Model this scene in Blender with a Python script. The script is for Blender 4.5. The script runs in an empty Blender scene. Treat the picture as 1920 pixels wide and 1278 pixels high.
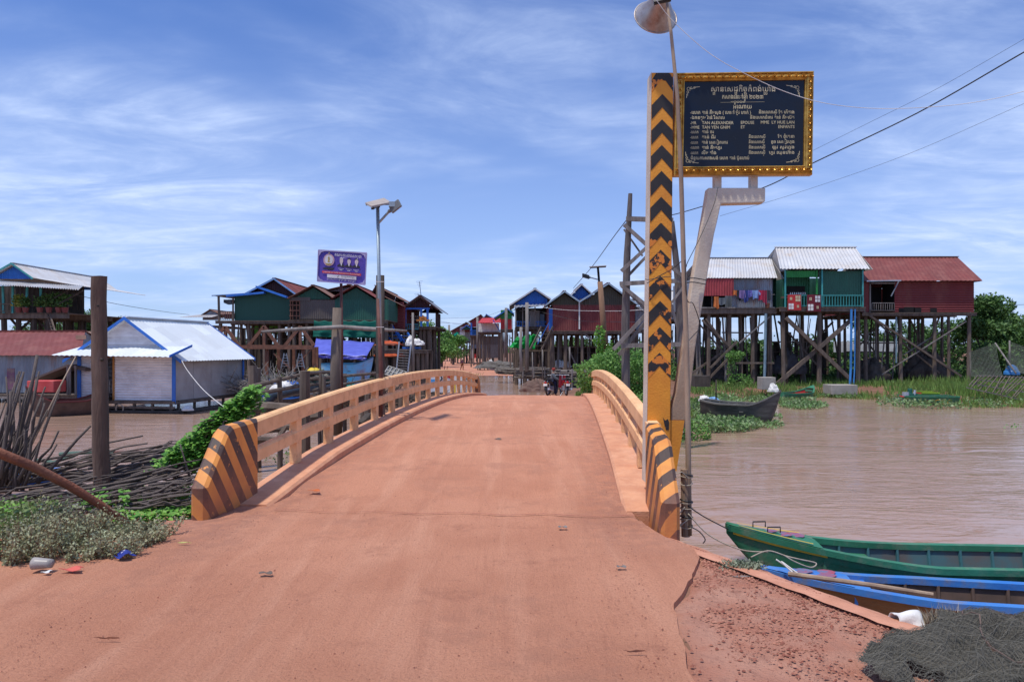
import bpy, math, random
from mathutils import Vector, Matrix, noise
random.seed(7)
R = math.radians
SC = bpy.context.scene
COL = SC.collection
# ---------------------------------------------------------------- camera
F = 1387.0; HZ = 652.0; EYE = 1.75
cam = bpy.data.cameras.new("camera"); camo = bpy.data.objects.new("camera", cam); COL.objects.link(camo)
camo.location = (0, 0, EYE); camo.rotation_euler = (R(90), 0, 0)
cam.sensor_width = 36; cam.lens = 36 * F / 1920; cam.shift_y = (HZ - 639) / 1920
cam.clip_start = 0.1; cam.clip_end = 3000
SC.camera = camo
# ---------------------------------------------------------------- light
SUN_EL, SUN_AZ = 71, -130      # azimuth clockwise from +Y (view direction)
SC.view_settings.view_transform = 'Standard'; SC.view_settings.look = 'None'
SC.view_settings.exposure = 0.18; SC.view_settings.gamma = 1
W = bpy.data.worlds.new("World"); SC.world = W; W.use_nodes = True
def nodes_of(nt):
    nt.nodes.clear()
    def N(t, **k):
        n = nt.nodes.new(t)
        for a, b in k.items():
            if a.startswith('i_'):
                key = a[2:]; key = int(key) if key.isdigit() else key.replace('_', ' ')
                n.inputs[key].default_value = b
            else: setattr(n, a, b)
        return n
    return N, (lambda a, b: nt.links.new(a, b))
N, Lk = nodes_of(W.node_tree)
sky = N('ShaderNodeTexSky', sky_type='NISHITA', sun_disc=False, sun_elevation=R(SUN_EL), sun_rotation=R(SUN_AZ), altitude=0, air_density=1.0, dust_density=0.6, ozone_density=3.0)
tc = N('ShaderNodeTexCoord'); sep = N('ShaderNodeSeparateXYZ'); Lk(tc.outputs['Generated'], sep.inputs[0])
zz = N('ShaderNodeMath', operation='MAXIMUM', i_1=0.0); Lk(sep.outputs[2], zz.inputs[0])
za = N('ShaderNodeMath', operation='ADD', i_1=0.10); Lk(zz.outputs[0], za.inputs[0])
dx = N('ShaderNodeMath', operation='DIVIDE'); Lk(sep.outputs[0], dx.inputs[0]); Lk(za.outputs[0], dx.inputs[1])
dy = N('ShaderNodeMath', operation='DIVIDE'); Lk(sep.outputs[1], dy.inputs[0]); Lk(za.outputs[0], dy.inputs[1])
cb = N('ShaderNodeCombineXYZ'); Lk(dx.outputs[0], cb.inputs[0]); Lk(dy.outputs[0], cb.inputs[1])
def skynoise(scale, rot, loc, detail, rough, dist, lo, hi):
    mp = N('ShaderNodeMapping'); mp.inputs['Scale'].default_value = scale; mp.inputs['Rotation'].default_value = (0, 0, R(rot)); mp.inputs['Location'].default_value = loc
    Lk(cb.outputs[0], mp.inputs[0])
    n = N('ShaderNodeTexNoise'); n.inputs['Scale'].default_value = 1; n.inputs['Detail'].default_value = detail
    n.inputs['Roughness'].default_value = rough; n.inputs['Distortion'].default_value = dist; Lk(mp.outputs[0], n.inputs['Vector'])
    r = N('ShaderNodeMapRange', interpolation_type='SMOOTHSTEP'); r.inputs[1].default_value = lo; r.inputs[2].default_value = hi
    Lk(n.outputs['Fac'], r.inputs[0]); return r
broad = skynoise((0.55, 0.55, 1), 20, (3.1, 1.7, 0), 4, 0.55, 0.3, 0.33, 0.60)
wisp = skynoise((1.1, 2.0, 1), -28, (5.2, 0.4, 0), 10, 0.62, 1.1, 0.28, 0.80)
fine = skynoise((7.0, 10.0, 1), -28, (1.2, 2.4, 0), 6, 0.6, 0.4, 0.25, 0.8)
m1 = N('ShaderNodeMath', operation='MULTIPLY'); Lk(broad.outputs[0], m1.inputs[0]); Lk(wisp.outputs[0], m1.inputs[1])
f1 = N('ShaderNodeMath', operation='MULTIPLY_ADD', i_1=0.55, i_2=0.60); Lk(fine.outputs[0], f1.inputs[0])
m2 = N('ShaderNodeMath', operation='MULTIPLY'); Lk(m1.outputs[0], m2.inputs[0]); Lk(f1.outputs[0], m2.inputs[1])
# thin veil growing toward the horizon
veil = N('ShaderNodeMapRange', interpolation_type='SMOOTHSTEP'); veil.inputs[1].default_value = 0.48; veil.inputs[2].default_value = 0.0
veil.inputs[3].default_value = 0.02; veil.inputs[4].default_value = 0.46; Lk(sep.outputs[2], veil.inputs[0])
vb = N('ShaderNodeMath', operation='MULTIPLY_ADD', i_1=0.10); Lk(broad.outputs[0], vb.inputs[0]); Lk(veil.outputs[0], vb.inputs[2])
mx = N('ShaderNodeMath', operation='MULTIPLY_ADD', i_1=0.72, use_clamp=True); Lk(m2.outputs[0], mx.inputs[0]); Lk(vb.outputs[0], mx.inputs[2])
tint = N('ShaderNodeMix', data_type='RGBA', blend_type='MULTIPLY'); tint.inputs['Factor'].default_value = 1
tint.inputs['B'].default_value = (0.52, 0.79, 1.32, 1); Lk(sky.outputs[0], tint.inputs['A'])
mix = N('ShaderNodeMix', data_type='RGBA'); Lk(mx.outputs[0], mix.inputs['Factor']); Lk(tint.outputs['Result'], mix.inputs['A'])
mix.inputs['B'].default_value = (5.8, 7.1, 10.0, 1)
bg = N('ShaderNodeBackground', i_Strength=0.10); Lk(mix.outputs['Result'], bg.inputs[0])
wo = N('ShaderNodeOutputWorld'); Lk(bg.outputs[0], wo.inputs[0])
sl = bpy.data.lights.new("sun", 'SUN'); sl.energy = 3.4; sl.angle = R(2.5); sl.color = (1, 0.94, 0.83)
so = bpy.data.objects.new("sun", sl); COL.objects.link(so)
sd = Vector((math.sin(R(SUN_AZ)) * math.cos(R(SUN_EL)), math.cos(R(SUN_AZ)) * math.cos(R(SUN_EL)), math.sin(R(SUN_EL))))
so.rotation_euler = sd.to_track_quat('Z', 'Y').to_euler(); so.location = (-20, -20, 60)

# ---------------------------------------------------------------- helpers
PSI = math.atan(100 / F)                                # heading of the bridge
BX, BY = Vector((math.cos(PSI), -math.sin(PSI), 0)), Vector((math.sin(PSI), math.cos(PSI), 0))
def P(u, v, d): return Vector(((u - 960) / F * d, d, EYE - (v - HZ) / F * d))
def PX(u, d, z): return Vector(((u - 960) / F * d, d, z))
def BR(s, t, z): return BX * s + BY * t + Vector((0, 0, z))
ZW = -1.10                                              # water level
U = random.uniform
class MB:
    def __init__(s): s.v = []; s.f = []
    def face(s, pts):
        i = len(s.v); s.v += [tuple(p) for p in pts]; s.f.append(tuple(range(i, i + len(pts))))
    def box(s, c, size, M=None):
        x, y, z = [a / 2 for a in size]; c = Vector(c)
        q = [Vector((a * x, b * y, e * z)) for a in (-1, 1) for b in (-1, 1) for e in (-1, 1)]
        if M is not None: q = [M @ k for k in q]
        i = len(s.v); s.v += [tuple(c + k) for k in q]
        s.f += [tuple(i + j for j in f) for f in ((0, 1, 3, 2), (4, 6, 7, 5), (0, 4, 5, 1), (2, 3, 7, 6), (0, 2, 6, 4), (1, 5, 7, 3))]
    def bar(s, p, q, w, h=None, up=(0, 0, 1)):
        p, q = Vector(p), Vector(q); h = h or w; d = (q - p)
        if d.length < 1e-6: return
        d.normalize(); upv = Vector(up)
        if abs(d.dot(upv)) > .99: upv = Vector((0, 1, 0))
        a = d.cross(upv).normalized() * w / 2; b = a.cross(d).normalized() * h / 2
        i = len(s.v)
        for e in (p, q): s.v += [tuple(e - a - b), tuple(e + a - b), tuple(e + a + b), tuple(e - a + b)]
        s.f += [tuple(i + j for j in f) for f in ((3, 2, 1, 0), (4, 5, 6, 7), (0, 1, 5, 4), (1, 2, 6, 5), (2, 3, 7, 6), (3, 0, 4, 7))]
    def tube(s, pts, r, n=8, cap=True):
        pts = [Vector(p) for p in pts]; m = len(pts)
        rs = r if isinstance(r, (list, tuple)) else [r] * m
        if len(rs) != m: rs = [rs[0] + (rs[-1] - rs[0]) * k / (m - 1) for k in range(m)]
        base = len(s.v); ref = None
        for k in range(m):
            d = (pts[min(k + 1, m - 1)] - pts[max(k - 1, 0)]).normalized()
            if ref is None: ref = Vector((0, 0, 1)) if abs(d.z) < .9 else Vector((1, 0, 0))
            a = d.cross(ref).normalized(); b = a.cross(d).normalized(); ref = b
            for j in range(n):
                t = 2 * math.pi * j / n; s.v.append(tuple(pts[k] + (a * math.cos(t) + b * math.sin(t)) * rs[k]))
        for k in range(m - 1):
            for j in range(n):
                a0 = base + k * n + j; a1 = base + k * n + (j + 1) % n
                s.f.append((a0, a1, a1 + n, a0 + n))
        if cap:
            s.f.append(tuple(base + j for j in range(n - 1, -1, -1))); s.f.append(tuple(base + (m - 1) * n + j for j in range(n)))
    def prism(s, poly, ext):
        poly = [Vector(p) for p in poly]; ext = Vector(ext); n = len(poly); i = len(s.v)
        s.v += [tuple(p) for p in poly] + [tuple(p + ext) for p in poly]
        s.f.append(tuple(i + j for j in range(n - 1, -1, -1))); s.f.append(tuple(i + n + j for j in range(n)))
        for j in range(n): s.f.append((i + j, i + (j + 1) % n, i + n + (j + 1) % n, i + n + j))
    def grid(s, fn, nu, nv, thick=None):
        i = len(s.v)
        for b in range(nv + 1):
            for a in range(nu + 1): s.v.append(tuple(fn(a / nu, b / nv)))
        for b in range(nv):
            for a in range(nu):
                k = i + b * (nu + 1) + a; s.f.append((k, k + 1, k + nu + 2, k + nu + 1))
    def corr(s, a, b, c, d, pitch=.12, amp=.018, rows=1, sag=0.0):
        """corrugated sheet: a-b is the edge crossed by the ribs, d-c the opposite edge"""
        a, b, c, d = map(Vector, (a, b, c, d)); n = max(2, int((b - a).length / pitch)) * 4
        nr = (b - a).cross(d - a).normalized()
        def fn(x, y):
            p = (a.lerp(b, x)).lerp(d.lerp(c, x), y)
            return p + nr * (amp * math.sin(x * n / 4 * 2 * math.pi) - sag * math.sin(math.pi * y))
        s.grid(fn, n, rows)
    def leaf(s, c, size, up=0.3):
        d = Vector((U(-1, 1), U(-1, 1), U(-up, 1))).normalized(); e = d.cross(Vector((U(-1, 1), U(-1, 1), U(-1, 1)))).normalized()
        c = Vector(c); l = size; w = size * .33; i = len(s.v)
        s.v += [tuple(c), tuple(c + d * l * .5 + e * w), tuple(c + d * l), tuple(c + d * l * .5 - e * w)]
        s.f.append((i, i + 1, i + 2, i + 3))
    def build(s, name, m, parent=None, smooth=False, solid=0, bevel=0, origin=None):
        me = bpy.data.meshes.new(name)
        o = Vector(origin) if origin is not None else (Vector(parent['_o']) if parent is not None else Vector((0, 0, 0)))
        me.from_pydata([(v[0] - o[0], v[1] - o[1], v[2] - o[2]) for v in s.v], [], s.f); me.update()
        if isinstance(m, (list, tuple)):
            for k in m: me.materials.append(k)
        else: me.materials.append(m)
        ob = bpy.data.objects.new(name, me); COL.objects.link(ob)
        if smooth:
            for p in me.polygons: p.use_smooth = True
        if parent is not None:
            ob.parent = parent
            if origin is not None: ob.location = o - Vector(parent['_o'])
        else: ob.location = o
        ob['_o'] = tuple(o)
        if solid:
            md = ob.modifiers.new('solid', 'SOLIDIFY'); md.thickness = solid; md.offset = 0
        if bevel:
            md = ob.modifiers.new('bevel', 'BEVEL'); md.width = bevel; md.segments = 2; md.limit_method = 'ANGLE'
        return ob
def tag(o, label, cat, group=None, kind=None):
    if label: o['label'] = label
    if cat: o['category'] = cat
    if group: o['group'] = group
    if kind: o['kind'] = kind
    return o
def thing(name, label, cat, loc, group=None):
    o = bpy.data.objects.new(name, None); COL.objects.link(o); o.empty_display_size = .2
    o.location = loc; o['_o'] = tuple(loc); return tag(o, label, cat, group)
def copy_thing(root, loc, rz=0, label=None):
    r = root.copy(); COL.objects.link(r); r.location = loc; r.rotation_euler = (0, 0, rz)
    if label: r['label'] = label
    for ch in list(root.children):
        c = ch.copy(); COL.objects.link(c); c.parent = r
        for g in ch.children:
            e = g.copy(); COL.objects.link(e); e.parent = c
    return r

# ---------------------------------------------------------------- materials
MAT = {}
def mat(name, col, rough=.7, col2=None, nscale=3, nstretch=(1, 1, 1), metal=0, bump=0, bscale=40, dirt=None, dscale=1.2, damt=.5, rand=None, spec=.4, trans=0, detail=6, sheet=None):
    if name in MAT: return MAT[name]
    m = bpy.data.materials.new(name); m.use_nodes = True; MAT[name] = m
    N, L = nodes_of(m.node_tree)
    out = N('ShaderNodeOutputMaterial'); b = N('ShaderNodeBsdfPrincipled'); L(b.outputs[0], out.inputs[0])
    b.inputs['Roughness'].default_value = rough; b.inputs['Metallic'].default_value = metal; b.inputs['Specular IOR Level'].default_value = spec
    geo = N('ShaderNodeNewGeometry'); mp = N('ShaderNodeMapping'); mp.inputs['Scale'].default_value = nstretch; L(geo.outputs['Position'], mp.inputs[0])
    def noise_(sc, det=detail, r_=.6):
        n = N('ShaderNodeTexNoise'); n.inputs['Scale'].default_value = sc; n.inputs['Detail'].default_value = det; n.inputs['Roughness'].default_value = r_
        L(mp.outputs[0], n.inputs['Vector']); return n.outputs['Fac']
    def ramp(src, lo, hi):
        r = N('ShaderNodeMapRange', interpolation_type='SMOOTHSTEP'); r.inputs[1].default_value = lo; r.inputs[2].default_value = hi; L(src, r.inputs[0]); return r.outputs[0]
    c4 = lambda c: (c[0], c[1], c[2], 1)
    cur = N('ShaderNodeRGB'); cur.outputs[0].default_value = c4(col); cur = cur.outputs[0]
    def blend(cur, other, fac):
        x = N('ShaderNodeMix', data_type='RGBA'); L(fac, x.inputs['Factor']); L(cur, x.inputs['A']); x.inputs['B'].default_value = c4(other); return x.outputs['Result']
    c2 = col2 or tuple(a * .72 for a in col)
    cur = blend(cur, c2, ramp(noise_(nscale), .3, .7))
    if rand: cur = blend(cur, rand, geo.outputs['Random Per Island'])
    if sheet:
        sn = N('ShaderNodeVectorMath', operation='SNAP'); sn.inputs[1].default_value = sheet; L(geo.outputs['Position'], sn.inputs[0])
        wn = N('ShaderNodeTexWhiteNoise'); L(sn.outputs[0], wn.inputs['Vector'])
        sm = N('ShaderNodeMath', operation='MULTIPLY', i_1=.5); L(wn.outputs['Value'], sm.inputs[0]); cur = blend(cur, tuple(a * .62 + .012 for a in col), sm.outputs[0])
    if dirt:
        mm = N('ShaderNodeMath', operation='MULTIPLY', i_1=damt); L(ramp(noise_(dscale, 8, .7), .45, .72), mm.inputs[0]); cur = blend(cur, dirt, mm.outputs[0])
    L(cur, b.inputs['Base Color'])
    rr = N('ShaderNodeMapRange'); rr.inputs[3].default_value = max(.05, rough - .12); rr.inputs[4].default_value = min(1, rough + .15); L(noise_(nscale * 2.3), rr.inputs[0]); L(rr.outputs[0], b.inputs['Roughness'])
    if bump:
        n = N('ShaderNodeTexNoise'); n.inputs['Scale'].default_value = bscale; n.inputs['Detail'].default_value = 5; L(mp.outputs[0], n.inputs['Vector'])
        bp = N('ShaderNodeBump'); bp.inputs['Strength'].default_value = bump; bp.inputs['Distance'].default_value = .02; L(n.outputs['Fac'], bp.inputs['Height']); L(bp.outputs[0], b.inputs['Normal'])
    if trans:
        t = N('ShaderNodeBsdfTranslucent'); L(cur, t.inputs[0]); ms = N('ShaderNodeMixShader', i_0=trans); L(b.outputs[0], ms.inputs[1]); L(t.outputs[0], ms.inputs[2]); L(ms.outputs[0], out.inputs[0])
    return m
wood = mat('weathered_wood', (.165, .122, .095), .85, (.085, .064, .052), 6, (1, 1, .18), bump=.5, bscale=30, dirt=(.24, .2, .17), damt=.5)
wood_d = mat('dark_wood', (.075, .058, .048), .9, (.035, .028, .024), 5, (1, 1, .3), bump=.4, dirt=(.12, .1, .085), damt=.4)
wood_g = mat('grey_wood', (.26, .235, .22), .85, (.13, .115, .105), 8, (1, 1, .15), bump=.5, dirt=(.38, .35, .33), damt=.4)
stickm = mat('bark_sticks', (.085, .065, .057), .9, (.05, .038, .034), 9, rand=(.16, .13, .12), bump=.8, bscale=60)
stickr = mat('reddish_pole_bark', (.24, .085, .045), .8, (.12, .045, .03), 5, (1, 1, 1), bump=.6, bscale=35, dirt=(.3, .16, .1), damt=.4)
bamboo = mat('bamboo', (.40, .29, .20), .55, (.26, .18, .13), 6, (1, 1, .2), bump=.3, dirt=(.18, .13, .1), damt=.5)
redwood = mat('fresh_red_timber', (.24, .105, .065), .75, (.15, .065, .042), 5, bump=.3)
concr = mat('painted_concrete', (.86, .52, .27), .8, (.74, .42, .20), 2.2, bump=.35, bscale=45, dirt=(.46, .22, .11), dscale=4.5, damt=.65)
curbm = mat('dusty_curb', (.64, .32, .185), .9, (.52, .235, .135), 3, bump=.4, bscale=50, dirt=(.76, .45, .29), dscale=5, damt=.4)
white_c = mat('whitewashed_concrete', (.64, .57, .47), .8, (.56, .47, .38), 2.4, bump=.25, bscale=40, dirt=(.34, .25, .17), dscale=1.6, damt=.5)
ylw = mat('orange_paint', (.80, .335, .035), .6, (.70, .27, .03), 3, bump=.2, bscale=40, dirt=(.52, .17, .035), dscale=2.2, damt=.5)
gold = mat('gilt_frame', (.72, .42, .09), .34, (.45, .22, .04), 12, metal=.75, dirt=(.2, .1, .03), dscale=18, damt=.5)
gold_p = mat('gold_lettering', (.72, .62, .38), .5, metal=.1)
granite = mat('dark_granite', (.010, .018, .036), .22, (.015, .018, .026), 3, spec=.22)
zinc = mat('galvanised_sheet', (.50, .54, .60), .42, (.38, .42, .48), 1.4, metal=.35, dirt=(.30, .27, .25), dscale=1.1, damt=.45, sheet=(.9, 9, 9))
zinc_v = mat('weathered_zinc', (.30, .34, .40), .5, (.17, .20, .25), 1.8, (1, 1, .3), metal=.25, dirt=(.24, .13, .09), dscale=1.6, damt=.75, sheet=(.85, 9, 1.9))
zroof = mat('bright_zinc_roof', (.80, .84, .86), .4, (.74, .79, .82), .9, metal=.15, dirt=(.60, .62, .62), dscale=1.3, damt=.5, sheet=(.9, .9, 9))
zwhite = mat('white_zinc_roof', (.66, .66, .67), .5, (.56, .56, .57), 1.1, metal=.1, dirt=(.48, .39, .30), dscale=.8, damt=.75, sheet=(.8, 9, 9))
zshade = mat('grey_and_shaded_wall', (.44, .42, .42), .7, (.36, .34, .34), 1.2, dirt=(.3, .26, .24), damt=.5, sheet=(1.2, 1.2, 1.1))  # grey sheets, and the shaded side of the floating house painted grey
blue = mat('blue_paint', (.03, .17, .62), .5, (.02, .13, .5), 3, dirt=(.12, .2, .4), damt=.3)
bluew = mat('blue_corrugated', (.02, .13, .46), .55, (.015, .10, .38), 3)
turq = mat('turquoise_paint', (.06, .34, .33), .6, (.04, .25, .26), 3)
maroon = mat('maroon_sheet', (.20, .032, .034), .62, (.155, .026, .028), 1.3, (1, 1, .4), dirt=(.25, .09, .07), dscale=.9, damt=.5, sheet=(.9, 9, 9))
redroof = mat('rusty_red_roof', (.205, .048, .043), .7, (.16, .038, .034), .9, dirt=(.28, .11, .09), dscale=1.1, damt=.6, sheet=(.85, 1.8, 9))
brownroof = mat('brown_roof', (.24, .125, .095), .75, (.16, .08, .065), 1.2, dirt=(.34, .24, .2), damt=.6, sheet=(.8, .8, 9))
greenw = mat('dark_green_sheet', (.024, .12, .080), .6, (.018, .09, .062), 1.2, (1, 1, .4), dirt=(.035, .12, .09), damt=.45, sheet=(.9, 9, 9))
greywall = mat('grey_brown_sheet', (.125, .10, .088), .7, (.09, .075, .068), 1.2, (1, 1, .4), dirt=(.15, .11, .09), damt=.55, sheet=(.9, 9, 1.3))
olive = mat('olive_sheet', (.07, .065, .045), .7, (.055, .05, .038), 1.2)
green2 = mat('bright_green_paint', (.02, .24, .05), .6, (.015, .18, .04), 2)
redp = mat('bright_red_paint', (.50, .03, .03), .6, (.4, .025, .025), 2)
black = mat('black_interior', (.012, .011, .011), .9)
netg = mat('green_shade_net', (.0, .15, .105), .75, (.0, .10, .075), 2, bump=.3, bscale=8, trans=.25)
tarpg = mat('green_tarp', (.0, .42, .07), .5, (.0, .30, .05), 2, bump=.3, bscale=6, trans=.25)
tarpb = mat('blue_tarp', (.15, .18, .68), .35, (.11, .13, .55), 2, bump=.5, bscale=7, trans=.1)
teal = mat('teal_tarp', (.0, .40, .26), .5, trans=.2)
steel = mat('galvanised_pole', (.34, .42, .47), .5, (.27, .34, .39), 4, metal=.5, dirt=(.3, .22, .18), damt=.3)
rustst = mat('rusty_steel', (.14, .05, .04), .7, (.09, .035, .03), 4)
alu = mat('aluminium_horn', (.50, .46, .43), .38, (.36, .31, .28), 5, metal=.7, dirt=(.22, .10, .06), dscale=4, damt=.85)
plastic_b = mat('black_plastic', (.02, .02, .022), .45)
whitep = mat('white_paint', (.78, .78, .76), .6)
redpl = mat('red_plastic', (.55, .015, .02), .35)
pipe_b = mat('blue_pvc', (.05, .24, .6), .4); pipe_g = mat('grey_pvc', (.22, .33, .40), .5)
wire = mat('cable', (.03, .03, .035), .6); rope = mat('rope', (.42, .36, .30), .9, (.3, .25, .2), 30)
white_rope = mat('white_rope', (.72, .70, .68), .8)
leaf_vine = mat('vine_leaf', (.075, .27, .03), .55, (.045, .18, .02), 4, rand=(.22, .44, .07), trans=.25)
leaf_tree = mat('tree_leaf', (.042, .115, .024), .6, (.028, .075, .016), .8, rand=(.11, .21, .05), trans=.2)
leaf_bush = mat('bush_leaf', (.08, .23, .04), .6, (.05, .15, .025), 1.5, rand=(.22, .40, .10), trans=.25)
leaf_weed = mat('weed_leaf', (.20, .22, .11), .7, (.27, .17, .09), 5, rand=(.42, .46, .29), trans=.2)
leaf_grass = mat('bank_grass', (.09, .22, .03), .65, (.15, .19, .05), 1.5, rand=(.22, .36, .09), trans=.25)
leaf_float = mat('floating_leaf', (.09, .24, .04), .5, (.10, .20, .05), 3, rand=(.26, .33, .17), trans=.2)
bark = mat('tree_bark', (.11, .085, .07), .9, bump=.6)
concblk = mat('bare_concrete', (.38, .35, .31), .9, (.3, .27, .24), 3, bump=.4, dirt=(.25, .2, .16), damt=.4)
greyfab = mat('grey_cloth', (.12, .14, .16), .9); whitefab = mat('white_cloth', (.72, .71, .69), .85, (.6, .59, .58), 6, bump=.4, bscale=20)
skin = mat('skin', (.24, .125, .08), .6)

def stain(m, z0, z1, c):
    """brown rain-splash stain that fades upward between two heights of one pillar"""
    nt = m.node_tree; N = nt.nodes.new; L = nt.links.new; b = [n for n in nt.nodes if n.type == 'BSDF_PRINCIPLED'][0]; src = b.inputs['Base Color'].links[0].from_socket
    g = N('ShaderNodeNewGeometry'); s = N('ShaderNodeSeparateXYZ'); L(g.outputs['Position'], s.inputs[0]); n = N('ShaderNodeTexNoise'); n.inputs['Scale'].default_value = 4; n.inputs['Detail'].default_value = 8; L(g.outputs['Position'], n.inputs['Vector'])
    ad = N('ShaderNodeMath'); ad.operation = 'MULTIPLY_ADD'; ad.inputs[1].default_value = 1.6; L(n.outputs['Fac'], ad.inputs[0]); L(s.outputs[2], ad.inputs[2])
    r = N('ShaderNodeMapRange'); r.interpolation_type = 'SMOOTHSTEP'; r.inputs[1].default_value = z1 + .8; r.inputs[2].default_value = z0 + .8; r.inputs[4].default_value = .8; L(ad.outputs[0], r.inputs[0])
    x = N('ShaderNodeMix'); x.data_type = 'RGBA'; L(r.outputs[0], x.inputs['Factor']); L(src, x.inputs['A']); x.inputs['B'].default_value = (*c, 1); L(x.outputs['Result'], b.inputs['Base Color']); return m
def laterite():
    m = bpy.data.materials.new('laterite_dust'); m.use_nodes = True; MAT['laterite_dust'] = m
    N, L = nodes_of(m.node_tree); out = N('ShaderNodeOutputMaterial'); b = N('ShaderNodeBsdfPrincipled'); L(b.outputs[0], out.inputs[0])
    b.inputs['Roughness'].default_value = .9; b.inputs['Specular IOR Level'].default_value = .15
    g = N('ShaderNodeNewGeometry')
    def mp(sc, rz): 
        q = N('ShaderNodeMapping'); q.inputs['Scale'].default_value = sc; q.inputs['Rotation'].default_value = (0, 0, rz); L(g.outputs['Position'], q.inputs[0]); return q.outputs[0]
    def nz(vec, sc, det=6, r_=.6, dist=0):
        n = N('ShaderNodeTexNoise'); n.inputs['Scale'].default_value = sc; n.inputs['Detail'].default_value = det; n.inputs['Roughness'].default_value = r_; n.inputs['Distortion'].default_value = dist; L(vec, n.inputs['Vector']); return n.outputs['Fac']
    def rg(s_, a, c, lo=0, hi=1):
        r = N('ShaderNodeMapRange', interpolation_type='SMOOTHSTEP'); r.inputs[1].default_value = a; r.inputs[2].default_value = c; r.inputs[3].default_value = lo; r.inputs[4].default_value = hi; L(s_, r.inputs[0]); return r.outputs[0]
    def bl(cur, other, f):
        x = N('ShaderNodeMix', data_type='RGBA'); L(f, x.inputs['Factor'])
        if isinstance(cur, tuple): x.inputs['A'].default_value = cur + (1,)
        else: L(cur, x.inputs['A'])
        x.inputs['B'].default_value = other + (1,); return x.outputs['Result']
    iso = mp((1, 1, 1), 0); trk = mp((1, .10, 1), PSI)
    c = bl((.66, .305, .19), (.57, .25, .152), rg(nz(iso, .7), .35, .65))
    c = bl(c, (.74, .38, .25), rg(nz(trk, 2.6, 7, .6, .5), .46, .70, 0, .55))     # pale wheel-polished streaks
    c = bl(c, (.47, .195, .12), rg(nz(trk, 4.3, 7, .65, .4), .50, .74, 0, .5))
    c = bl(c, (.38, .16, .11), rg(nz(iso, 26, 4, .7), .60, .72, 0, .5))
    c = bl(c, (.36, .14, .085), rg(nz(iso, 70, 5, .8), .50, .62, 0, .5))
    c = bl(c, (.42, .18, .115), rg(nz(iso, 1.3, 8, .75), .54, .68, 0, .6))
    c = bl(c, (.47, .215, .14), rg(nz(iso, .38, 9, .72), .52, .60, 0, .6))
    c = bl(c, (.72, .40, .27), rg(nz(iso, 120, 3, .7), .56, .68, 0, .5))
    dt = N('ShaderNodeVectorMath', operation='DOT_PRODUCT'); dt.inputs[1].default_value = tuple(BX); L(g.outputs['Position'], dt.inputs[0])
    ab = N('ShaderNodeMath', operation='ADD', i_1=1.35); L(dt.outputs['Value'], ab.inputs[0]); a2 = N('ShaderNodeMath', operation='ABSOLUTE'); L(ab.outputs[0], a2.inputs[0])
    sy = N('ShaderNodeSeparateXYZ'); L(g.outputs['Position'], sy.inputs[0])
    e1 = N('ShaderNodeMath', operation='MULTIPLY'); L(rg(a2.outputs[0], 1.2, 2.0), e1.inputs[0]); L(rg(sy.outputs[1], 5.6, 7.4), e1.inputs[1])
    e2 = N('ShaderNodeMath', operation='MULTIPLY'); L(e1.outputs[0], e2.inputs[0]); L(rg(nz(iso, 5, 8, .75), .38, .6, .15, .85), e2.inputs[1])
    c = bl(c, (.42, .20, .14), e2.outputs[0])                                # loose brown grit swept against the curbs
    L(c, b.inputs['Base Color'])
    ad = N('ShaderNodeMath', operation='ADD'); L(nz(iso, 45, 7, .75), ad.inputs[0]); t2 = N('ShaderNodeMath', operation='MULTIPLY', i_1=1.2); L(nz(trk, 3.5, 8, .7, .5), t2.inputs[0]); L(t2.outputs[0], ad.inputs[1])
    bp = N('ShaderNodeBump', i_Strength=1.0); bp.inputs['Distance'].default_value = .03; L(ad.outputs[0], bp.inputs['Height']); L(bp.outputs[0], b.inputs['Normal'])
    return m
road_m = laterite()
gravel_m = mat('laterite_gravel', (.36, .155, .105), .95, (.46, .25, .18), 3.5, bump=1.0, bscale=55, dirt=(.20, .075, .055), dscale=7, damt=.6, spec=.15)
soil_m = mat('bank_soil', (.27, .135, .09), .95, (.15, .085, .055), 1.2, bump=.8, bscale=14, dirt=(.14, .085, .06), dscale=.7, damt=.6, spec=.15)
pebble_m = mat('laterite_pebble', (.26, .085, .055), .85, (.18, .06, .045), 20, rand=(.46, .22, .15), spec=.25)

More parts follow.
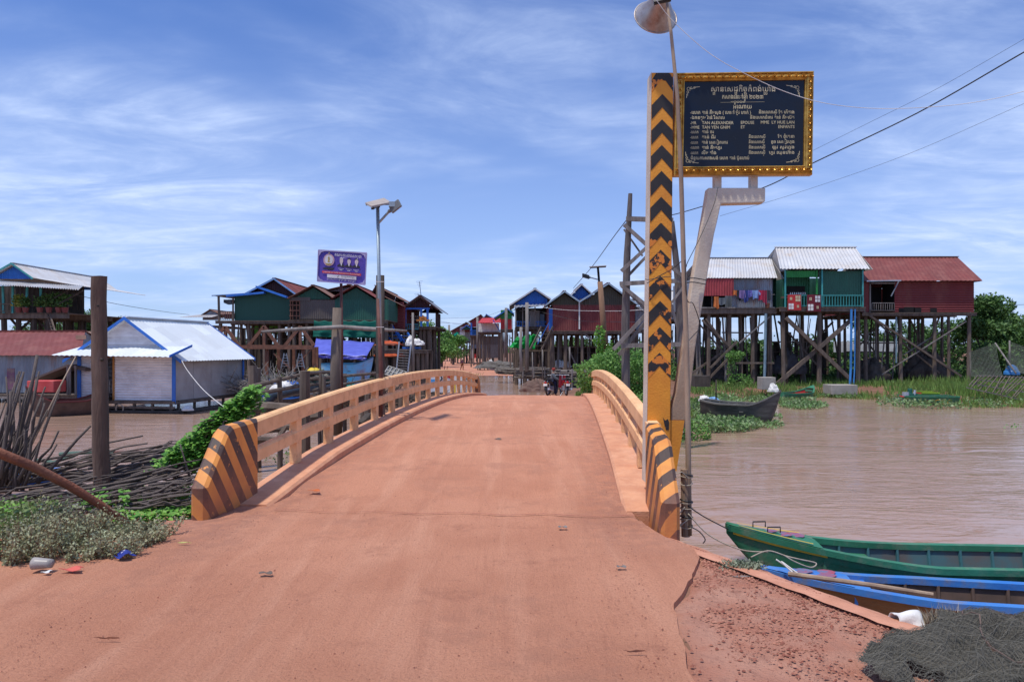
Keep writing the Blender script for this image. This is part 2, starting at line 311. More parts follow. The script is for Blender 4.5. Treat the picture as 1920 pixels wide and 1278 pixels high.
def stripes(name, sc, kx, ky, kz, off, wear):
    m = bpy.data.materials.new(name); m.use_nodes = True; MAT[name] = m
    N, L = nodes_of(m.node_tree); out = N('ShaderNodeOutputMaterial'); b = N('ShaderNodeBsdfPrincipled'); L(b.outputs[0], out.inputs[0]); b.inputs['Roughness'].default_value = .65
    tcn = N('ShaderNodeTexCoord'); sp = N('ShaderNodeSeparateXYZ'); L(tcn.outputs['Object'], sp.inputs[0])
    a = N('ShaderNodeMath', operation='MULTIPLY', i_1=kx); L(sp.outputs[0], a.inputs[0])
    c = N('ShaderNodeMath', operation='MULTIPLY_ADD', i_1=ky); L(sp.outputs[1], c.inputs[0]); L(a.outputs[0], c.inputs[2])
    d = N('ShaderNodeMath', operation='MULTIPLY_ADD', i_1=kz); L(sp.outputs[2], d.inputs[0]); L(c.outputs[0], d.inputs[2])
    e = N('ShaderNodeMath', operation='MULTIPLY_ADD', i_1=sc, i_2=off + 50); L(d.outputs[0], e.inputs[0])
    fr = N('ShaderNodeMath', operation='FRACT'); L(e.outputs[0], fr.inputs[0])
    st = N('ShaderNodeMapRange'); st.inputs[1].default_value = .49; st.inputs[2].default_value = .51; L(fr.outputs[0], st.inputs[0])
    def nz(s_, det, lo, hi, o0=0, o1=1):
        n = N('ShaderNodeTexNoise'); n.inputs['Scale'].default_value = s_; n.inputs['Detail'].default_value = det; n.inputs['Roughness'].default_value = .65; L(tcn.outputs['Object'], n.inputs['Vector'])
        r = N('ShaderNodeMapRange', interpolation_type='SMOOTHSTEP'); r.inputs[1].default_value = lo; r.inputs[2].default_value = hi; r.inputs[3].default_value = o0; r.inputs[4].default_value = o1; L(n.outputs['Fac'], r.inputs[0]); return r.outputs[0]
    w = N('ShaderNodeMath', operation='MULTIPLY'); L(st.outputs[0], w.inputs[0]); L(nz(9, 8, wear, wear + .05, 1, .0), w.inputs[1])
    org = N('ShaderNodeMix', data_type='RGBA'); L(nz(3, 6, .35, .7), org.inputs['Factor']); org.inputs['A'].default_value = (.76, .31, .055, 1); org.inputs['B'].default_value = (.62, .22, .05, 1)
    k = N('ShaderNodeMix', data_type='RGBA'); L(w.outputs[0], k.inputs['Factor']); L(org.outputs['Result'], k.inputs['A']); k.inputs['B'].default_value = (.035, .03, .028, 1)
    # laterite dust that has splashed and settled near the foot (a real deposit)
    du = N('ShaderNodeMapRange', interpolation_type='SMOOTHSTEP'); du.inputs[1].default_value = .75; du.inputs[2].default_value = -.05; du.inputs[3].default_value = .08; du.inputs[4].default_value = .70; L(sp.outputs[2], du.inputs[0])
    dm = N('ShaderNodeMath', operation='MULTIPLY'); L(du.outputs[0], dm.inputs[0]); L(nz(5, 7, .25, .7, .45, 1), dm.inputs[1])
    k2 = N('ShaderNodeMix', data_type='RGBA'); L(dm.outputs[0], k2.inputs['Factor']); L(k.outputs['Result'], k2.inputs['A']); k2.inputs['B'].default_value = (.45, .15, .07, 1)
    L(k2.outputs['Result'], b.inputs['Base Color'])
    bn = N('ShaderNodeTexNoise', i_Scale=50.0); L(tcn.outputs['Object'], bn.inputs['Vector']); bp = N('ShaderNodeBump', i_Strength=.25); bp.inputs['Distance'].default_value = .01; L(bn.outputs['Fac'], bp.inputs['Height']); L(bp.outputs[0], b.inputs['Normal'])
    return m

def water_mat():
    m = bpy.data.materials.new('muddy_water'); m.use_nodes = True
    N, L = nodes_of(m.node_tree); out = N('ShaderNodeOutputMaterial'); b = N('ShaderNodeBsdfPrincipled'); L(b.outputs[0], out.inputs[0])
    b.inputs['Roughness'].default_value = .10; b.inputs['IOR'].default_value = 1.33; b.inputs['Specular IOR Level'].default_value = .5
    g = N('ShaderNodeNewGeometry')
    def mp(sc, rz):
        q = N('ShaderNodeMapping'); q.inputs['Scale'].default_value = sc; q.inputs['Rotation'].default_value = (0, 0, R(rz)); L(g.outputs['Position'], q.inputs[0]); return q.outputs[0]
    def nz(v, sc, det, dist=0, r_=.5):
        n = N('ShaderNodeTexNoise'); n.inputs['Scale'].default_value = sc; n.inputs['Detail'].default_value = det; n.inputs['Distortion'].default_value = dist; n.inputs['Roughness'].default_value = r_; L(v, n.inputs['Vector']); return n.outputs['Fac']
    c = N('ShaderNodeMix', data_type='RGBA'); L(nz(mp((.35, 1, 1), 8), .22, 5, .6), c.inputs['Factor']); c.inputs['A'].default_value = (.41, .265, .195, 1); c.inputs['B'].default_value = (.32, .205, .15, 1); L(c.outputs['Result'], b.inputs['Base Color'])
    n1 = nz(mp((.5, 1.5, 1), 12), 3.6, 4, .9); n2 = nz(mp((.4, 1, 1), -6), .9, 4, .8); n3 = nz(mp((1, 1, 1), 0), .16, 3, .3)
    pr = N('ShaderNodeMapRange', interpolation_type='SMOOTHSTEP'); pr.inputs[1].default_value = .40; pr.inputs[2].default_value = .62; pr.inputs[3].default_value = .12; pr.inputs[4].default_value = .75; L(n3, pr.inputs[0])
    a = N('ShaderNodeMath', operation='MULTIPLY'); L(n1, a.inputs[0]); L(pr.outputs[0], a.inputs[1])
    s = N('ShaderNodeMath', operation='MULTIPLY_ADD', i_1=1.1); L(n2, s.inputs[0]); L(a.outputs[0], s.inputs[2])
    bp = N('ShaderNodeBump', i_Strength=.55); bp.inputs['Distance'].default_value = .10; L(s.outputs[0], bp.inputs['Height']); L(bp.outputs[0], b.inputs['Normal'])
    return m
water_m = water_mat()

# ---------------------------------------------------------------- ground, road and water
def sstep(a, b, x):
    t = max(0, min(1, (x - a) / (b - a))); return t * t * (3 - 2 * t)
S_L, S_R, DECK0, DECK1 = -3.62, 0.93, 8.5, 30.6
def zdeck(t):
    if t < 7.6: return 0.0
    if t < 31: return (.265 - .00315 * (t - 17.6) ** 2) * sstep(6.8, 8.6, t)
    return -.30 - .06 * (t - 31)
def near_d(x, y):
    """signed distance inside the near bank (positive inside)"""
    left = (8.3 if x > -3.25 else 7.4 + .12 * math.sin(x * 2.3)) if x < 1.3 else 99
    a = left - y
    ex = 1.50 + (6.9 - y) * .50 if y < 7.2 else 1.35          # right bank edge line
    return min(a, (ex - x))
def hground(x, y):
    if y < 16:
        d = near_d(x, y)
        z = -.03 if d > 0 else -.03 + d * (1.3 if x > 0 else 1.0)
        return max(z, -2.6)
    # far bank shoreline
    t = x * math.sin(PSI) + y * math.cos(PSI); s = x * math.cos(PSI) - y * math.sin(PSI)
    zc = -2.6
    if -4.6 < s < 2.2 and y > 28:
        e = min(sstep(-4.6, -3.6, s), 1 - sstep(1.2, 2.2, s)); zc = -2.6 + (zdeck(max(t, 30)) + 2.55) * e
        if t > 44: zc = max(zc, -1.3) if t < 60 else zc
    # right bank
    pts = [(2.5, 36), (4.6, 27.5), (6.6, 29.5), (9.0, 35), (12.5, 40.5), (18, 43.5), (21, 40.5), (22.3, 36), (60, 35)]
    if x > 2.5:
        ys = 35
        for (xa, ya), (xb, yb) in zip(pts, pts[1:]):
            if xa <= x <= xb: ys = ya + (yb - ya) * (x - xa) / (xb - xa)
        zr = ZW + .12 * (y - ys) if y < ys + 3 else ZW + .36 + .012 * (y - ys - 3)
        zr = min(zr, -.55)
    elif x > -6:
        # flooded dip in the road, then rising village street
        if y < 74: zr = max(-1.45, -1.45 + 0 * y) if y > 44 else zc
        else: zr = -1.12 + .0035 * (y - 74)
        if y > 48 and x > 1 and y < 76: zr = max(zr, -1.45 + .55 * sstep(1.5, 3.0, x - (y - 46) * .02))
    else:
        ys = 37 if x > -17 else 62
        if x < -15 and x > -19: ys = 37 + (62 - 37) * ((-15 - x) / 4)
        zr = ZW + .16 * (y - ys); zr = min(zr, -.35 - .68 * sstep(56, 68, y))
    z = max(zc, zr, -2.6)
    return z + (.05 * noise.noise(Vector((x * .4, y * .4, 0))) if y > 35 else 0)
def axis(parts):
    out = []
    for a, b, n in parts: out += [a + (b - a) * k / n for k in range(n)]
    return out + [parts[-1][1]]
xs = axis([(-900, -80, 6), (-80, -14, 33), (-14, -4, 40), (-4, 4, 50), (4, 30, 60), (30, 80, 20), (80, 900, 6)])
ys = axis([(-30, 0, 6), (0, 3, 8), (3, 10, 50), (10, 50, 90), (50, 120, 40), (120, 400, 14), (400, 1500, 4)])
g = MB(); nx = len(xs)
for y in ys:
    for x in xs: g.v.append((x, y, hground(x, y) + (.03 * noise.noise(Vector((x, y, 3))) if near_d(x, y) > .3 and y < 9 and x < -4.6 else 0)))
for j in range(len(ys) - 1):
    for i in range(nx - 1):
        k = j * nx + i; g.f.append((k, k + 1, k + nx + 1, k + nx))
tag(g.build('ground', soil_m, smooth=True), None, None, kind='structure')
wm = MB(); wm.face([(-900, 6, ZW), (900, 6, ZW), (900, 400, ZW), (-900, 400, ZW)]); wm.face([(2, -30, ZW), (900, -30, ZW), (900, 6, ZW), (2, 6, ZW)])
wm.face([(-900, -30, ZW), (-12, -30, ZW), (-12, 6, ZW), (-900, 6, ZW)])
tag(wm.build('river', water_m), None, None, kind='structure')
# near road (laterite-covered concrete): right edge follows the broken apron outline
def edge_r(y):
    pts = [(0.4, 1.05), (3.6, .92), (4.6, 1.03), (5.0, 1.10), (5.6, 1.35), (6.1, 1.55), (6.45, 1.58), (6.75, 1.42), (7.2, 1.32), (9, 1.20)]
    for (a, b), (c, d) in zip(pts, pts[1:]):
        if a <= y <= c: return b + (d - b) * (y - a) / (c - a) + .014 * noise.noise(Vector((y * 9, 0, 0))) + .02 * noise.noise(Vector((y * 3.1, 7, 0))) + .006 * noise.noise(Vector((y * 40, 3, 0)))
    return 1.2
rd = MB()
def rfn(a, b):
    y = .4 + (8.75 - .4) * b; xr = edge_r(y); xl = -10 if y < 5.6 else max(-10 + (y - 5.6) * 4.6, -10) if y < 7.0 else (-3.56 if y < 7.5 else -3.10)
    x = xl + (xr - xl) * a
    t = x * math.sin(PSI) + y * math.cos(PSI)
    z = zdeck(t) + .012 + .012 * noise.noise(Vector((x * .8, y * .8, 1))) * (1 - sstep(7, 8.2, t))
    if a == 0: z -= .1
    z -= .03 * sstep(.93, 1, b)
    return Vector((x, y, z))
rd.grid(rfn, 90, 90)
n0 = len(rd.v)
for k in range(91):      # slab edge on the gravel side
    x, y, z = rfn(1, k / 90); rd.v += [(x, y, z), (x + .006, y, z - .07)]
for k in range(90): rd.f.append((n0 + 2 * k, n0 + 2 * k + 1, n0 + 2 * k + 3, n0 + 2 * k + 2))
def dfn(a, b):
    t = 7.9 + (47 - 7.9) * b; w = .55 * sstep(30.5, 34, t)
    s = S_L + .30 - w + (S_R - .30 - S_L - .30 + w * 1.4) * a
    return BR(s, t, zdeck(t) + .014 - .05 * (1 - sstep(8.3, 9.2, t)) + .010 * math.sin(math.pi * a) + .006 * noise.noise(Vector((s * 2, t, 0))))
rd.grid(dfn, 30, 160)
def rd2(a, b):
    y = 73.5 + 165 * b; q = [(73, -1.1, 2.6), (100, -6.0, 4.2), (160, -11.5, 5), (240, -18, 6)]; 
    for (y0, c0, h0), (y1, c1, h1) in zip(q, q[1:]):
        if y0 <= y <= y1: f = (y - y0) / (y1 - y0); c_, h_ = c0 + (c1 - c0) * f, h0 + (h1 - h0) * f
    x = c_ + h_ * (2 * a - 1) * (1 + .1 * noise.noise(Vector((y * .1, a, 0)))); return Vector((x, y, hground(x, y) + .04))
rd.grid(rd2, 14, 60)
tag(rd.build('road', road_m, smooth=True), None, None, kind='structure')
# gravel shoulder right of the apron
gv = MB()
gv.grid(lambda a, b: Vector((edge_r(.4 + 7.0 * b) - .05 + (1.52 + (6.9 - (.4 + 7.0 * b)) * .5 - edge_r(.4 + 7 * b)) * a, .4 + 7.0 * b, -.022 + .014 * noise.noise(Vector((a * 9, b * 20, 5))))), 40, 90)
tag(gv.build('gravel_shoulder', gravel_m, smooth=True), None, None, kind='structure')
# loose pebbles: too many to count
pb = MB()
def pebble(x, y, z, r):
    i = len(pb.v); rz = U(0, 6.3)
    for k in range(5):
        t = rz + k * 1.2566 + U(-.25, .25); pb.v.append((x + r * math.cos(t) * U(.7, 1.2), y + r * math.sin(t) * U(.7, 1.2), z))
    pb.v.append((x + U(-.2, .2) * r, y + U(-.2, .2) * r, z + r * U(.5, 1.0)))
    for k in range(5): pb.f.append((i + k, i + (k + 1) % 5, i + 5))
for k in range(16000):
    y = 3.2 + 4.2 * random.random(); a = random.random() ** .8; x0 = edge_r(y); x1 = 1.52 + (6.9 - y) * .5
    x = x0 + .02 + (x1 - x0 - .12) * a
    if noise.noise(Vector((x * 2.2, y * 1.6, 7))) < -.05 and random.random() < .85: continue
    pebble(x, y, -.014, random.choice((.0025, .003, .004, .005, .007, .012)) * U(.7, 1.3))
for k in range(5200):     # scatter over the road, denser along the curbs
    y = 3.0 + 18 * random.random() ** 1.3; t = y
    s = (S_L + .33 + abs(random.gauss(0, .22)) if random.random() < .5 else S_R - .33 - abs(random.gauss(0, .18))) if random.random() < .55 else U(S_L + .3, S_R - .3)
    p = BR(s, t, 0)
    if t < 8.6 and p.x > edge_r(max(.5, p.y)): continue
    pebble(p.x, p.y, zdeck(t) + .014, U(.002, .006) * (1.5 if random.random() < .1 else 1))
for k in range(900):
    x = U(-4.6, -3.2); y = U(5.6, 7.9); pebble(x, y, .008, U(.003, .009))
tag(pb.build('pebbles', pebble_m), 'loose red laterite pebbles strewn over gravel shoulder and road edges', 'gravel', kind='stuff')
# edge slab of the embankment
es = MB()
def esf(a, b):
    y = 7.05 - 4.6 * b; ex = 1.46 + (6.9 - y) * .5; dr = 0
    return Vector((ex - .20 + (.27 + .03 * noise.noise(Vector((b * 22, 4, 0)))) * a + .02 * noise.noise(Vector((b * 35, a, 9))), y - .05 + .10 * a, .006 - dr - .05 * a * a + .008 * noise.noise(Vector((a * 3, b * 30, 2)))))
es.grid(esf, 4, 60); es2 = len(es.v)
for k in range(61):
    p = esf(1, k / 60); es.v += [tuple(p), (p.x + .05, p.y + .02, p.z - .5)]
    p = esf(0, k / 60)
for k in range(60): es.f.append((es2 + 2 * k, es2 + 2 * k + 1, es2 + 2 * k + 3, es2 + 2 * k + 2))
tag(es.build('embankment_kerb', mat('kerb_dust', (.60, .285, .185), .9, (.50, .22, .135), 4, bump=.5, bscale=60, dirt=(.38, .16, .10), dscale=5, damt=.5), smooth=False), None, None, kind='structure')
# ---------------------------------------------------------------- bridge
def sweep(mb, prof, ts, zf=None, sf=None):
    """profile of (s, dz) swept along the bridge"""
    n = len(prof); b = len(mb.v)
    for t in ts:
        z0 = (zf or zdeck)(t); ds = sf(t) if sf else 0
        for s, z in prof: mb.v.append(tuple(BR(s + ds, t, z0 + z)))
    m = len(ts)
    for k in range(m - 1):
        for j in range(n):
            a = b + k * n + j; c = b + k * n + (j + 1) % n; mb.f.append((a, c, c + n, a + n))
    mb.f.append(tuple(b + j for j in range(n - 1, -1, -1))); mb.f.append(tuple(b + (m - 1) * n + j for j in range(n)))
zarch = lambda t: .265 - .00315 * (t - 17.6) ** 2
ts_full = [8.45 + (30.5 - 8.45) * k / 90 for k in range(91)]
br = thing('bridge', 'arched concrete road bridge with pale orange balustrades and hazard-striped end blocks', 'bridge', BR(-1.35, 8.5, 0))
d = MB(); sweep(d, [(S_L - .12, -.42), (S_R + .35, -.42), (S_R + .35, -.03), (S_L - .12, -.03)], ts_full); d.build('deck', curbm, br)
for side in (0, 1):
    c = MB(); tsc = [8.0 + (30.9 - 8.0) * k / 90 for k in range(91)]
    flare = lambda t: 0
    if side == 0: prof = [(S_L - .16, -.05), (S_L - .16, .13), (S_L + .30, .13), (S_L + .33, .10), (S_L + .33, -.05)]
    else: prof = [(S_R - .30, -.05), (S_R - .30, .09), (S_R - .27, .12), (S_R + .20, .12), (S_R + .20, -.05)]
    zc2 = lambda t: zarch(max(t, 8.6)) - (.10 * sstep(9.6, 8.0, t) if t < 9.6 else 0)
    sweep(c, prof, tsc, zf=lambda t: zarch(t) if t > 10.6 else zdeck(t) - .10 * (10.6 - t) / 2.6)
    c.build('curb', curbm, br)
    if side == 0: a, bb = S_L - .15, S_L
    else: a, bb = S_R, S_R + .15
    for nm, z0, z1 in (('top_rail', .70, .90), ('middle_rail', .40, .555)):
        r = MB(); ch = .025; ins = 0 if nm == 'top_rail' else .012
        a2, b2 = a + ins, bb - ins
        prof = [(a2, z0), (b2, z0), (b2, z1 - ch), (b2 - ch, z1), (a2 + ch, z1), (a2, z1 - ch)]
        sweep(r, prof, ts_full, zf=zarch); r.build(nm, concr, br)
    k = 0; t = 9.92
    while t < 30:
        for (z0, z1) in ((.11, .40), (.555, .70)):
            pass
        p = MB(); w = .095
        q = [BR(a + .022, t - w, zarch(t - w) + .10), BR(bb - .022, t - w, zarch(t - w) + .10), BR(bb - .022, t + w, zarch(t + w) + .10), BR(a + .022, t + w, zarch(t + w) + .10)]
        top = [Vector((x.x, x.y, x.z + .61)) for x in q]
        i = len(p.v); p.v += [tuple(x) for x in q + top]
        p.f += [tuple(i + j for j in f) for f in ((3, 2, 1, 0), (4, 5, 6, 7), (0, 1, 5, 4), (1, 2, 6, 5), (2, 3, 7, 6), (3, 0, 4, 7))]
        p.build('post', concr, br, bevel=.008); t += 1.41; k += 1
# hazard striped end blocks; local x across, y along, z up
def end_block(s_in, sgn, t0, t1, zb, flip, name, mname, ht=.88, k=1):
    m_ = stripes(mname, 2.35, -1.1 * k * sgn, (1.15 if not flip else -1.15), 1.0, .1, .60)
    prof = [(t0, zb - .25), (t0, .36 + zb), (t0 + .07 * (t1 - t0) * 5.5, ht - .02 + zb), (t0 + .07 * (t1 - t0) * 6.6, ht + .03 + zb), (t1, zarch(t1) + .91), (t1, zb - .3)]
    if flip: prof = [(t0 + t1 - a, b) for a, b in prof]; prof[4] = (t0, zarch(t0) + .91)
    w = .17 * sgn; ch = .035 * sgn; s0, s1 = s_in + .006 * -sgn, s_in + w
    b = MB(); n = len(prof)
    rings = [(s0, 0), (s0 + 0, 0)]
    def inset(pr, e):
        cx = sum(p[0] for p in pr) / n; cz = sum(p[1] for p in pr) / n; out = []
        for (t, z) in pr: out.append((t + (cx - t) * e, z + (cz - z) * e if z > zb else z))
        return out
    R_ = [(s0, inset(prof, .07)), (s0 + ch, prof), (s1 - ch, prof), (s1, inset(prof, .07))]
    for s, pr in R_:
        for (t, z) in pr: b.v.append(tuple(BR(s, t, z)))
    for q in range(3):
        for j in range(n): b.f.append((q * n + j, q * n + (j + 1) % n, (q + 1) * n + (j + 1) % n, (q + 1) * n + j))
    b.f.append(tuple(range(n - 1, -1, -1))); b.f.append(tuple(3 * n + j for j in range(n)))
    o = b.build(name, m_, br, origin=BR(s_in, t0, zb)); return o
end_block(S_L, -1, 7.22, 8.52, -.03, False, 'end_block', 'hazard_stripes_left', .90, 1)
end_block(S_R - .03, 1, 6.98, 8.40, -.06, False, 'end_block', 'hazard_stripes_right', .86, 1)
end_block(S_L, -1, 30.4, 31.5, zdeck(31) - .05, True, 'end_block', 'hazard_stripes_far', .80)
end_block(S_R, 1, 30.4, 31.5, zdeck(31) - .05, True, 'end_block', 'hazard_stripes_far2', .80)

# ---------------------------------------------------------------- chevron column, leaning arm and plaque
def poly_px(pts, d, th):            # outline at its own distance with real thickness
    m = MB(); m.prism([P(u, v, d) for u, v in pts], (0, th, 0)); return m
DC = 8.55
mon = thing('bridge_sign_pillar', 'tall orange pillar with black chevrons and a leaning pale arm beside the right balustrade', 'pillar', P(1235, 930, DC))
m = poly_px([(1222, 136), (1263, 136), (1256, 905), (1212, 905)], DC, .26); m.build('column', ylw, mon, bevel=.01)
m = MB()
m.prism([P(1222.2, 134.5, DC) + Vector((-.004, .0, 0)), P(1222, 135, DC) + Vector((-.001, .0, 0)), P(1212, 905, DC) + Vector((-.001, .0, 0)), P(1211.8, 905, DC) + Vector((-.004, .0, 0))], (0, .262, 0)); m.build('side_face', white_c, mon)
def wear_mat(name, amount):
    m = mat(name, (.022, .02, .022), .55, (.035, .03, .028), 5)
    nt = m.node_tree; b = [n for n in nt.nodes if n.type == 'BSDF_PRINCIPLED'][0]
    src = b.inputs['Base Color'].links[0].from_socket
    g_ = nt.nodes.new('ShaderNodeNewGeometry'); n = nt.nodes.new('ShaderNodeTexNoise'); n.inputs['Scale'].default_value = 7; n.inputs['Detail'].default_value = 8; n.inputs['Roughness'].default_value = .6
    nt.links.new(g_.outputs['Position'], n.inputs['Vector'])
    r = nt.nodes.new('ShaderNodeMapRange'); r.inputs[1].default_value = amount; r.inputs[2].default_value = amount + .015; nt.links.new(n.outputs['Fac'], r.inputs[0])
    x = nt.nodes.new('ShaderNodeMix'); x.data_type = 'RGBA'; nt.links.new(r.outputs[0], x.inputs['Factor']); nt.links.new(src, x.inputs['A']); x.inputs['B'].default_value = (.70, .23, .035, 1)
    nt.links.new(x.outputs['Result'], b.inputs['Base Color']); return m
wm_ = [wear_mat('chevron_paint_fresh', .72), wear_mat('chevron_paint_worn', .56), wear_mat('chevron_paint_faded', .50)]
chev = [137, 176.5, 224, 272, 320.5, 369, 417.5, 468, 517, 564, 613, 661]
wear = [2, 0, 0, 0, 0, 0, 1, 2, 1, 1, 1, 2]
for k, ap in enumerate(chev):
    fx = lambda v, u0, u1, u2, u3: (u0 + (u2 - u0) * (v - 136) / (905 - 136), u1 + (u3 - u1) * (v - 136) / (905 - 136))
    th = 25; dr = 21 if k > 0 else 12
    ul, ur = fx(ap + dr, 1222, 1263, 1212, 1256); um = (ul + ur) / 2; ul += .6; ur -= .6
    m = MB(); thk = -.003
    def fp(u, v): return P(u, v, DC - .0005)
    if k == 0: pl = [(um - 12, 137), (um + 12, 137), (ur, 145), (ur, 172), (um + 6, 152), (um - 3, 150), (ul, 172), (ul, 150)]
    else: pl = [(um, ap), (ur, ap + dr), (ur, ap + dr + th + 2), (um, ap + th), (ul, ap + dr + th + 2), (ul, ap + dr)]
    q = len(m.v)
    m.prism([fp(u, v) for u, v in pl], (0, thk, 0)); m.build('chevron', wm_[wear[k]], mon)
# bare paint scuff low on the column
m = MB(); m.prism([P(u, v, DC - .0005) for u, v in ((1243, 782), (1247, 788), (1252, 785), (1254.5, 790), (1254, 806), (1249, 806), (1246, 797))], (0, -.003, 0)); m.build('paint_scuff', wm_[1], mon)
DA = DC + .03
m = poly_px([(1340, 352), (1435.5, 352), (1435, 376), (1433, 379.5), (1352, 382), (1345, 415), (1339, 440), (1325, 523), (1314, 590), (1304, 650), (1297, 715), (1290, 788), (1258, 788), (1259, 765), (1267, 738), (1282, 640), (1299, 523), (1322, 390), (1328, 352)], DA, .15)
m.build('arm', stain(mat('arm_concrete', (.64, .57, .47), .8, (.56, .48, .39), 2.4, bump=.25, bscale=40, dirt=(.44, .36, .28), dscale=1.6, damt=.4), .9, 2.9, (.27, .15, .08)), mon, bevel=.012)
m = poly_px([(1255.5, 787.5), (1283.5, 788), (1268.5, 883), (1255.5, 881)], DA - .005, .27); m.build('arm_foot', ylw, mon)
for (u0, u1) in ((1340, 1353), (1408, 1421)):
    m = poly_px([(u0, 326), (u1, 326), (u1, 353), (u0, 353)], DA + .04, .10); m.build('bracket', white_c, mon)
# plaque
pq = thing('dedication_plaque', 'black dedication plaque with gold Khmer lettering in an ornate gilt frame, above the leaning arm', 'plaque', P(1394, 330, DC))
PL = [(1266, 137), (1526, 133.5), (1523, 328), (1262.5, 330)]
def pqp(a, b, off=0):
    top = P(*PL[0], DC).lerp(P(*PL[1], DC), a); bot = P(*PL[3], DC).lerp(P(*PL[2], DC), a)
    return top.lerp(bot, b) + Vector((0, .01 - off, 0))
bk = MB(); bk.prism([pqp(0, 0), pqp(1, 0), pqp(1, 1), pqp(0, 1)], (0, .07, 0)); bk.build('backing', white_c, pq)
fa, fb = 18 / 260, 17.5 / 195
pn = MB(); pn.prism([pqp(fa, fb, .012), pqp(1 - fa, fb, .012), pqp(1 - fa, 1 - fb, .012), pqp(fa, 1 - fb, .012)], (0, .01, 0)); pn.build('panel', granite, pq)
fr = MB()
prof = [(0, .0), (.06, .028), (.18, .034), (.25, .020), (.6, .040), (.80, .026), (.86, .036), (.96, .03), (1, .012)]
cn = [(0, 0), (1, 0), (1, 1), (0, 1)]
for e in range(4):
    (a0, b0), (a1, b1) = cn[e], cn[(e + 1) % 4]
    def ef(x, y, a0=a0, b0=b0, a1=a1, b1=b1):
        k = min(int(y * (len(prof) - 1)), len(prof) - 2); fr_ = y * (len(prof) - 1) - k
        w = prof[k][0] + (prof[k + 1][0] - prof[k][0]) * fr_; h = prof[k][1] + (prof[k + 1][1] - prof[k][1]) * fr_
        i0 = lambda a, b: (a + (fa if a < .5 else -fa) * w, b + (fb if b < .5 else -fb) * w)
        p, q = i0(a0, b0), i0(a1, b1)
        return pqp(p[0] + (q[0] - p[0]) * x, p[1] + (q[1] - p[1]) * x, h)
    fr.grid(ef, 1, 16)
fo = fr.build('frame', gold, pq)
orn = MB()                       # embossed shells round the frame
def shell(c, ax, ay, r):
    c = Vector(c); ax = Vector(ax); ay = Vector(ay)
    for i in range(5):
        t = R(-10 + 50 * i); dd = ax * math.cos(t) + ay * math.sin(t)
        orn.tube([c + dd * r * .25 + Vector((0, -.004, 0)), c + dd * r * .7 + Vector((0, -.016, 0)), c + dd * r + Vector((0, -.002, 0))], [r * .10, r * .2, r * .06], 5)
    orn.tube([c + Vector((0, 0, 0)), c + Vector((0, -.022, 0))], [r * .32, r * .15], 7)
WX = (pqp(1, 0) - pqp(0, 0)); HY = (pqp(0, 1) - pqp(0, 0))
for k in range(19):
    a = (k + .5) / 19
    shell(pqp(a, fb * .62, .034), WX.normalized(), -HY.normalized(), .034); shell(pqp(a, 1 - fb * .62, .034), WX.normalized(), HY.normalized(), .034)
for k in range(1, 14):
    b = (k + .5) / 15
    shell(pqp(fa * .55, b, .034), HY.normalized(), -WX.normalized(), .032); shell(pqp(1 - fa * .55, b, .034), HY.normalized(), WX.normalized(), .032)
orn.build('frame_ornament', gold, pq)
# lettering
GC = {}; KSUB = .62
def glyph(ch):
    if ch in GC: return GC[ch]
    def mesh(body):
        c = bpy.data.curves.new('t', 'FONT'); c.body = body; c.resolution_u = 2; c.offset = .008
        o = bpy.data.objects.new('t', c); COL.objects.link(o); bpy.context.view_layer.update()
        me = o.evaluated_get(bpy.context.evaluated_depsgraph_get()).to_mesh()
        v = [tuple(x.co) for x in me.vertices]; f = [tuple(p.vertices) for p in me.polygons]
        bpy.data.objects.remove(o); bpy.data.curves.remove(c); return v, f
    v, f = mesh(ch); vi, _ = mesh('I'); w, _ = mesh(ch + 'I')
    adv = max(x[0] for x in w) - max(x[0] for x in vi)
    GC[ch] = (v, f, adv); return GC[ch]
def khm(text):
    """lay out visually ordered Khmer; '_' before a letter makes it a subscript"""
    out = []; x = 0; prev = 0; sub = False
    for ch in text:
        if ch == '_': sub = True; continue
        if ch == ' ': x += .28; prev = 0; continue
        v, f, adv = glyph(ch)
        if sub:
            w = adv * KSUB; x0 = x - prev / 2 - w / 2
            out.append(([(x0 + a * KSUB, b * KSUB - .46) for a, b, _ in v], f)); sub = False; continue
        out.append(([(x + a, b) for a, b, _ in v], f)); x += adv
        if adv > .05: prev = adv
    return out, x
def write(mb, text, place, u0, v, h, align='l', u1=None, serif=False):
    """place(u,v)->point; h = letter size in the same units"""
    gl, w = khm(text)
    k = h
    if u1 is not None: kx = (u1 - u0) / w
    else: kx = k
    if align == 'r': u0 = u0 - w * kx
    if align == 'c': u0 = u0 - w * kx / 2
    for vs, f in gl:
        i = len(mb.v)
        mb.v += [tuple(place(u0 + a * kx, v - b * k)) for a, b in vs]; mb.f += [tuple(i + j for j in q) for q in f]
def ppx(u, v):
    # plaque pixel -> plaque surface (bilinear)
    yt = 137 + (133.5 - 137) * (u - 1266) / 260; yb = 330 - 2 * (u - 1262) / 261
    b = (v - yt) / (yb - yt); xl = 1266 - 3.5 * b; xr = 1526 - 3 * b
    return pqp((u - xl) / (xr - xl), b, .0135)
tx = MB()
zx = lambda x: 1280 + x / 7.987; zy = lambda y: 150 + y / 7.987
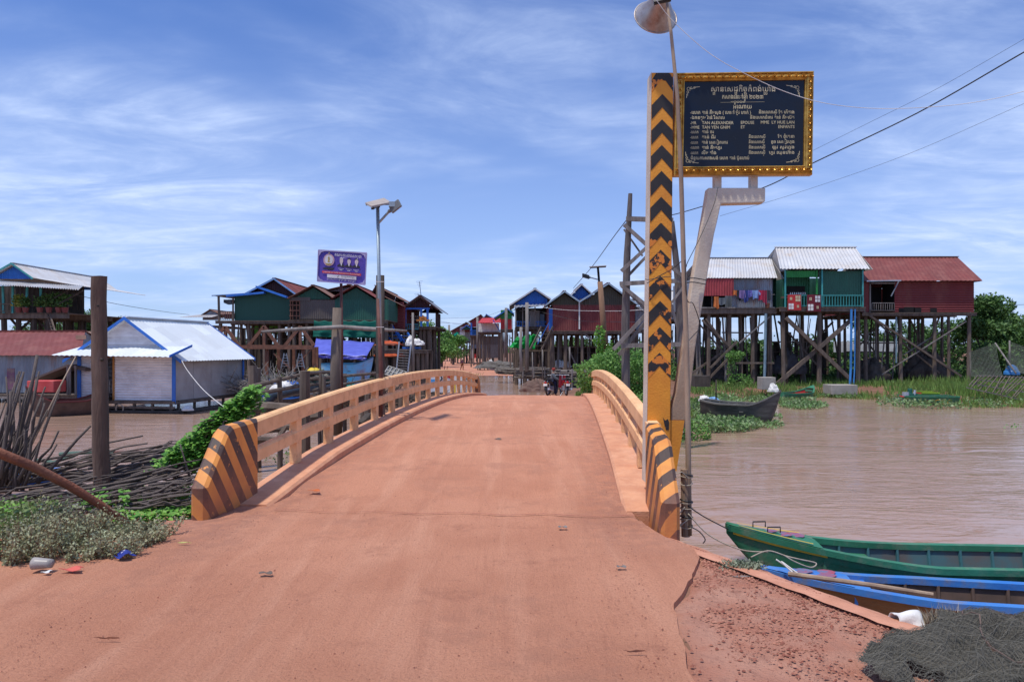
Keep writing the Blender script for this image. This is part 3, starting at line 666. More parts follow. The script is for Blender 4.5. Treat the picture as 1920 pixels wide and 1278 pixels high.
lines = [
 ("ស_ពានេសដ_ឋកិច_ចកំពង់ឃ_លាំង", 415, 175, 80, 1395), ("កសាងេនៅឆ_នាំ ២០២៣", 585, 283, 62, 1210), ("អំេណាយ", 752, 430, 62, 1038),
 ("-េលាក តាន់ គឹមសុង ( េហៅ ម៉ូវ ហាក់ )", 112, 512, 50, 1025), ("និងេលាកស_រី ែត ហ៊ីតាង", 1135, 505, 46, 1675),
 ("-ឯកឧត_តម វ៉ាន់ វិសាល", 112, 588, 48, 632), ("និងេលាកជំទាវ តាន់ គឹមស៊ត", 1005, 583, 46, 1675),
 ("-MR", 112, 668, 46, 203), ("TAN ALEXANDER", 288, 665, 46, 760), ("EPOUSE", 867, 662, 46, 1070), ("MME  LY HUE LAN", 1165, 657, 46, 1675),
 ("-MME", 112, 734, 46, 250), ("TAN YEN GNIM", 288, 732, 46, 710), ("ET", 867, 728, 46, 932), ("ENFANTS", 1427, 724, 46, 1675),
 ("-េលាក", 112, 802, 44, 237), ("តាន់ ចរ", 285, 800, 46, 468),
 ("-េលាក", 112, 880, 44, 233), ("តាន់ ជីវ", 283, 878, 46, 495), ("និងេលាកស_រី", 985, 872, 44, 1240), ("ែត ពុំេតនា", 1423, 868, 46, 1675),
 ("-េលាក", 112, 960, 44, 231), ("តាន់ េសៀកហាវ", 283, 957, 46, 677), ("និងេលាកស_រី", 985, 950, 44, 1228), ("គូច េសៀវហុង", 1320, 948, 46, 1675),
 ("-េលាក", 112, 1034, 44, 247), ("តាន់ គឹមហួរ", 283, 1034, 46, 585), ("និងេលាកស_រី", 985, 1030, 44, 1238), ("ឡូវ សូវហួង", 1335, 1028, 46, 1675),
 ("-េលាក", 112, 1114, 44, 233), ("លឹម តាំង", 280, 1113, 46, 505), ("និងេលាកស_រី", 985, 1108, 44, 1238), ("ហួវ ឈុនហ៊ាង", 1290, 1108, 46, 1675),
 ("ជំនួយការសាងសង់ េលាក តាន់ ប៊ុនហាប់", 118, 1192, 48, 998)]
for t_, x0, y0, h, x1 in lines: write(tx, t_, ppx, zx(x0), zy(y0), h / 7.987 / .72, u1=zx(x1))
def stroke(mb, pts, w, place):
    for (a, b), (c, e) in zip(pts, pts[1:]):
        dx_, dy_ = c - a, e - b; l = math.hypot(dx_, dy_) or 1; nx_, ny_ = -dy_ / l * w / 2, dx_ / l * w / 2
        mb.face([place(a + nx_, b + ny_), place(c + nx_, e + ny_), place(c - nx_, e - ny_), place(a - nx_, b - ny_)])
stroke(tx, [(zx(565), zy(340)), (zx(1225), zy(330))], .35, ppx)
for k in range(5):
    cxx = 1350 + (k + 4.2) * 5.4; c0 = [(cxx + 2.4 * math.cos(t / 8 * 6.283), 191.6 + (1.6 if k in (1, 2, 3) else 1) * math.sin(t / 8 * 6.283)) for t in range(9)]; stroke(tx, c0, .6, ppx)
def scroll(cx, cy, sx, sy):
    stroke(tx, [(cx + sx * a, cy + sy * b) for a, b in ((1, 22), (2, 16), (5, 11), (3, 7), (8, 8), (7, 3), (12, 5), (17, 2), (26, 1))], 1.1, ppx)
    for (a, b, r) in ((5, 5, 3), (10, 3.5, 2), (3.6, 11, 2), (16, 2.6, 1.6), (2.4, 16, 1.4)):
        stroke(tx, [(cx + sx * (a + r * math.cos(t)), cy + sy * (b + r * math.sin(t))) for t in [k * .8 for k in range(8)]], .8, ppx)
scroll(1286, 162, 1, 1); scroll(1500, 159.5, -1, 1); scroll(1284, 307, 1, -1); scroll(1500, 305.5, -1, -1)
tx.build('lettering', gold_p, pq)

# ---------------------------------------------------------------- bamboo mast with loudspeaker
bm = thing('bamboo_mast', 'thin bamboo mast rising in front of the plaque, tied to a short wooden stump', 'pole', P(1292, 1003, 8.0))
pts = [(1292, 1003), (1291, 900), (1290, 800), (1287, 650), (1282, 500), (1277, 330), (1270, 180), (1258, 60), (1246, -30)]
m = MB(); pp = [P(u, v, 8.0 + (1003 - v) / 1003 * .12) for u, v in pts]
m.tube(pp, [.031, .030, .030, .029, .027, .024, .021, .018, .014], 10); m.build('cane', bamboo, bm, smooth=True)
for k in range(14):
    v = 960 - k * 70; 
    for (a, b), (c, e) in zip(pts, pts[1:]):
        if e <= v <= b:
            u = a + (c - a) * (v - b) / (e - b); r = .034 - .0012 * k; q = P(u, v, 8.0 + (1003 - v) / 1003 * .12); n = MB(); n.tube([q - Vector((0, 0, .006)), q, q + Vector((0, 0, .006))], [r * .9, r, r * .9], 10); n.build('node_ring', bamboo, bm)
st = thing('wooden_stump', 'short split wooden stump lashed to the foot of the bamboo mast', 'post', P(1281, 1003, 8.02))
m = MB(); m.tube([P(1286, 1005, 8.02), P(1285, 940, 8.02), P(1284, 879, 8.02)], [.048, .046, .045], 9); m.build('stake', mat('stump_wood', (.40, .27, .19), .85, (.22, .145, .10), 7, (1, 1, .2), bump=.7), st)
for k, v in enumerate((888, 892, 905, 938, 942, 952, 968, 972, 985)):
    m = MB(); c = P(1287, v, 8.0); tl = U(-.02, .02)
    m.tube([c + Vector((.066 * math.cos(t), .060 * math.sin(t), tl * math.cos(t + k))) for t in [j * .5236 for j in range(13)]], .0055 if k % 3 else .008, 5, cap=False)
    m.build('lashing', rope if k % 3 else plastic_b, st)
for e in ((1262, 890, 1278, 884, 1290, 895), (1258, 955, 1272, 965, 1284, 950), (1268, 975, 1275, 985, 1292, 972)):
    m = MB(); m.tube([P(e[0], e[1], 7.9), P(e[2], e[3], 7.9), P(e[4], e[5], 7.95)], .006, 5); m.build('loose_end', rope, st)
ls = thing('loudspeaker', 'weathered aluminium horn loudspeaker strapped to the top of the bamboo mast', 'loudspeaker', P(1229, 25, 8.25))
c = P(1229, 33, 8.5); ax = Vector((-.08, .91, -.40)).normalized(); e1 = ax.cross(Vector((0, 0, 1))).normalized(); e2 = e1.cross(ax).normalized()
def horn(rs, name, mt, sol=0):
    m = MB()
    def fn(a, b):
        k = b * (len(rs) - 1); i = min(int(k), len(rs) - 2); f = k - i
        z = rs[i][0] + (rs[i + 1][0] - rs[i][0]) * f; r = rs[i][1] + (rs[i + 1][1] - rs[i][1]) * f; t = a * 2 * math.pi
        return c + ax * z + e1 * r * math.cos(t) + e2 * r * math.sin(t)
    m.grid(fn, 40, (len(rs) - 1) * 3); return m.build(name, mt, ls, smooth=True, solid=sol)
horn([(0, .243), (-.03, .222), (-.08, .188), (-.15, .145), (-.23, .10), (-.31, .065), (-.34, .0)], 'bell', alu, .006)
horn([(.004, .249), (-.012, .252), (-.012, .240), (.004, .240), (.004, .249)], 'rim', alu)
horn([(-.30, .0), (-.30, .07), (-.30, .085), (-.44, .085), (-.46, .05), (-.46, 0)], 'driver', plastic_b)
m = MB(); q = P(1243, 4, 8.02); m.tube([q + Vector((-.1, 0, -.01)), q + Vector((.08, -.02, .02))], .025, 6); m.build('strap', plastic_b, ls)

# ---------------------------------------------------------------- cables
def cable(label, pts, r=.012, mt=None, name='cable', cat='cable', group=None):
    """pts = (u, v, d) waypoints; a smooth curve is run through them"""
    q = [P(*p) for p in pts]; out = []
    if len(q) == 2:
        sag = (q[1] - q[0]).length * .012; out = [q[0].lerp(q[1], k / 12) - Vector((0, 0, sag * 4 * (k / 12) * (1 - k / 12))) for k in range(13)]
    else:
        e = [q[0] * 2 - q[1]] + q + [q[-1] * 2 - q[-2]]
        for i in range(1, len(e) - 2):
            for k in range(8):
                t = k / 8; a, b, c_, d_ = e[i - 1], e[i], e[i + 1], e[i + 2]
                out.append(.5 * ((2 * b) + (-a + c_) * t + (2 * a - 5 * b + 4 * c_ - d_) * t * t + (-a + 3 * b - 3 * c_ + d_) * t ** 3))
        out.append(q[-1])
    m = MB(); m.tube(out, r, 5); return tag(m.build(name, mt or wire, None, origin=out[0]), label, cat, group)
cable('thick black cable sloping down from the upper right corner behind the leaning arm', [(2000, 55, 10.5), (1920, 98, 11), (1720, 212, 12.5), (1530, 303, 14), (1436, 350, 15), (1340, 380, 16.5), (1260, 403, 18), (1225, 406, 19)], .011)
cable('cable running from the timber pylon down to the maroon twin house', [(1175, 412, 22), (1150, 445, 25), (1110, 500, 33), (1075, 540, 44)], .014)
cable('pale thin wire drooping from the loudspeaker across the plaque to the right edge', [(1230, 0, 7.9), (1262, 40, 7.9), (1330, 100, 7.85), (1400, 140, 7.8), (1480, 175, 7.8), (1560, 196, 7.8), (1660, 204, 7.8), (1780, 198, 7.8), (1870, 184, 7.8), (1960, 160, 7.8)], .0035, white_rope)
cable('thin wire hanging from the top of the leaning arm to the bamboo mast', [(1346, 352, 8.5), (1338, 385, 8.4), (1315, 440, 8.2), (1290, 490, 8.1), (1287, 500, 8.05)], .0045)
cable('thin wire from the column across to the bamboo mast', [(1213, 531, 8.5), (1235, 518, 8.45), (1262, 503, 8.3), (1284, 484, 8.05)], .005)
cable('wire tied round the chevron column at mid height', [(1210, 523, 8.5), (1216, 524, 8.5), (1240, 520, 8.52), (1260, 518, 8.53)], .004)
cable('faint upper wire rising to the right edge above the black cable', [(1525, 282, 15), (1640, 225, 14), (1760, 165, 13), (1930, 68, 12)], .003)
cable('faint lower wire rising to the right edge below the black cable', [(1350, 405, 15), (1500, 360, 15), (1700, 290, 14), (1930, 190, 13)], .003)
cable('wire tying the bamboo mast to the leaning arm', [(1284, 487, 8.0), (1288, 560, 8.05), (1300, 570, 8.3), (1312, 610, 8.5), (1297, 632, 8.4), (1289, 640, 8.1)], .005)
cable('first tie wire round the leaning arm', [(1288, 523, 8.1), (1300, 521, 8.5), (1325, 525, 8.53)], .006)
cable('second tie wire round the leaning arm just below the first', [(1288, 530, 8.1), (1300, 529, 8.5), (1324, 533, 8.53)], .006)

# ---------------------------------------------------------------- H-shaped timber pylon behind the column
DH = 21
ph = thing('timber_pylon', 'grey braced timber pylon of two tall trunks behind the chevron column', 'timber frame', P(1175, 800, DH))
def bars(root, items, name='brace', mt=wood_g):
    for (u0, v0, u1, v1, d, w) in items:
        m = MB(); m.bar(P(u0, v0, d), P(u1, v1, d), w, w * .6, up=(0, 1, 0)); m.build(name, mt, root)
m = MB(); m.tube([P(1174, 800, DH), P(1173, 600, DH), P(1176, 480, DH), P(1182, 363, DH)], [.125, .12, .10, .06], 9); m.build('trunk', mat('pylon_trunk', (.13, .115, .11), .85, (.07, .06, .06), 6, (1, 1, .2), bump=.5, dirt=(.24, .22, .21)), ph)
m = MB(); m.tube([P(1282, 800, DH), P(1277, 640, DH), P(1271, 520, DH), P(1260, 415, DH)], [.14, .125, .10, .07], 9); m.build('trunk', MAT['pylon_trunk'], ph)
bars(ph, [(1174, 410, 1262, 413, DH - .2, .13), (1162, 532, 1278, 526, DH - .2, .12), (1170, 421, 1225, 470, DH - .25, .1), (1165, 508, 1222, 455, DH - .25, .1), (1170, 525, 1222, 470, DH + .2, .08), (1165, 535, 1215, 575, DH - .25, .1),
          (1220, 580, 1150, 655, DH - .25, .1), (1222, 590, 1160, 665, DH + .2, .1), (1165, 648, 1285, 645, DH - .2, .13), (1258, 500, 1285, 522, DH - .25, .1), (1255, 560, 1290, 680, DH, .08), (1287, 530, 1250, 580, DH - .3, .06), (1170, 430, 1205, 480, DH + .2, .05), (1165, 535, 1220, 590, DH + .3, .07)])
# ---------------------------------------------------------------- stilt houses
ZG = ZW + .35
def pole(mb, p, q, r, n=7, wob=.04):
    p, q = Vector(p), Vector(q); m = p.lerp(q, U(.4, .6)) + Vector((U(-wob, wob), U(-wob, wob), 0)); mb.tube([p, m, q], [r * 1.12, r, r * .88], n)
def quad_part(root, name, mt, pts, th=.05, corr=0, rows=1, amp=.018, back=True):
    """pts = four world points a-b-c-d; ribs run from a-b toward d-c"""
    m = MB()
    if corr: m.corr(*pts, pitch=corr, amp=amp, rows=rows); return m.build(name, mt, root, solid=.006)
    a, b, c, d = map(Vector, pts); n = (b - a).cross(d - a).normalized() * th
    m.prism([a, b, c, d], n); return m.build(name, mt, root)
class House:
    """a house whose front is parallel to the picture at depth d; u/v are photograph coordinates on that front plane"""
    def __init__(s, label, u0, u1, d, vfloor, L, vg=None, name='stilt_house', cat='house', group='stilt houses on the far bank', zg=None, yaw=0):
        s.d = d; s.u0, s.u1 = u0, u1; s.L = L; s.zf = P(0, vfloor, d).z; s.vf = vfloor
        s.zg = zg if zg is not None else ZG
        s.xc = PX((u0 + u1) / 2, d, 0).x
        s.root = thing(name, label, cat, (s.xc, d, s.zg), group)
        s.yaw = yaw
    def w(s, u, v, back=0, side=0):
        p = P(u, v, s.d); p = p + Vector((side, back, 0))
        if s.yaw:
            q = p - Vector((s.xc, s.d, 0)); c, n = math.cos(s.yaw), math.sin(s.yaw); p = Vector((s.xc + q.x * c - q.y * n, s.d + q.x * n + q.y * c, q.z))
        return p
    def posts(s, us, rows=3, r=.10, mt=None, lean=.06, zb=None, vt=None):
        for j in range(rows):
            bk = .15 + (s.L - .3) * j / max(1, rows - 1)
            for u in us:
                m = MB(); a = s.w(u, s.vf + 2 if vt is None else vt, bk); b = Vector((a.x + U(-lean, lean), a.y, (zb if zb is not None else s.zg) - .45)); pole(m, b, a, r * U(.85, 1.15)); m.build('post', mt or wood, s.root)
    def floor(s, u0=None, u1=None, th=.16, ext=.25, mt=None):
        u0 = s.u0 if u0 is None else u0; u1 = s.u1 if u1 is None else u1
        m = MB(); m.prism([s.w(u0, s.vf, -ext), s.w(u1, s.vf, -ext), s.w(u1, s.vf, s.L), s.w(u0, s.vf, s.L)], (0, 0, -.05)); m.build('floor', mt or wood, s.root)
        for k in range(4):
            b = MB(); bk = -ext + .05 + (s.L + ext - .2) * k / 3; b.prism([s.w(u0, s.vf, bk) - Vector((0, 0, .052)), s.w(u1, s.vf, bk) - Vector((0, 0, .052)), s.w(u1, s.vf, bk + .09) - Vector((0, 0, .052)), s.w(u0, s.vf, bk + .09) - Vector((0, 0, .052))], (0, 0, -th)); b.build('floor_beam', mt or wood, s.root)
    def wall(s, u0, v0, u1, v1, mt, name='wall', back=0, corr=.16, horiz=False, th=.05, amp=.015):
        a, b, c, d = s.w(u0, v1, back), s.w(u1, v1, back), s.w(u1, v0, back), s.w(u0, v0, back)
        if horiz: return quad_part(s.root, name, mt, (b, c, d, a), corr=corr, amp=amp)
        return quad_part(s.root, name, mt, (a, b, c, d), th=-th, corr=corr, amp=amp)
    def side(s, u, v0, v1, mt, b0=0, b1=None, corr=.2, name='side_wall'):
        b1 = s.L if b1 is None else b1
        return quad_part(s.root, name, mt, (s.w(u, v1, b0), s.w(u, v1, b1), s.w(u, v0, b1), s.w(u, v0, b0)), corr=corr)
    def body(s, u0, v0, u1, v1, mt, front=True, corr=.16):
        if front: s.wall(u0, v0, u1, v1, mt, corr=corr)
        s.side(u0, v0, v1, mt); s.side(u1, v0, v1, mt); s.wall(u0, v0, u1, v1, mt, back=s.L, corr=.3)
    def gable(s, ul, vl, ua, va, ur, vr, wmt, rmt, trim=None, ext=.35, L=None, name='gable', vb=None, face=True, corr=.16, over=0, hcut=None, b0=0):
        """triangle at the front, two roof slopes running back"""
        L = L or s.L; wl, wa, wr = s.w(ul, vl, b0), s.w(ua, va, b0), s.w(ur, vr, b0)
        if face:
            m = MB(); e = .07; 
            pl = [wl + Vector((e * 4, 0, 0)), wr - Vector((e * 4, 0, 0)), wa - Vector((0, 0, e * 2.2))]
            n = max(4, int((wr - wl).length / corr)) * 4
            lo, hi = pl[0], pl[1]
            i0 = len(m.v)
            for k in range(n + 1):
                x = k / n; p = lo.lerp(hi, x); xx = p.x
                t = (xx - lo.x) / (pl[2].x - lo.x) if xx < pl[2].x else (hi.x - xx) / (hi.x - pl[2].x)
                t = max(0, min(1, t)); base = lo if xx < pl[2].x else hi
                top = base.z + (pl[2].z - base.z) * t; o = .012 * math.sin(k * math.pi / 2)
                m.v += [(p.x, p.y + o, min(lo.z, hi.z) - .03), (p.x, p.y + o, max(top, min(lo.z, hi.z) - .02))]
            for k in range(n): m.f.append((i0 + 2 * k, i0 + 2 * k + 2, i0 + 2 * k + 3, i0 + 2 * k + 1))
            m.build(name, wmt, s.root)
            bkg = MB(); bkg.face([p + Vector((0, L - .1, 0)) for p in pl]); bkg.build('rear_gable', wmt, s.root)
        f = Vector((0, -ext, 0)); B = Vector((0, L + .3, 0)); dl = (wl - wa).normalized() * over; dr = (wr - wa).normalized() * over
        for (q, dd) in ((wl, dl), (wr, dr)):
            m = MB(); m.corr(wa + f, wa + B, q + dd + B, q + dd + f, pitch=.2, amp=.018); m.build('roof', rmt, s.root, solid=.01)
            if trim:
                m = MB(); m.bar(wa + f + Vector((0, -.03, -.03)), q + dd + f + Vector((0, -.03, -.03)), .045, .13, up=(0, 1, 0)); 
                m = MB(); m.prism([wa + f + Vector((0, -.04, .03)), q + dd + f + Vector((0, -.04, .03)), q + dd + f + Vector((0, -.04, -.10)), wa + f + Vector((0, -.04, -.10))], (0, .03, 0)); m.build('barge_board', trim, s.root)
        m = MB(); m.bar(wa + f + Vector((0, 0, .02)), wa + B + Vector((0, 0, .02)), .22, .04); m.build('ridge_cap', rmt, s.root)
    def saddle(s, u0, u1, ve, vr, run, mt, u0r=None, u1r=None, ext=.35, pitch=.2, th=.012, amp=.02, trim=None, flare=0):
        """eave parallel to the picture: front slope rises over 'run' metres to the ridge"""
        d2 = s.d + run; zr = EYE - (vr - HZ) / F * d2
        a, b = s.w(u0, ve, -ext), s.w(u1, ve, -ext)
        xr0 = ((u0r if u0r is not None else u0) - 960) / F * d2; xr1 = ((u1r if u1r is not None else u1) - 960) / F * d2
        c, d = Vector((xr1, d2, zr)), Vector((xr0, d2, zr))
        m = MB(); m.corr(a, b, c, d, pitch=pitch, amp=amp, rows=2); m.build('roof', mt, s.root, solid=th)
        yb = s.d + 2 * run + ext; m = MB(); m.corr(d, c, Vector((b.x, yb, a.z)), Vector((a.x, yb, a.z)), pitch=pitch, amp=amp); m.build('rear_roof', mt, s.root, solid=th)
        m = MB(); m.bar(d + Vector((-.05, 0, .03)), c + Vector((.05, 0, .03)), .25, .05); m.build('ridge_cap', trim or mt, s.root)
        for xx, q in ((d, a), (c, b)):
            m = MB(); m.face([Vector((xx.x, s.d, q.z)), Vector((xx.x, s.d + 2 * run, q.z)), Vector((xx.x, s.d + run, zr - .05))]); m.build('gable', zshade, s.root, solid=.03)
        return zr
    def barp(s, u0, v0, u1, v1, w=.1, mt=None, name='brace', b0=-.1, b1=None, h=None):
        m = MB(); m.bar(s.w(u0, v0, b0), s.w(u1, v1, b0 if b1 is None else b1), w, h or w * .7, up=(0, 1, 0)); return m.build(name, mt or wood, s.root)
    def rail(s, u0, v0, u1, v1, mt, step=.14, back=-.2, r=.02):
        a, b = s.w(u0, v1, back), s.w(u1, v1, back); h = s.w(u0, v0, back).z - a.z
        m = MB(); n = max(2, int((b - a).length / step)); up = Vector((0, 0, h))
        m.bar(a + up, b + up, .05, .05); m.bar(a + up * .08, b + up * .08, .04, .04)
        for k in range(n + 1):
            p = a.lerp(b, k / n); m.bar(p, p + up, .035, .025, up=(0, 1, 0))
        return m.build('railing', mt, s.root)
    def ladder(s, ut, vt, ub, vb, width=.7, mt=None, bt=-.3, bb=-.3, n=None, name='stair', axis_=(1, 0, 0)):
        a, b = s.w(ut, vt, bt), s.w(ub, vb, bb); w_ = Vector(axis_) * width / 2; m = MB()
        for q in (-w_, w_): m.bar(a + q, b + q, .07, .12)
        n = n or max(3, int((a - b).length / .28))
        for k in range(1, n): p = a.lerp(b, k / n); m.bar(p - w_, p + w_, .12, .04)
        return m.build(name, mt or wood, s.root)
    def clutter(s, u0, u1, n, v1=None, dark=True, lean=.5, b0=.3, b1=None, zb=None):
        """extra struts and thin poles of the understorey"""
        for k in range(n):
            u = U(u0, u1); bk = U(b0, b1 or s.L); top = s.w(u, s.vf + U(2, 20), bk); bot = Vector((top.x + U(-lean, lean), top.y + U(-.3, .3), (zb if zb is not None else s.zg) - .3))
            m = MB(); pole(m, bot, top, U(.03, .075), 5); m.build('prop', random.choice((wood, wood_d, wood_d, wood_g)), s.root)
    def shelf(s, u0, v, u1, back, mt=None, name='crossbeam', w=.09): return s.barp(u0, v, u1, v + U(-1, 1), w, mt, name, b0=back)

def heap(name, label, cat, c, rx, ry, rz, mt, group=None, seed=0, rough_=.3):
    """low irregular mound (net bundle, tarp-covered load)"""
    m = MB()
    def fn(a, b):
        t = a * 2 * math.pi; ph_ = b * math.pi / 2; r = 1 + rough_ * (noise.noise(Vector((math.cos(t) * 1.7, math.sin(t) * 1.7 + seed, b * 2.2))) + .55 * noise.noise(Vector((math.cos(t) * 5, math.sin(t) * 5 + seed, b * 7)))) + (.12 if b < .25 else 0)
        return Vector(c) + Vector((rx * r * math.cos(ph_) * math.cos(t), ry * r * math.cos(ph_) * math.sin(t), rz * r * math.sin(ph_)))
    m.grid(fn, 44, 16); return tag(m.build(name, mt, None, smooth=True, origin=c), label, cat, group)

# --- right bank, red roofed house
D3 = 49
h = House('long maroon stilt house with a rusty red roof, farthest right', 1616, 1826, D3, 586, 6.5)
h.floor(1614, 1828); h.posts([1625, 1690, 1755, 1781, 1820], 3, .12)
h.wall(1677, 527, 1826, 585, maroon, horiz=True, corr=.15, amp=.022); h.side(1826, 527, 585, maroon); h.side(1618, 527, 585, maroon); h.wall(1618, 527, 1826, 585, maroon, back=6.5, corr=.4)
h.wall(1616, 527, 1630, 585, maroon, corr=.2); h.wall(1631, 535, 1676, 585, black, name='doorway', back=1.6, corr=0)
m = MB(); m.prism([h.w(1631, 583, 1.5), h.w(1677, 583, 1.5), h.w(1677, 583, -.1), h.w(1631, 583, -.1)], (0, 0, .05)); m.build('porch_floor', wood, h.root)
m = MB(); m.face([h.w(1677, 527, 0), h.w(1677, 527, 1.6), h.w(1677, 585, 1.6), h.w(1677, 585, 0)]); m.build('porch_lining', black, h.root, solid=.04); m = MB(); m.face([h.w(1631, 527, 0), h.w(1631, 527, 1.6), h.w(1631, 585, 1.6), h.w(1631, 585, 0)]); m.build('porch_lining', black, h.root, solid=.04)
h.barp(1631, 530, 1631, 585, .09, wood_g, 'door_frame', -.02); h.barp(1631, 531, 1678, 531, .09, wood_g, 'door_frame', -.02); h.rail(1634, 568, 1676, 583, wood_g, back=-.05)
h.barp(1680, 527, 1665, 556, .06, zinc_v, 'awning_prop', -.4); h.barp(1618, 528, 1682, 527, .08, zinc, 'awning_strip', -.5)
h.saddle(1614, 1836, 527, 482, 2.7, redroof, u0r=1606, u1r=1795, trim=brownroof, pitch=.3, amp=.012)
m = MB(); m.face([P(1795, 482, D3 + 2.7), P(1838, 527, D3 - .35) , P(1836, 527, D3 + 5.5) + Vector((.2, 0, 0))]); m.build('hip_slope', redroof, h.root, solid=.02)
for (a, b, c, d, w_, bk) in ((1618, 585, 1800, 705, .13, -.15), (1622, 580, 1770, 700, .10, .5), (1810, 602, 1652, 702, .07, -.1), (1780, 615, 1700, 665, .07, .4), (1795, 590, 1750, 700, .1, 2), (1750, 590, 1800, 700, .09, 3), (1640, 590, 1720, 690, .1, 4), (1720, 600, 1640, 690, .08, 5)): h.barp(a, b, c, d, w_, wood if w_ > .08 else wood_g, 'brace', bk)
h.shelf(1640, 642, 1800, 3); h.shelf(1640, 660, 1740, 4.5); h.clutter(1625, 1820, 16)
m = MB(); m.tube([h.w(1679, 594, -.1), h.w(1679, 680, -.1)], .05, 8); m.build('drain_pipe', pipe_g, h.root)
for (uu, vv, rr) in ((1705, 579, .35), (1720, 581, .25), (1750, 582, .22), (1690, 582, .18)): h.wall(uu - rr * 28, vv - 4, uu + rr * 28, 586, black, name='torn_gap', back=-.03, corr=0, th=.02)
# --- right bank, green house
D2 = 47.5
h = House('green stilt house with white metal roof and turquoise railing left of the maroon house', 1462, 1618, D2, 576, 6)
h.floor(1460, 1620, th=.22); h.posts([1470, 1538, 1611], 3, .15)
h.wall(1470, 508, 1530, 520, green2, name='awning', back=-.1, corr=.15); h.wall(1478, 516, 1530, 575, mat('mid_green_sheet', (.02, .15, .075), .6), back=1.0, corr=.15)
h.wall(1486, 534, 1520, 553, black, name='window', back=.93, corr=0, th=.04)
h.wall(1536, 508, 1616, 556, greenw, corr=.15, back=.02); h.wall(1536, 556, 1616, 575, greenw, corr=.15, back=.5, name='lower_wall')
h.side(1466, 505, 575, greenw, 1.0); h.side(1616, 505, 575, greenw); h.wall(1466, 505, 1616, 575, greenw, back=6, corr=.4)
for uu in (1471, 1530, 1540, 1616): h.barp(uu, 506, uu, 576, .09, turq if uu != 1530 else green2, 'porch_post', -.12)
h.rail(1500, 554, 1616, 575, turq, back=-.2, step=.18)
h.barp(1471, 553, 1500, 553, .05, turq, 'hand_rail', -.2)
h.saddle(1459, 1626, 505, 464, 2.4, zwhite, u0r=1454, u1r=1604, pitch=.22, amp=.03, trim=whitep)
for (a, b, c, d, w_, bk) in ((1472, 596, 1618, 735, .24, -.15), (1606, 592, 1452, 725, .24, .1), (1480, 600, 1560, 690, .12, 2), (1600, 600, 1500, 700, .12, 3)): h.barp(a, b, c, d, w_, wood, 'brace', bk)
for (uu, r_) in ((1593, .075), (1600, .045)):
    m = MB(); m.tube([h.w(uu, 580, -.25), h.w(uu - 1, 690, -.25), h.w(uu - 5, 722, -.4)], r_, 8); m.build('water_pipe', pipe_b, h.root)
h.clutter(1470, 1610, 14, lean=.9); h.shelf(1475, 640, 1600, 3.5); h.shelf(1475, 660, 1560, 5)
m = MB(); m.box(h.w(1490, 556, .5) + Vector((0, .3, 0)), (1.1, .3, .12)); m.build('shelf', wood, h.root)
for k in range(8):
    m = MB(); c = h.w(1488 + 4 * k, 550.6, .55); m.tube([c, c + Vector((0, 0, .13))], [.045, .03], 8); m.build('cup', whitep, h.root)
def rug(u0, u1, v0, v1, label, base, seed):
    m = MB(); o = Vector((0, -.36, 0))
    def fn(a, b): return P(u0 + (u1 - u0) * a, v0 + (v1 - v0) * b, D2) + o + Vector((0, .02 * math.sin(a * 7 + seed), 0))
    m.grid(fn, 8, 8); r = m.build('rug', base, None, solid=.02, origin=P(u0, v0, D2)); tag(r, label, 'rug', 'patterned rugs hung over the railing')
    for (cx, cy, mt, s_) in ((.25, .25, gold_p, .09), (.75, .25, whitep if seed else gold_p, .2), (.25, .75, whitep, .2), (.75, .75, gold_p, .09)):
        q = MB()
        for (ex, ey) in ((-1, -1), (1, -1), (1, 1), (-1, 1)):
            for tt in range(2):
                k = .55; a0, b0 = cx + ex * s_ * .5, cy + ey * s_ * .5; w_ = s_ * (.42 if tt == 0 else .16)
                q.v += [tuple(fn(a0 + w_ * x, b0 + w_ * y) + Vector((0, -.022 - .004 * tt, 0))) for x, y in ((-1, -1), (1, -1), (1, 1), (-1, 1))]; i = len(q.v) - 4
                if tt == 0: q.f.append((i, i + 1, i + 2, i + 3))
        q.v2 = None; q.build('rug_motif', mt, r)
rug(1473, 1498, 553, 582, 'bright red patterned rug over the green house railing', redp, 0)
rug(1509, 1535, 553, 584.5, 'dark crimson patterned rug over the green house railing', mat('crimson_rug', (.16, .015, .03), .9), 1)
# --- right bank, laundry house
D1 = 48
h = House('grey tin stilt house with a white roof and laundry line, nearest the leaning arm', 1296, 1452, D1, 578, 6)
h.floor(1296, 1454, th=.3); h.posts([1330, 1369, 1413, 1445], 3, .14)
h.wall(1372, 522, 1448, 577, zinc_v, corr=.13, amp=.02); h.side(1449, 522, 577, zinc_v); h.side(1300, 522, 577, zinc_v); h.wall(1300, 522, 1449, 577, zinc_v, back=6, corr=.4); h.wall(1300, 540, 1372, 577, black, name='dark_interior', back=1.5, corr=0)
h.wall(1305, 523, 1373, 555, mat('rose_awning', (.36, .05, .06), .6, (.27, .04, .045), 2), name='awning', back=-.3, corr=.16, amp=.02)
h.barp(1334, 555, 1334, 578, .06, wood_g, 'porch_post'); h.barp(1300, 577, 1450, 577, .07, wood_g, 'porch_edge', -.25)
h.saddle(1298, 1454, 522, 484, 2.4, zwhite, u0r=1310, u1r=1446, pitch=.18, amp=.022, trim=zinc_v)
for (a, b, c, d, w_, bk) in ((1316, 600, 1368, 650, .14, -.1), (1312, 605, 1360, 662, .1, .3), (1442, 594, 1385, 643, .09, -.1), (1330, 690, 1380, 640, .13, -.2), (1300, 700, 1372, 650, .13, .4), (1320, 720, 1370, 668, .14, .1), (1400, 640, 1440, 690, .08, 3)): h.barp(a, b, c, d, w_, wood_g if w_ < .1 else wood, 'brace', bk)
h.ladder(1322, 598, 1378, 668, .8, wood, bt=.2, bb=.4, axis_=(0, 1, 0))
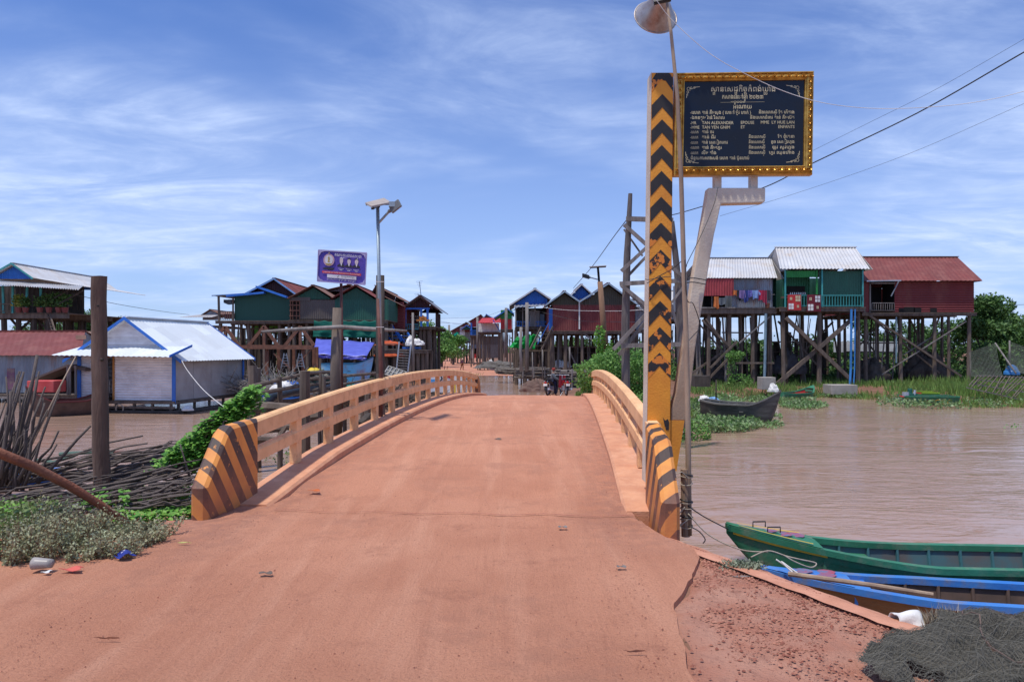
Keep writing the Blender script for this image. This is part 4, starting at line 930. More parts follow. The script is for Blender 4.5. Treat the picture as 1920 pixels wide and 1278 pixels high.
h.shelf(1370, 680, 1450, -.15, w=.12); h.shelf(1370, 622, 1450, 2); h.clutter(1305, 1445, 26, lean=.3)
m = MB(); m.tube([h.w(1433, 588, -.3), h.w(1431, 690, -.3), h.w(1430, 714, -.3)], .09, 8); m.build('waste_pipe', pipe_g, h.root)
h.barp(1370, 553, 1448, 553, .03, wood_g, 'clothes_line', -.45)
cols = [('orange', (.6, .18, .05)), ('black', (.02, .02, .03)), ('purple', (.22, .15, .36)), ('navy', (.03, .05, .22)), ('violet', (.13, .12, .40)), ('pale blue', (.25, .38, .70)), ('crimson', (.36, .02, .06)), ('wine red', (.30, .03, .07)), ('charcoal', (.05, .05, .06))]
def cloth(u, v, d, w, hgt, label, mt, sh=0):
    m = MB(); c = P(u, v, d)
    def fn(a, b): return c + Vector(((a - .5) * w * (1 - .12 * math.sin(b * 3 + sh)), .04 * math.sin(a * 9 + sh) * (b + .3), -hgt * b * (1 - .1 * math.sin(a * 5 + sh))))
    m.grid(fn, 8, 6)
    for e in (-1, 1):
        if sh % 2 and w > .4:
            m.face([c + Vector((e * w * .4, 0, -.02)), c + Vector((e * (w * .5 + .16), .01, -.26)), c + Vector((e * (w * .5 + .04), .01, -.32)), c + Vector((e * w * .4, 0, -.2))])
    tag(m.build('garment', mt, None, solid=.012, origin=c), label, 'clothing', 'laundry on the grey tin house')
us = [1378, 1385, 1391, 1399, 1407, 1417, 1428, 1434, 1441]; hs = [.32, .62, .5, .75, .45, .55, .68, .85, .6]
for k, (n_, c_) in enumerate(cols): cloth(us[k], 544, D1 - .5, .26 if k not in (2, 5, 6) else .42, hs[k], n_ + ' garment on the laundry line of the grey tin house', mat('cloth_' + n_.replace(' ', '_'), c_, .9), k)
cloth(1343, 556, D1 - .4, .32, .72, 'orange cloth hanging in the open porch of the grey tin house', mat('cloth_orange', (.6, .18, .05)), 1)
cloth(1354, 558, D1 - .4, .40, .45, 'grey cloth hanging in the open porch of the grey tin house', greyfab, 3)
m = MB(); c = P(1439, 577, D1 - .35); m.tube([c, c + Vector((0, 0, .3))], [.13, .15], 10); tag(m.build('basket', stickr, None, origin=c), 'brown basket on the porch edge of the grey tin house', 'basket')
# house further back seen between pylon and arm
h = House('pale low stilt house far behind the leaning arm', 1255, 1300, 62, 598, 6); h.floor(); h.posts([1258, 1275, 1296], 2, .12); h.wall(1256, 570, 1300, 598, zinc_v); h.side(1300, 570, 598, zinc_v); h.saddle(1252, 1304, 571, 545, 2.5, zwhite); h.clutter(1256, 1298, 6)
h.wall(1266, 610, 1280, 622, redp, name='red_panel', back=-.4, corr=0)

# --- maroon twin house right of the road
DM = 52
h = House('long maroon stilt house with twin gables facing the bridge', 1030, 1190, DM, 620, 9, zg=-.75)
h.floor(1030, 1192); h.posts([1036, 1060, 1091, 1137, 1165, 1188], 3, .14)
h.wall(1036, 571, 1085.6, 620, maroon, corr=.12); h.wall(1086.4, 571, 1190, 620, maroon, corr=.12); h.side(1031, 571, 620, maroon); h.side(1190, 571, 620, maroon); h.wall(1030, 571, 1190, 620, maroon, back=9, corr=.5)
h.wall(1037, 563, 1086, 572, olive, name='gable_band', back=.02, corr=.3); h.wall(1087, 560, 1190, 572, greywall, name='gable_band', back=.02, corr=.3)
h.gable(1022, 572, 1058, 546, 1086, 565, olive, redroof, mat('pale_blue_trim', (.32, .42, .52), .6), over=.0); h.gable(1086, 565, 1140, 531, 1196, 572, olive, redroof, MAT['pale_blue_trim'])
h.barp(1086, 565, 1086, 617, .09, whitep, 'downpipe', -.1)
h.wall(1029, 578, 1036, 620, bluew, name='door', back=-.02, corr=0)
h.ladder(1026, 612, 1004, 655, .8, wood, bt=-.2, bb=-.8); h.barp(1029, 604, 1007, 645, .06, bluew, 'stair_rail', -.8)
for (a, b, c, d, w_, bk) in ((1092, 623, 1120, 645, .12, -.1), (1066, 650, 1084, 688, .1, 1), (1150, 625, 1190, 660, .1, 2), (1130, 690, 1185, 640, .09, 3)): h.barp(a, b, c, d, w_, wood_g, 'brace', bk)
h.shelf(1040, 650, 1185, 2); h.shelf(1040, 662, 1185, 5); h.clutter(1035, 1188, 22, lean=.3)
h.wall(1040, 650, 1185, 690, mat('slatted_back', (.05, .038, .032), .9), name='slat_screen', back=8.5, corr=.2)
h = House('narrow blue-grey tin lean-to at the right end of the maroon twin house', 1192, 1216, DM + .5, 618, 6, zg=-.75); h.floor(); h.posts([1195, 1206, 1215], 2, .1); h.wall(1191, 574, 1216, 618, zinc_v); h.side(1216, 574, 618, zinc_v)
m = MB(); m.corr(h.w(1190, 574, -.3), h.w(1218, 590, -.3), h.w(1218, 584, 6), h.w(1190, 568, 6), pitch=.2); m.build('roof', zroof, h.root, solid=.01); h.clutter(1193, 1214, 8, lean=.3)
h = House('blue gabled house behind, roof peeking above the maroon twin house', 1060, 1110, 62, 600, 7, zg=-.75); h.posts([1062, 1085, 1106], 2); h.floor(); h.body(1062, 560, 1107, 600, bluew); h.gable(1055, 566, 1090, 533, 1115, 556, bluew, zwhite, mat('white_trim', (.62, .63, .64), .6))
# --- blue gable house with porch
DB = 57
h = House('open-porch stilt house with a bright blue gable beside the village street', 966, 1030, DB, 612, 8, zg=-.8)
h.floor(966, 1030); h.posts([968, 985, 1003, 1025], 3, .13); h.gable(955, 572, 1003, 541, 1033, 561, bluew, zinc_v, MAT['white_trim'], corr=.2)
h.wall(967, 567, 1030, 572, maroon, name='gable_band', back=.02, corr=.3); m = MB(); m.corr(h.w(964, 578, -1.3), h.w(1024, 574, -1.3), h.w(1024, 570, 0), h.w(964, 571, 0), pitch=.25, amp=.03); m.build('porch_roof', zinc_v, h.root, solid=.01)
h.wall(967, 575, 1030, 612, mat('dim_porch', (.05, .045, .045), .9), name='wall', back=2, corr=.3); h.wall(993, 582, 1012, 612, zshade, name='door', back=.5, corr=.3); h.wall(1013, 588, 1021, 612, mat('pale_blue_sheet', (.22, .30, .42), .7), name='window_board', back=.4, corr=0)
h.rail(966, 603, 992, 612, blue, back=-.3); h.rail(1004, 603, 1025, 612, blue, back=-.3)
for uu in (967, 980, 1003, 1028): h.barp(uu, 573, uu, 612, .09, wood_g, 'porch_post', -.3)
h.clutter(966, 1026, 14, lean=.4); h.ladder(1000, 615, 985, 655, .8, wood, bt=-.4, bb=-1.2)
h.barp(955, 657, 1030, 657, .12, wood, 'deck_beam', -1.2); h.barp(957, 657, 957, 688, .1, wood, 'deck_post', -1.2)
for k in range(9): h.barp(962 + 8 * k, 658, 962 + 8 * k + U(-2, 2), 690, .06, random.choice((wood, wood_g)), 'deck_post', U(-1.6, 1))
# hanging green tarp
def tarp(label, pts, mt, fold=.05, nf=7, name='tarpaulin', n=24, group=None):
    a, b, c, d = [Vector(p) for p in pts]; nr = (b - a).cross(d - a).normalized(); m = MB()
    def fn(x, y): 
        p = (a.lerp(b, x)).lerp(d.lerp(c, x), y)
        return p + nr * (fold * math.sin(x * nf * math.pi + y * 2) * (.3 + y) + fold * 1.6 * noise.noise(Vector((x * 6, y * 5, nf)))) - Vector((0, 0, fold * 1.5 * abs(math.sin(x * nf * .7 * math.pi)) * (1 - y)))
    m.grid(fn, n, 12); return tag(m.build(name, mt, None, smooth=True, solid=.008, origin=a), label, 'tarpaulin', group)
tarp('bright green tarpaulin sheet hanging under the blue gabled house', [P(970, 630, DB - 2), P(1007, 624, DB - 2), P(1003, 655, DB - 2), P(955, 651, DB - 2)], tarpg, .09)
# --- row further down the street (right)
h = House('narrow house with a green upper wall and red lower wall beside the street', 938, 962, 82, 617, 8, zg=-.9); h.floor(); h.posts([940, 950, 961], 2); h.wall(939, 581, 960, 598, green2, name='upper_wall'); h.wall(939, 598, 960, 617, redp, name='lower_wall'); h.side(961, 581, 617, green2); h.side(939, 585, 617, redp); h.gable(926, 596, 952, 579, 964, 588, green2, zinc_v, blue, face=True); h.clutter(938, 962, 6, lean=.3)
h = House('white-walled house under a long crimson awning roof', 896, 938, 92, 622, 8, zg=-.9); h.floor(); h.posts([900, 915, 935], 2); h.wall(897, 606, 936, 622, whitep, corr=0)
m = MB(); m.corr(h.w(897, 606, -2), h.w(939, 606, -2), h.w(939, 594, 2), h.w(903, 595, 2), pitch=.3); m.build('roof', redp, h.root, solid=.01); h.side(897, 604, 622, blue); h.barp(925, 600, 938, 622, .12, blue, 'stair_rail', -1.5)
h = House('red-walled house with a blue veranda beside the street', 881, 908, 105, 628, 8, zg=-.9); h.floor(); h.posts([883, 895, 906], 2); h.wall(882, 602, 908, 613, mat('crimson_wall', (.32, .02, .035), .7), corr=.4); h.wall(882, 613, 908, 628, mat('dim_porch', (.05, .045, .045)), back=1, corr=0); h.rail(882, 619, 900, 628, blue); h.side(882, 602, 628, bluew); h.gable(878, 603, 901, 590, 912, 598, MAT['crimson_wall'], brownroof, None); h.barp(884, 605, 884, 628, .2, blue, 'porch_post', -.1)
h = House('small dark gable roof peeking over the red-walled house', 905, 925, 125, 610, 8, zg=-.9); h.posts([907, 923], 2); h.wall(906, 598, 924, 612, maroon, corr=.4); h.gable(903, 600, 912, 589, 924, 596, maroon, zinc_v, blue)
h = House('two-storey grey timber shop with a dark ground-floor doorway', 882, 936, 122, 671, 9, name='shop', group=None, zg=-.9)
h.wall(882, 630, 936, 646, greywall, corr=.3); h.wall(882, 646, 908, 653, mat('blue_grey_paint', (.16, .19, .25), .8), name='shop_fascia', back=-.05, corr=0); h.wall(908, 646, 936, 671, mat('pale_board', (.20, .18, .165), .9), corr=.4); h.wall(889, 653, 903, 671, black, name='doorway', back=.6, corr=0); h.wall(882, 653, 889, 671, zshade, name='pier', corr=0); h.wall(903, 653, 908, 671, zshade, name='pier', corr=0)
h.wall(889, 663, 893, 671, redp, name='red_crate_stack', back=-.3, corr=0); h.side(882, 630, 671, zshade); h.side(936, 630, 671, greywall)
m = MB(); m.corr(h.w(880, 631, -1), h.w(938, 623, -1), h.w(938, 620, 9), h.w(880, 628, 9), pitch=.4); m.build('roof', brownroof, h.root, solid=.02)
h = House('brown-roofed stilt house with a teal awning at the far end of the street', 842, 884, 128, 640, 9, zg=-.9); h.floor(); h.posts([846, 858, 870, 880], 2, .13); h.wall(846, 618, 882, 640, zshade, corr=.5, back=1); h.wall(862, 612, 872, 628, whitep, name='white_panel', corr=0)
h.gable(842, 622, 874, 604, 884, 613, maroon, brownroof, None); h.gable(866, 618, 876, 610, 888, 618, greenw, zinc_v, blue, b0=-2, L=2); h.ladder(860, 632, 852, 648, 1, blue); h.clutter(845, 882, 12, lean=.5)
tarp('teal green awning sheet slanting down from the farthest brown-roofed house', [P(858, 621, 127), P(862, 626, 127), P(842, 638, 124), P(841, 633, 124)], teal, .1, 3)
h = House('low dark shack below the trees at the far end of the street', 822, 845, 150, 655, 6, name='shack', group=None, zg=-.7); h.posts([824, 834, 843], 2); h.floor(); h.wall(823, 648, 844, 656, greywall, corr=.5); h.saddle(821, 846, 648, 642, 2, brownroof)

# --- left bank houses
DL = 50
h = House('dark green tin stilt house with rusty red gable roof and blue trim', 408, 543, DL, 601, 8, zg=-.8)
h.floor(406, 545); h.posts([412, 436, 465, 495, 523, 541], 3, .13)
m = MB(); q = [h.w(440, 601), h.w(543, 601), h.w(543, 558), h.w(500, 541), h.w(497, 549), h.w(440, 555)]
m.prism(q, (0, .04, 0)); m.build('wall', mat('dark_green_ribbed', (.018, .085, .062), .6, (.014, .07, .05), 6, (8, 1, .05)), h.root)
h.side(440, 556, 601, greenw); h.side(543, 560, 601, greenw); h.wall(440, 560, 543, 601, greenw, back=8, corr=.5)
h.gable(457, 550, 512, 521, 556, 552, mat('dark_maroon', (.06, .018, .02), .7), redroof, mat('light_blue_trim', (.20, .36, .62), .5), b0=.5)
m = MB(); m.corr(h.w(403, 555, -.4), h.w(457, 549.5, .2), h.w(457, 548, 8), h.w(403, 553, 8), pitch=.2); m.build('side_roof', zinc_v, h.root, solid=.01)
for (a, b, c, d) in ((402, 555, 457, 550),): 
    m = MB(); m.bar(h.w(a, b, -.45), h.w(c, d, .1), .06, .14, up=(0, 1, 0)); m.build('barge_board', MAT['light_blue_trim'], h.root)
for (a, b, c, d) in ((429, 555.5, 499, 549), (484, 538, 541, 557.5)):
    m = MB(); m.prism([h.w(a, b - 1.5, -.5), h.w(c, d - 1.5, -.5), h.w(c, d + 2, -.5), h.w(a, b + 2, -.5)], (0, .5, 0)); m.build('awning_edge', blue, h.root)
h.wall(411, 560, 440, 601, wood_d, name='porch_back', back=4, corr=0); h.rail(411, 584, 440, 600, wood, back=-.1); h.barp(411, 556, 412, 601, .13, wood, 'porch_post', -.1); h.barp(438, 556, 438, 601, .1, wood, 'porch_post', -.1); h.wall(417, 588, 440, 597, maroon, name='porch_panel', back=.3, corr=0)
m = MB(); m.grid(lambda a, b: h.w(417 + 23 * a, 561 + (6 + 4 * math.sin(a * 3)) * b, .2 + .1 * math.sin(a * 8)), 8, 3); m.build('porch_curtain', greyfab, h.root)
h.wall(412, 606, 470, 622, mat('lime_sheet', (.12, .42, .04), .7), name='lime_panel', back=6, corr=0); h.clutter(410, 540, 34, lean=.6); h.shelf(410, 615, 545, 1); h.shelf(410, 635, 545, 3)
# brown and green pair
h = House('twin-gabled brown and green stilt house beneath the purple billboard', 543, 728, DL - 1, 600, 9, zg=-.8)
h.floor(543, 728); h.posts([550, 575, 600, 632, 665, 700, 724], 3, .13)
h.wall(563, 562, 628, 598, greywall, corr=.14); h.wall(543, 562, 563, 599, wood_d, name='window_opening', back=.4, corr=0)
for vv in (564, 572, 582, 592): h.barp(543, vv, 563, vv, .06, redwood, 'window_bar', -.02)
for uu in (545, 549, 556, 562): h.barp(uu, 562, uu, 598, .05, redwood, 'window_bar', .0)
h.wall(545, 557, 582, 564, greywall, name='gable_band', back=-.04, corr=0); h.wall(628, 561, 728, 601, greenw, corr=.14); h.side(543, 561, 600, greywall); h.side(728, 561, 600, greenw); h.wall(543, 561, 728, 600, greenw, back=9, corr=.5)
h.gable(541, 560, 588, 535, 627, 559, mat('green_board', (.02, .10, .065), .75, (.03, .075, .05), 3, (1, 1, 6)), brownroof, None, corr=.25); h.gable(622, 560, 668, 535, 712, 562, MAT['green_board'], redroof, MAT['white_trim'] if False else None, corr=.25)
h.gable(588, 540, 640, 528, 665, 540, zshade if False else mat('grey_boards', (.16, .16, .17), .85, (.10, .10, .11), 3, (.3, 1, 8)), brownroof, None, b0=2.5, L=6)
h.clutter(545, 728, 40, lean=.5)
for k in range(4): h.shelf(545, 612 + 16 * k, 728, 1 + 1.5 * k)
tarp('dark green shade netting strung along the stilts under the twin-gabled house', [P(589, 600, DL - 1.6), P(708, 600, DL - 1.6), P(707, 634, DL - 1.7), P(586, 631, DL - 1.7)], netg, .07, 9, name='shade_net')
# dark red house behind post
h = House('dark red stilt house with narrow gable and blue stairs right of the lamp post', 706, 757, DL + 3, 618, 9, zg=-.8)
h.floor(); h.posts([710, 725, 742, 756], 3, .13); h.wall(724, 566, 757, 618, maroon, horiz=True, corr=.18); h.wall(708, 560, 724, 618, wood_d, back=.5, corr=0); h.side(757, 570, 618, maroon); h.gable(694, 556, 706, 536, 754, 562, mat('dark_maroon', (.06, .018, .02)), brownroof, None)
h.gable(706, 574, 722, 556, 758, 574, MAT['dark_maroon'], brownroof, None, b0=-.6, L=3, face=False)
h.ladder(720, 597, 748, 640, .7, blue, bt=-.6, bb=-1.2); h.ladder(757, 624, 772, 642, .7, blue, bt=-.6, bb=-1.2); h.clutter(706, 757, 16, lean=.3)
# porch gable
h = House('open porch house with a dark red gable and blue posts beside a tall ladder', 758, 818, DL + 4, 612, 8, zg=-.8)
h.floor(); h.posts([762, 775, 788, 795, 803], 3, .14); h.gable(755, 577, 788, 554, 820, 578, mat('dark_maroon', (.06, .018, .02)), zinc_v, MAT['dark_maroon'], over=.1)
for uu in (760, 790, 802): h.barp(uu, 577, uu, 612, .16, blue, 'porch_post', -.1)
h.wall(757, 577, 806, 580, blue, name='lintel', back=-.1, corr=0)
h.rail(757, 608, 785, 618, mat('blue_green_paint', (.02, .20, .30), .6), back=-.3); h.rail(760, 590, 788, 597, whitep, back=2.5, step=.5); h.clutter(760, 806, 26, lean=.25)
for k in range(5): h.shelf(758, 622 + 10 * k, 808, .2 + k)
h.side(806, 580, 612, MAT['dark_maroon'], b0=4)
m = MB(); m.box(h.w(795, 601, -.6), (.9, .5, .12)); m.box(h.w(795, 598, -.6), (.5, .3, .3)); m.prism([h.w(792, 597, -.8), h.w(798, 597, -.8), h.w(795, 591, -.8)], (0, .3, 0)); m.build('spirit_shrine', mat('shrine_orange', (.5, .2, .05), .7), h.root)
for uu, vt, vb in ((783, 552, 527), (780, 556, 550)):
    m = MB(); a = h.w(uu + 5, vt, .4); b = h.w(uu + 2, vb, .4); m.tube([a, b], .03, 5)
    for k in range(4): m.bar(b + Vector((-.25 + .05 * k, 0, -.12 * k)), b + Vector((.25 - .05 * k, 0, -.12 * k + .05)), .02)
    m.build('antenna', steel, h.root)
# raised platform with tall ladder
pf = House('raised plank platform with orange bundles in front of the dark red house', 700, 806, 45, 656, 3, name='platform', cat='platform', group=None, zg=-.95)
pf.floor(700, 800, ext=.2); pf.posts([705, 722, 738, 770, 782, 792, 799], 2, .12); pf.rail(702, 645, 745, 655, wood, step=.6); pf.clutter(705, 798, 14, lean=.2); pf.barp(755, 652, 790, 652, .1, blue, 'bench', -.1)
ld = House('tall pale ladder leaning on the plank platform', 744, 770, 44.3, 640, 1, name='ladder', cat='ladder', group=None, zg=-1)
for (a, b, c, d) in ((749, 640, 744, 693), (771, 646, 765, 697)): ld.barp(a, b, c, d, .08, zinc, 'side_rail')
for k in range(8): ld.barp(748.5 - .6 * k, 655 + 5 * k, 768.5 - .6 * k, 656 + 5 * k, .05, wood_g, 'rung', -.15)
heap('net_bundle', 'orange net bundle lying on the plank platform', 'net', P(729, 647, 45.5), .7, .5, .25, mat('orange_net', (.5, .09, .03), .9), seed=2)
heap('net_bundle', 'orange net bundle hanging below the plank platform', 'net', P(732, 668, 45.2), .8, .5, .28, MAT['orange_net'], seed=5)
for k, uu in enumerate((769, 783)): heap('white_sack', ('left' if k == 0 else 'right') + ' white sack on the plank platform beside the tall ladder', 'sack', P(uu, 648 - k, 44.8), .25 + .12 * k, .25, .55 - .2 * k, whitefab, seed=k)
# blue-violet tarpaulin stall
stl = House('open market stall of thin poles under a blue tarpaulin', 586, 702, 43, 700, 4, name='stall_frame', cat='stall', group=None, zg=-.95)
for uu, vt, bk in ((590, 636, 3.5), (700, 640, 3.5), (590, 668, 0), (634, 670, 0), (665, 672, 0), (694, 670, 0)): stl.barp(uu, vt, uu, 705, .08, wood, 'pole', bk)
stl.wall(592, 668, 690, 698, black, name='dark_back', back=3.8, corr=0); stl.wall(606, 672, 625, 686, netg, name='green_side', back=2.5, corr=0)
a, b, c, d = P(593, 634, 46.5), P(702, 641, 46.5), P(688, 668, 43), P(586, 664, 43)
tarp('blue tarpaulin roof sheet stretched over the open stall', [a, b, c, d], tarpb, .025, 5)
tarp('folded front flap of blue tarpaulin hanging from the stall roof', [d + Vector((0, -.02, 0)), c + Vector((0, -.02, 0)), P(687, 675, 42.9), P(586, 670, 42.9)], mat('deep_blue_tarp', (.035, .04, .36), .35, bump=.5, bscale=7), .04, 11)
# --- timber frame under construction
tf = House('unfinished red timber frame with three open roof trusses behind the floating house', 415, 590, 42, 650, 5, name='unfinished_house', cat='timber frame', group=None, zg=-1)
for uu in (422, 495, 563):
    for (a, b) in ((-29, 36), (26, 36)): tf.barp(uu, 612, uu + a, 612 + b, .17, redwood, 'rafter', .0)
    tf.barp(uu, 616, uu, 650, .15, redwood, 'king_post', .02); tf.barp(uu + 5, 650, uu + 5, 705, .19, redwood, 'column', .05)
tf.barp(465, 650, 588, 651, .24, redwood, 'tie_beam', -.1); tf.barp(400, 650, 470, 650, .2, redwood, 'tie_beam', 2)
for uu in (516, 583, 589, 545): tf.barp(uu, 650, uu, 705, .16, redwood, 'column', .6)
tf.barp(514, 662, 545, 690, .07, redwood, 'brace'); tf.barp(585, 655, 550, 690, .06, redwood, 'brace')
for (uu, gg) in ((533, 0), (561, 1)):
    lz = House(('left' if gg == 0 else 'right') + ' grey step ladder under the red timber frame', uu, uu + 12, 41, 660, 1, name='step_ladder', cat='ladder', group=None, zg=-1)
    for e in (-1, 1): lz.barp(uu + 3 + e * 2, 662, uu + 3 + e * 8, 690, .05, zinc_v, 'side_rail')
    for k in range(5): lz.barp(uu + 3 - 2 - k * 1.2, 666 + 5 * k, uu + 5 + k * 1.2, 666 + 5 * k, .04, zinc_v, 'rung')
# --- far left small house, upper-left veranda house, red roofed raft house
h = House('small grey-roofed stilt house far behind the floating tin house', 368, 412, 95, 610, 7, zg=-.8); h.floor(); h.posts([372, 386, 400, 410], 2, .13); h.gable(376, 592, 395, 580, 414, 589, zinc_v, brownroof, None); h.wall(380, 592, 410, 600, zinc_v, corr=.3)
m = MB(); m.corr(h.w(352, 596, -2.5), h.w(412, 596, -2.5), h.w(412, 590, 0), h.w(374, 590, 0), pitch=.3); m.build('awning', zshade, h.root, solid=.01); h.clutter(370, 410, 6, lean=.3)
DV = 50
h = House('large veranda stilt house with a blue gable and whitish roof at the far left edge', -60, 132, DV, 587, 8, zg=-.8)
h.floor(-60, 132, th=.3); h.posts([-40, -10, 5, 32, 62, 88], 3, .17, wood_d); h.gable(-22, 522, 28, 494, 68, 522, bluew, zwhite, turq, corr=.2, L=10, b0=0)
m = MB(); m.corr(h.w(66, 521, -.3), h.w(66, 521, 10), h.w(150, 536, 9), h.w(152, 536, .2), pitch=.22); m.build('side_roof', zwhite, h.root, solid=.01)
m = MB(); m.corr(h.w(-70, 531, -1.4), h.w(170, 546, -1.4), h.w(150, 534, .4), h.w(-70, 522, .1), pitch=.16, amp=.04); m.build('veranda_roof', zwhite, h.root, solid=.01)
h.wall(-60, 530, 118, 587, wood_d, back=2.5, corr=.3); 
for uu in (9, 28, 55, 80, 117, 128): h.barp(uu, 536, uu + U(-3, 3), 587, .13, turq if uu < 100 else wood_d, 'veranda_post', -.2)
h.barp(142, 543, 112, 560, .09, wood_d, 'strut', -.6); h.barp(165, 546, 118, 572, .09, wood_d, 'strut', -.6); h.rail(-50, 570, 26, 585, wood, back=-.3, step=.22)
for (a, b, c, d) in ((5, 590, 35, 625), (60, 590, 20, 625), (60, 600, 88, 622)): h.barp(a, b, c, d, .14, wood_d, 'brace', .5)
h.ladder(98, 590, 126, 625, .9, wood, bt=-.4, bb=-1.4, axis_=(.5, -.5, 0)); h.clutter(-40, 90, 10, lean=.4)
for k, (uu, s_) in enumerate(((35, .8), (48, .6), (92, .9), (110, 1.0), (122, .9), (75, .7))):
    o = thing('potted_plant', ['yellowish potted palm on the far left veranda', 'small potted shrub beside the yellowish palm on the veranda', 'dark leafy potted plant by the veranda stairs', 'large dark potted bush at the right end of the veranda', 'drooping potted bush at the very corner of the veranda', 'low potted plant in the middle of the veranda'][k], 'plant', P(uu, 586, DV - .3))
    m = MB(); c = P(uu, 586, DV - .3); m.tube([c, c + Vector((0, 0, .35))], [.15, .22], 10); m.build('pot', redroof, o)
    m = MB()
    for q in range(260): 
        t = U(0, 6.28); r_ = U(0, .5) * s_; m.leaf(c + Vector((r_ * math.cos(t), r_ * math.sin(t), .4 + U(0, .9) * s_)), U(.12, .24))
    m.build('foliage', leaf_tree if k else mat('yellow_leaf', (.35, .28, .04), .6, rand=(.1, .2, .03)), o)
DR = 39
h = House('long raft house with rusty red roof and grey tin walls left of the white house', -80, 150, DR, 738, 7, name='raft_house', cat='house', group=None, zg=ZW)
h.wall(-80, 664, 150, 736, zinc_v, corr=.18, amp=.02, back=0); h.side(150, 664, 736, zinc_v); h.saddle(-90, 158, 666, 621, 3.4, redroof, u0r=-80, u1r=160, pitch=.3, amp=.012)
h.floor(-80, 152, ext=.5); 
for k in range(10): h.barp(-78 + 24 * k, 741, -76 + 24 * k, 760, .12, wood_d, 'raft_post', U(-.3, .5))
h.wall(14, 690, 28, 730, mat('purple_curtain', (.16, .05, .13), .9, (.25, .18, .16), 4), name='curtained_door', back=-.04, corr=0)
h.wall(102, 627, 122, 635, mat('patch_tan', (.45, .27, .19), .8), name='roof_patch', back=1.9, corr=0); h.barp(-80, 741, 60, 744, .12, wood_g, 'walkway_plank', -.7)
h = House('low roof with a tin ridge between the raft house and the tree line', 130, 225, 60, 640, 5, name='shed', cat='shed', group=None, zg=-.9); h.posts([135, 170, 215], 2); h.floor(); h.wall(132, 632, 224, 640, wood_d, corr=0); h.saddle(128, 228, 633, 622, 2.4, mat('tan_roof', (.42, .30, .24), .8, (.3, .2, .16), 2))
# --- the white floating house
DF = 33.0
zf = P(0, 750, DF).z
fh = thing('floating_house', 'white tin floating house with a bright zinc roof and blue trim', 'floating house', PX(245, DF, ZW))
yaw = R(-8)
O = PX(150, DF, 0); O.z = 0; cy, sy = math.cos(yaw), math.sin(yaw)
W0 = 4.55; L0 = 5.9
def fp(x, y, z): return Vector((O.x + x * cy - y * sy, O.y + x * sy + y * cy, z))
# front right corner
z_e = P(0, 664, DF).z; z_r = P(0, 597, DF + .3).z; zb = zf + .02
def part4(n_, mt, pts, corr=0, amp=.014, th=.04, rows=1): return quad_part(fh, n_, mt, pts, corr=corr, amp=amp, th=th, rows=rows)
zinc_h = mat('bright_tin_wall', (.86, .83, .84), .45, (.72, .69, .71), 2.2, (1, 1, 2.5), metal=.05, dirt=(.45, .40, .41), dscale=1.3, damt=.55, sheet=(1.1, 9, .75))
def hw(x0, z0, x1, z1, y=0, n='wall', mt=None, c=.11): part4(n, mt or zinc_h, (fp(x1, y, z0), fp(x1, y, z1), fp(x0, y, z1), fp(x0, y, z0)), corr=c)
dx0, dx1 = 1.03, 1.66; zd = zb + 1.98
hw(0, zb, dx0, z_e + .05); hw(dx1, zb, W0, z_e + .05); hw(dx0, zd, dx1, z_e + .05)
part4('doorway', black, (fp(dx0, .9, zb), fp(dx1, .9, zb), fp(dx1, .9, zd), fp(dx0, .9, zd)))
for x in (dx0, dx1):
    m = MB(); m.bar(fp(x, -.03, zb), fp(x, -.03, zd), .07, .06, up=(0, 1, 0)); m.build('door_frame', mat('orange_wood', (.45, .2, .05), .7), fh)
m = MB(); m.bar(fp(dx0 - .03, -.03, zd), fp(dx1 + .03, -.03, zd), .07, .07); m.build('door_frame', MAT['orange_wood'], fh)
for j in range(5): 
    m = MB(); m.bar(fp(dx0 + .08 + j * .12, -.02, zb + .3), fp(dx0 + .08 + j * .12, -.02, zb + .85), .03); m.build('gate_slat', wood_g, fh)
nsd = 4
for k in range(nsd):
    y0, y1 = L0 * k / nsd, L0 * (k + 1) / nsd - .02
    part4('side_wall', zshade, (fp(W0, y0, zb), fp(W0, y0, z_e), fp(W0, y1, z_e), fp(W0, y1, zb)), corr=.3, amp=.004)  # shade of this side put into a greyer wall colour
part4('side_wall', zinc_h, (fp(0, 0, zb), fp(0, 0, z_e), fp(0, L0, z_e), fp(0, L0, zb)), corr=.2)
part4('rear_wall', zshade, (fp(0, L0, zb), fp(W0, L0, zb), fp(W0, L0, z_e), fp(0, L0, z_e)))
for x in (0, W0):
    m = MB(); m.bar(fp(x, -.05, zb - .12), fp(x, -.05, z_e), .15, .06, up=(0, 1, 0)); m.build('corner_board', blue, fh)
xm = W0 * .53; ov = .55; zo = z_e - (z_r - z_e) / (W0 / 2) * ov * .75
gm = MB(); n = 60; i0 = 0
for k in range(9):
    z0 = z_e + .1 + (z_r - z_e - .12) * k / 9; z1 = z_e + .1 + (z_r - z_e - .12) * (k + 1) / 9; 
    f0, f1 = 1 - k / 9, 1 - (k + 1) / 9
    gm.face([fp(xm - xm * f0, .012 * (k % 2), z0), fp(xm + (W0 - xm) * f0, .012 * (k % 2), z0), fp(xm + (W0 - xm) * f1, .03 + .012 * (k % 2), z1), fp(xm - xm * f1, .03 + .012 * (k % 2), z1)])
gm.build('gable', zinc_h, fh)
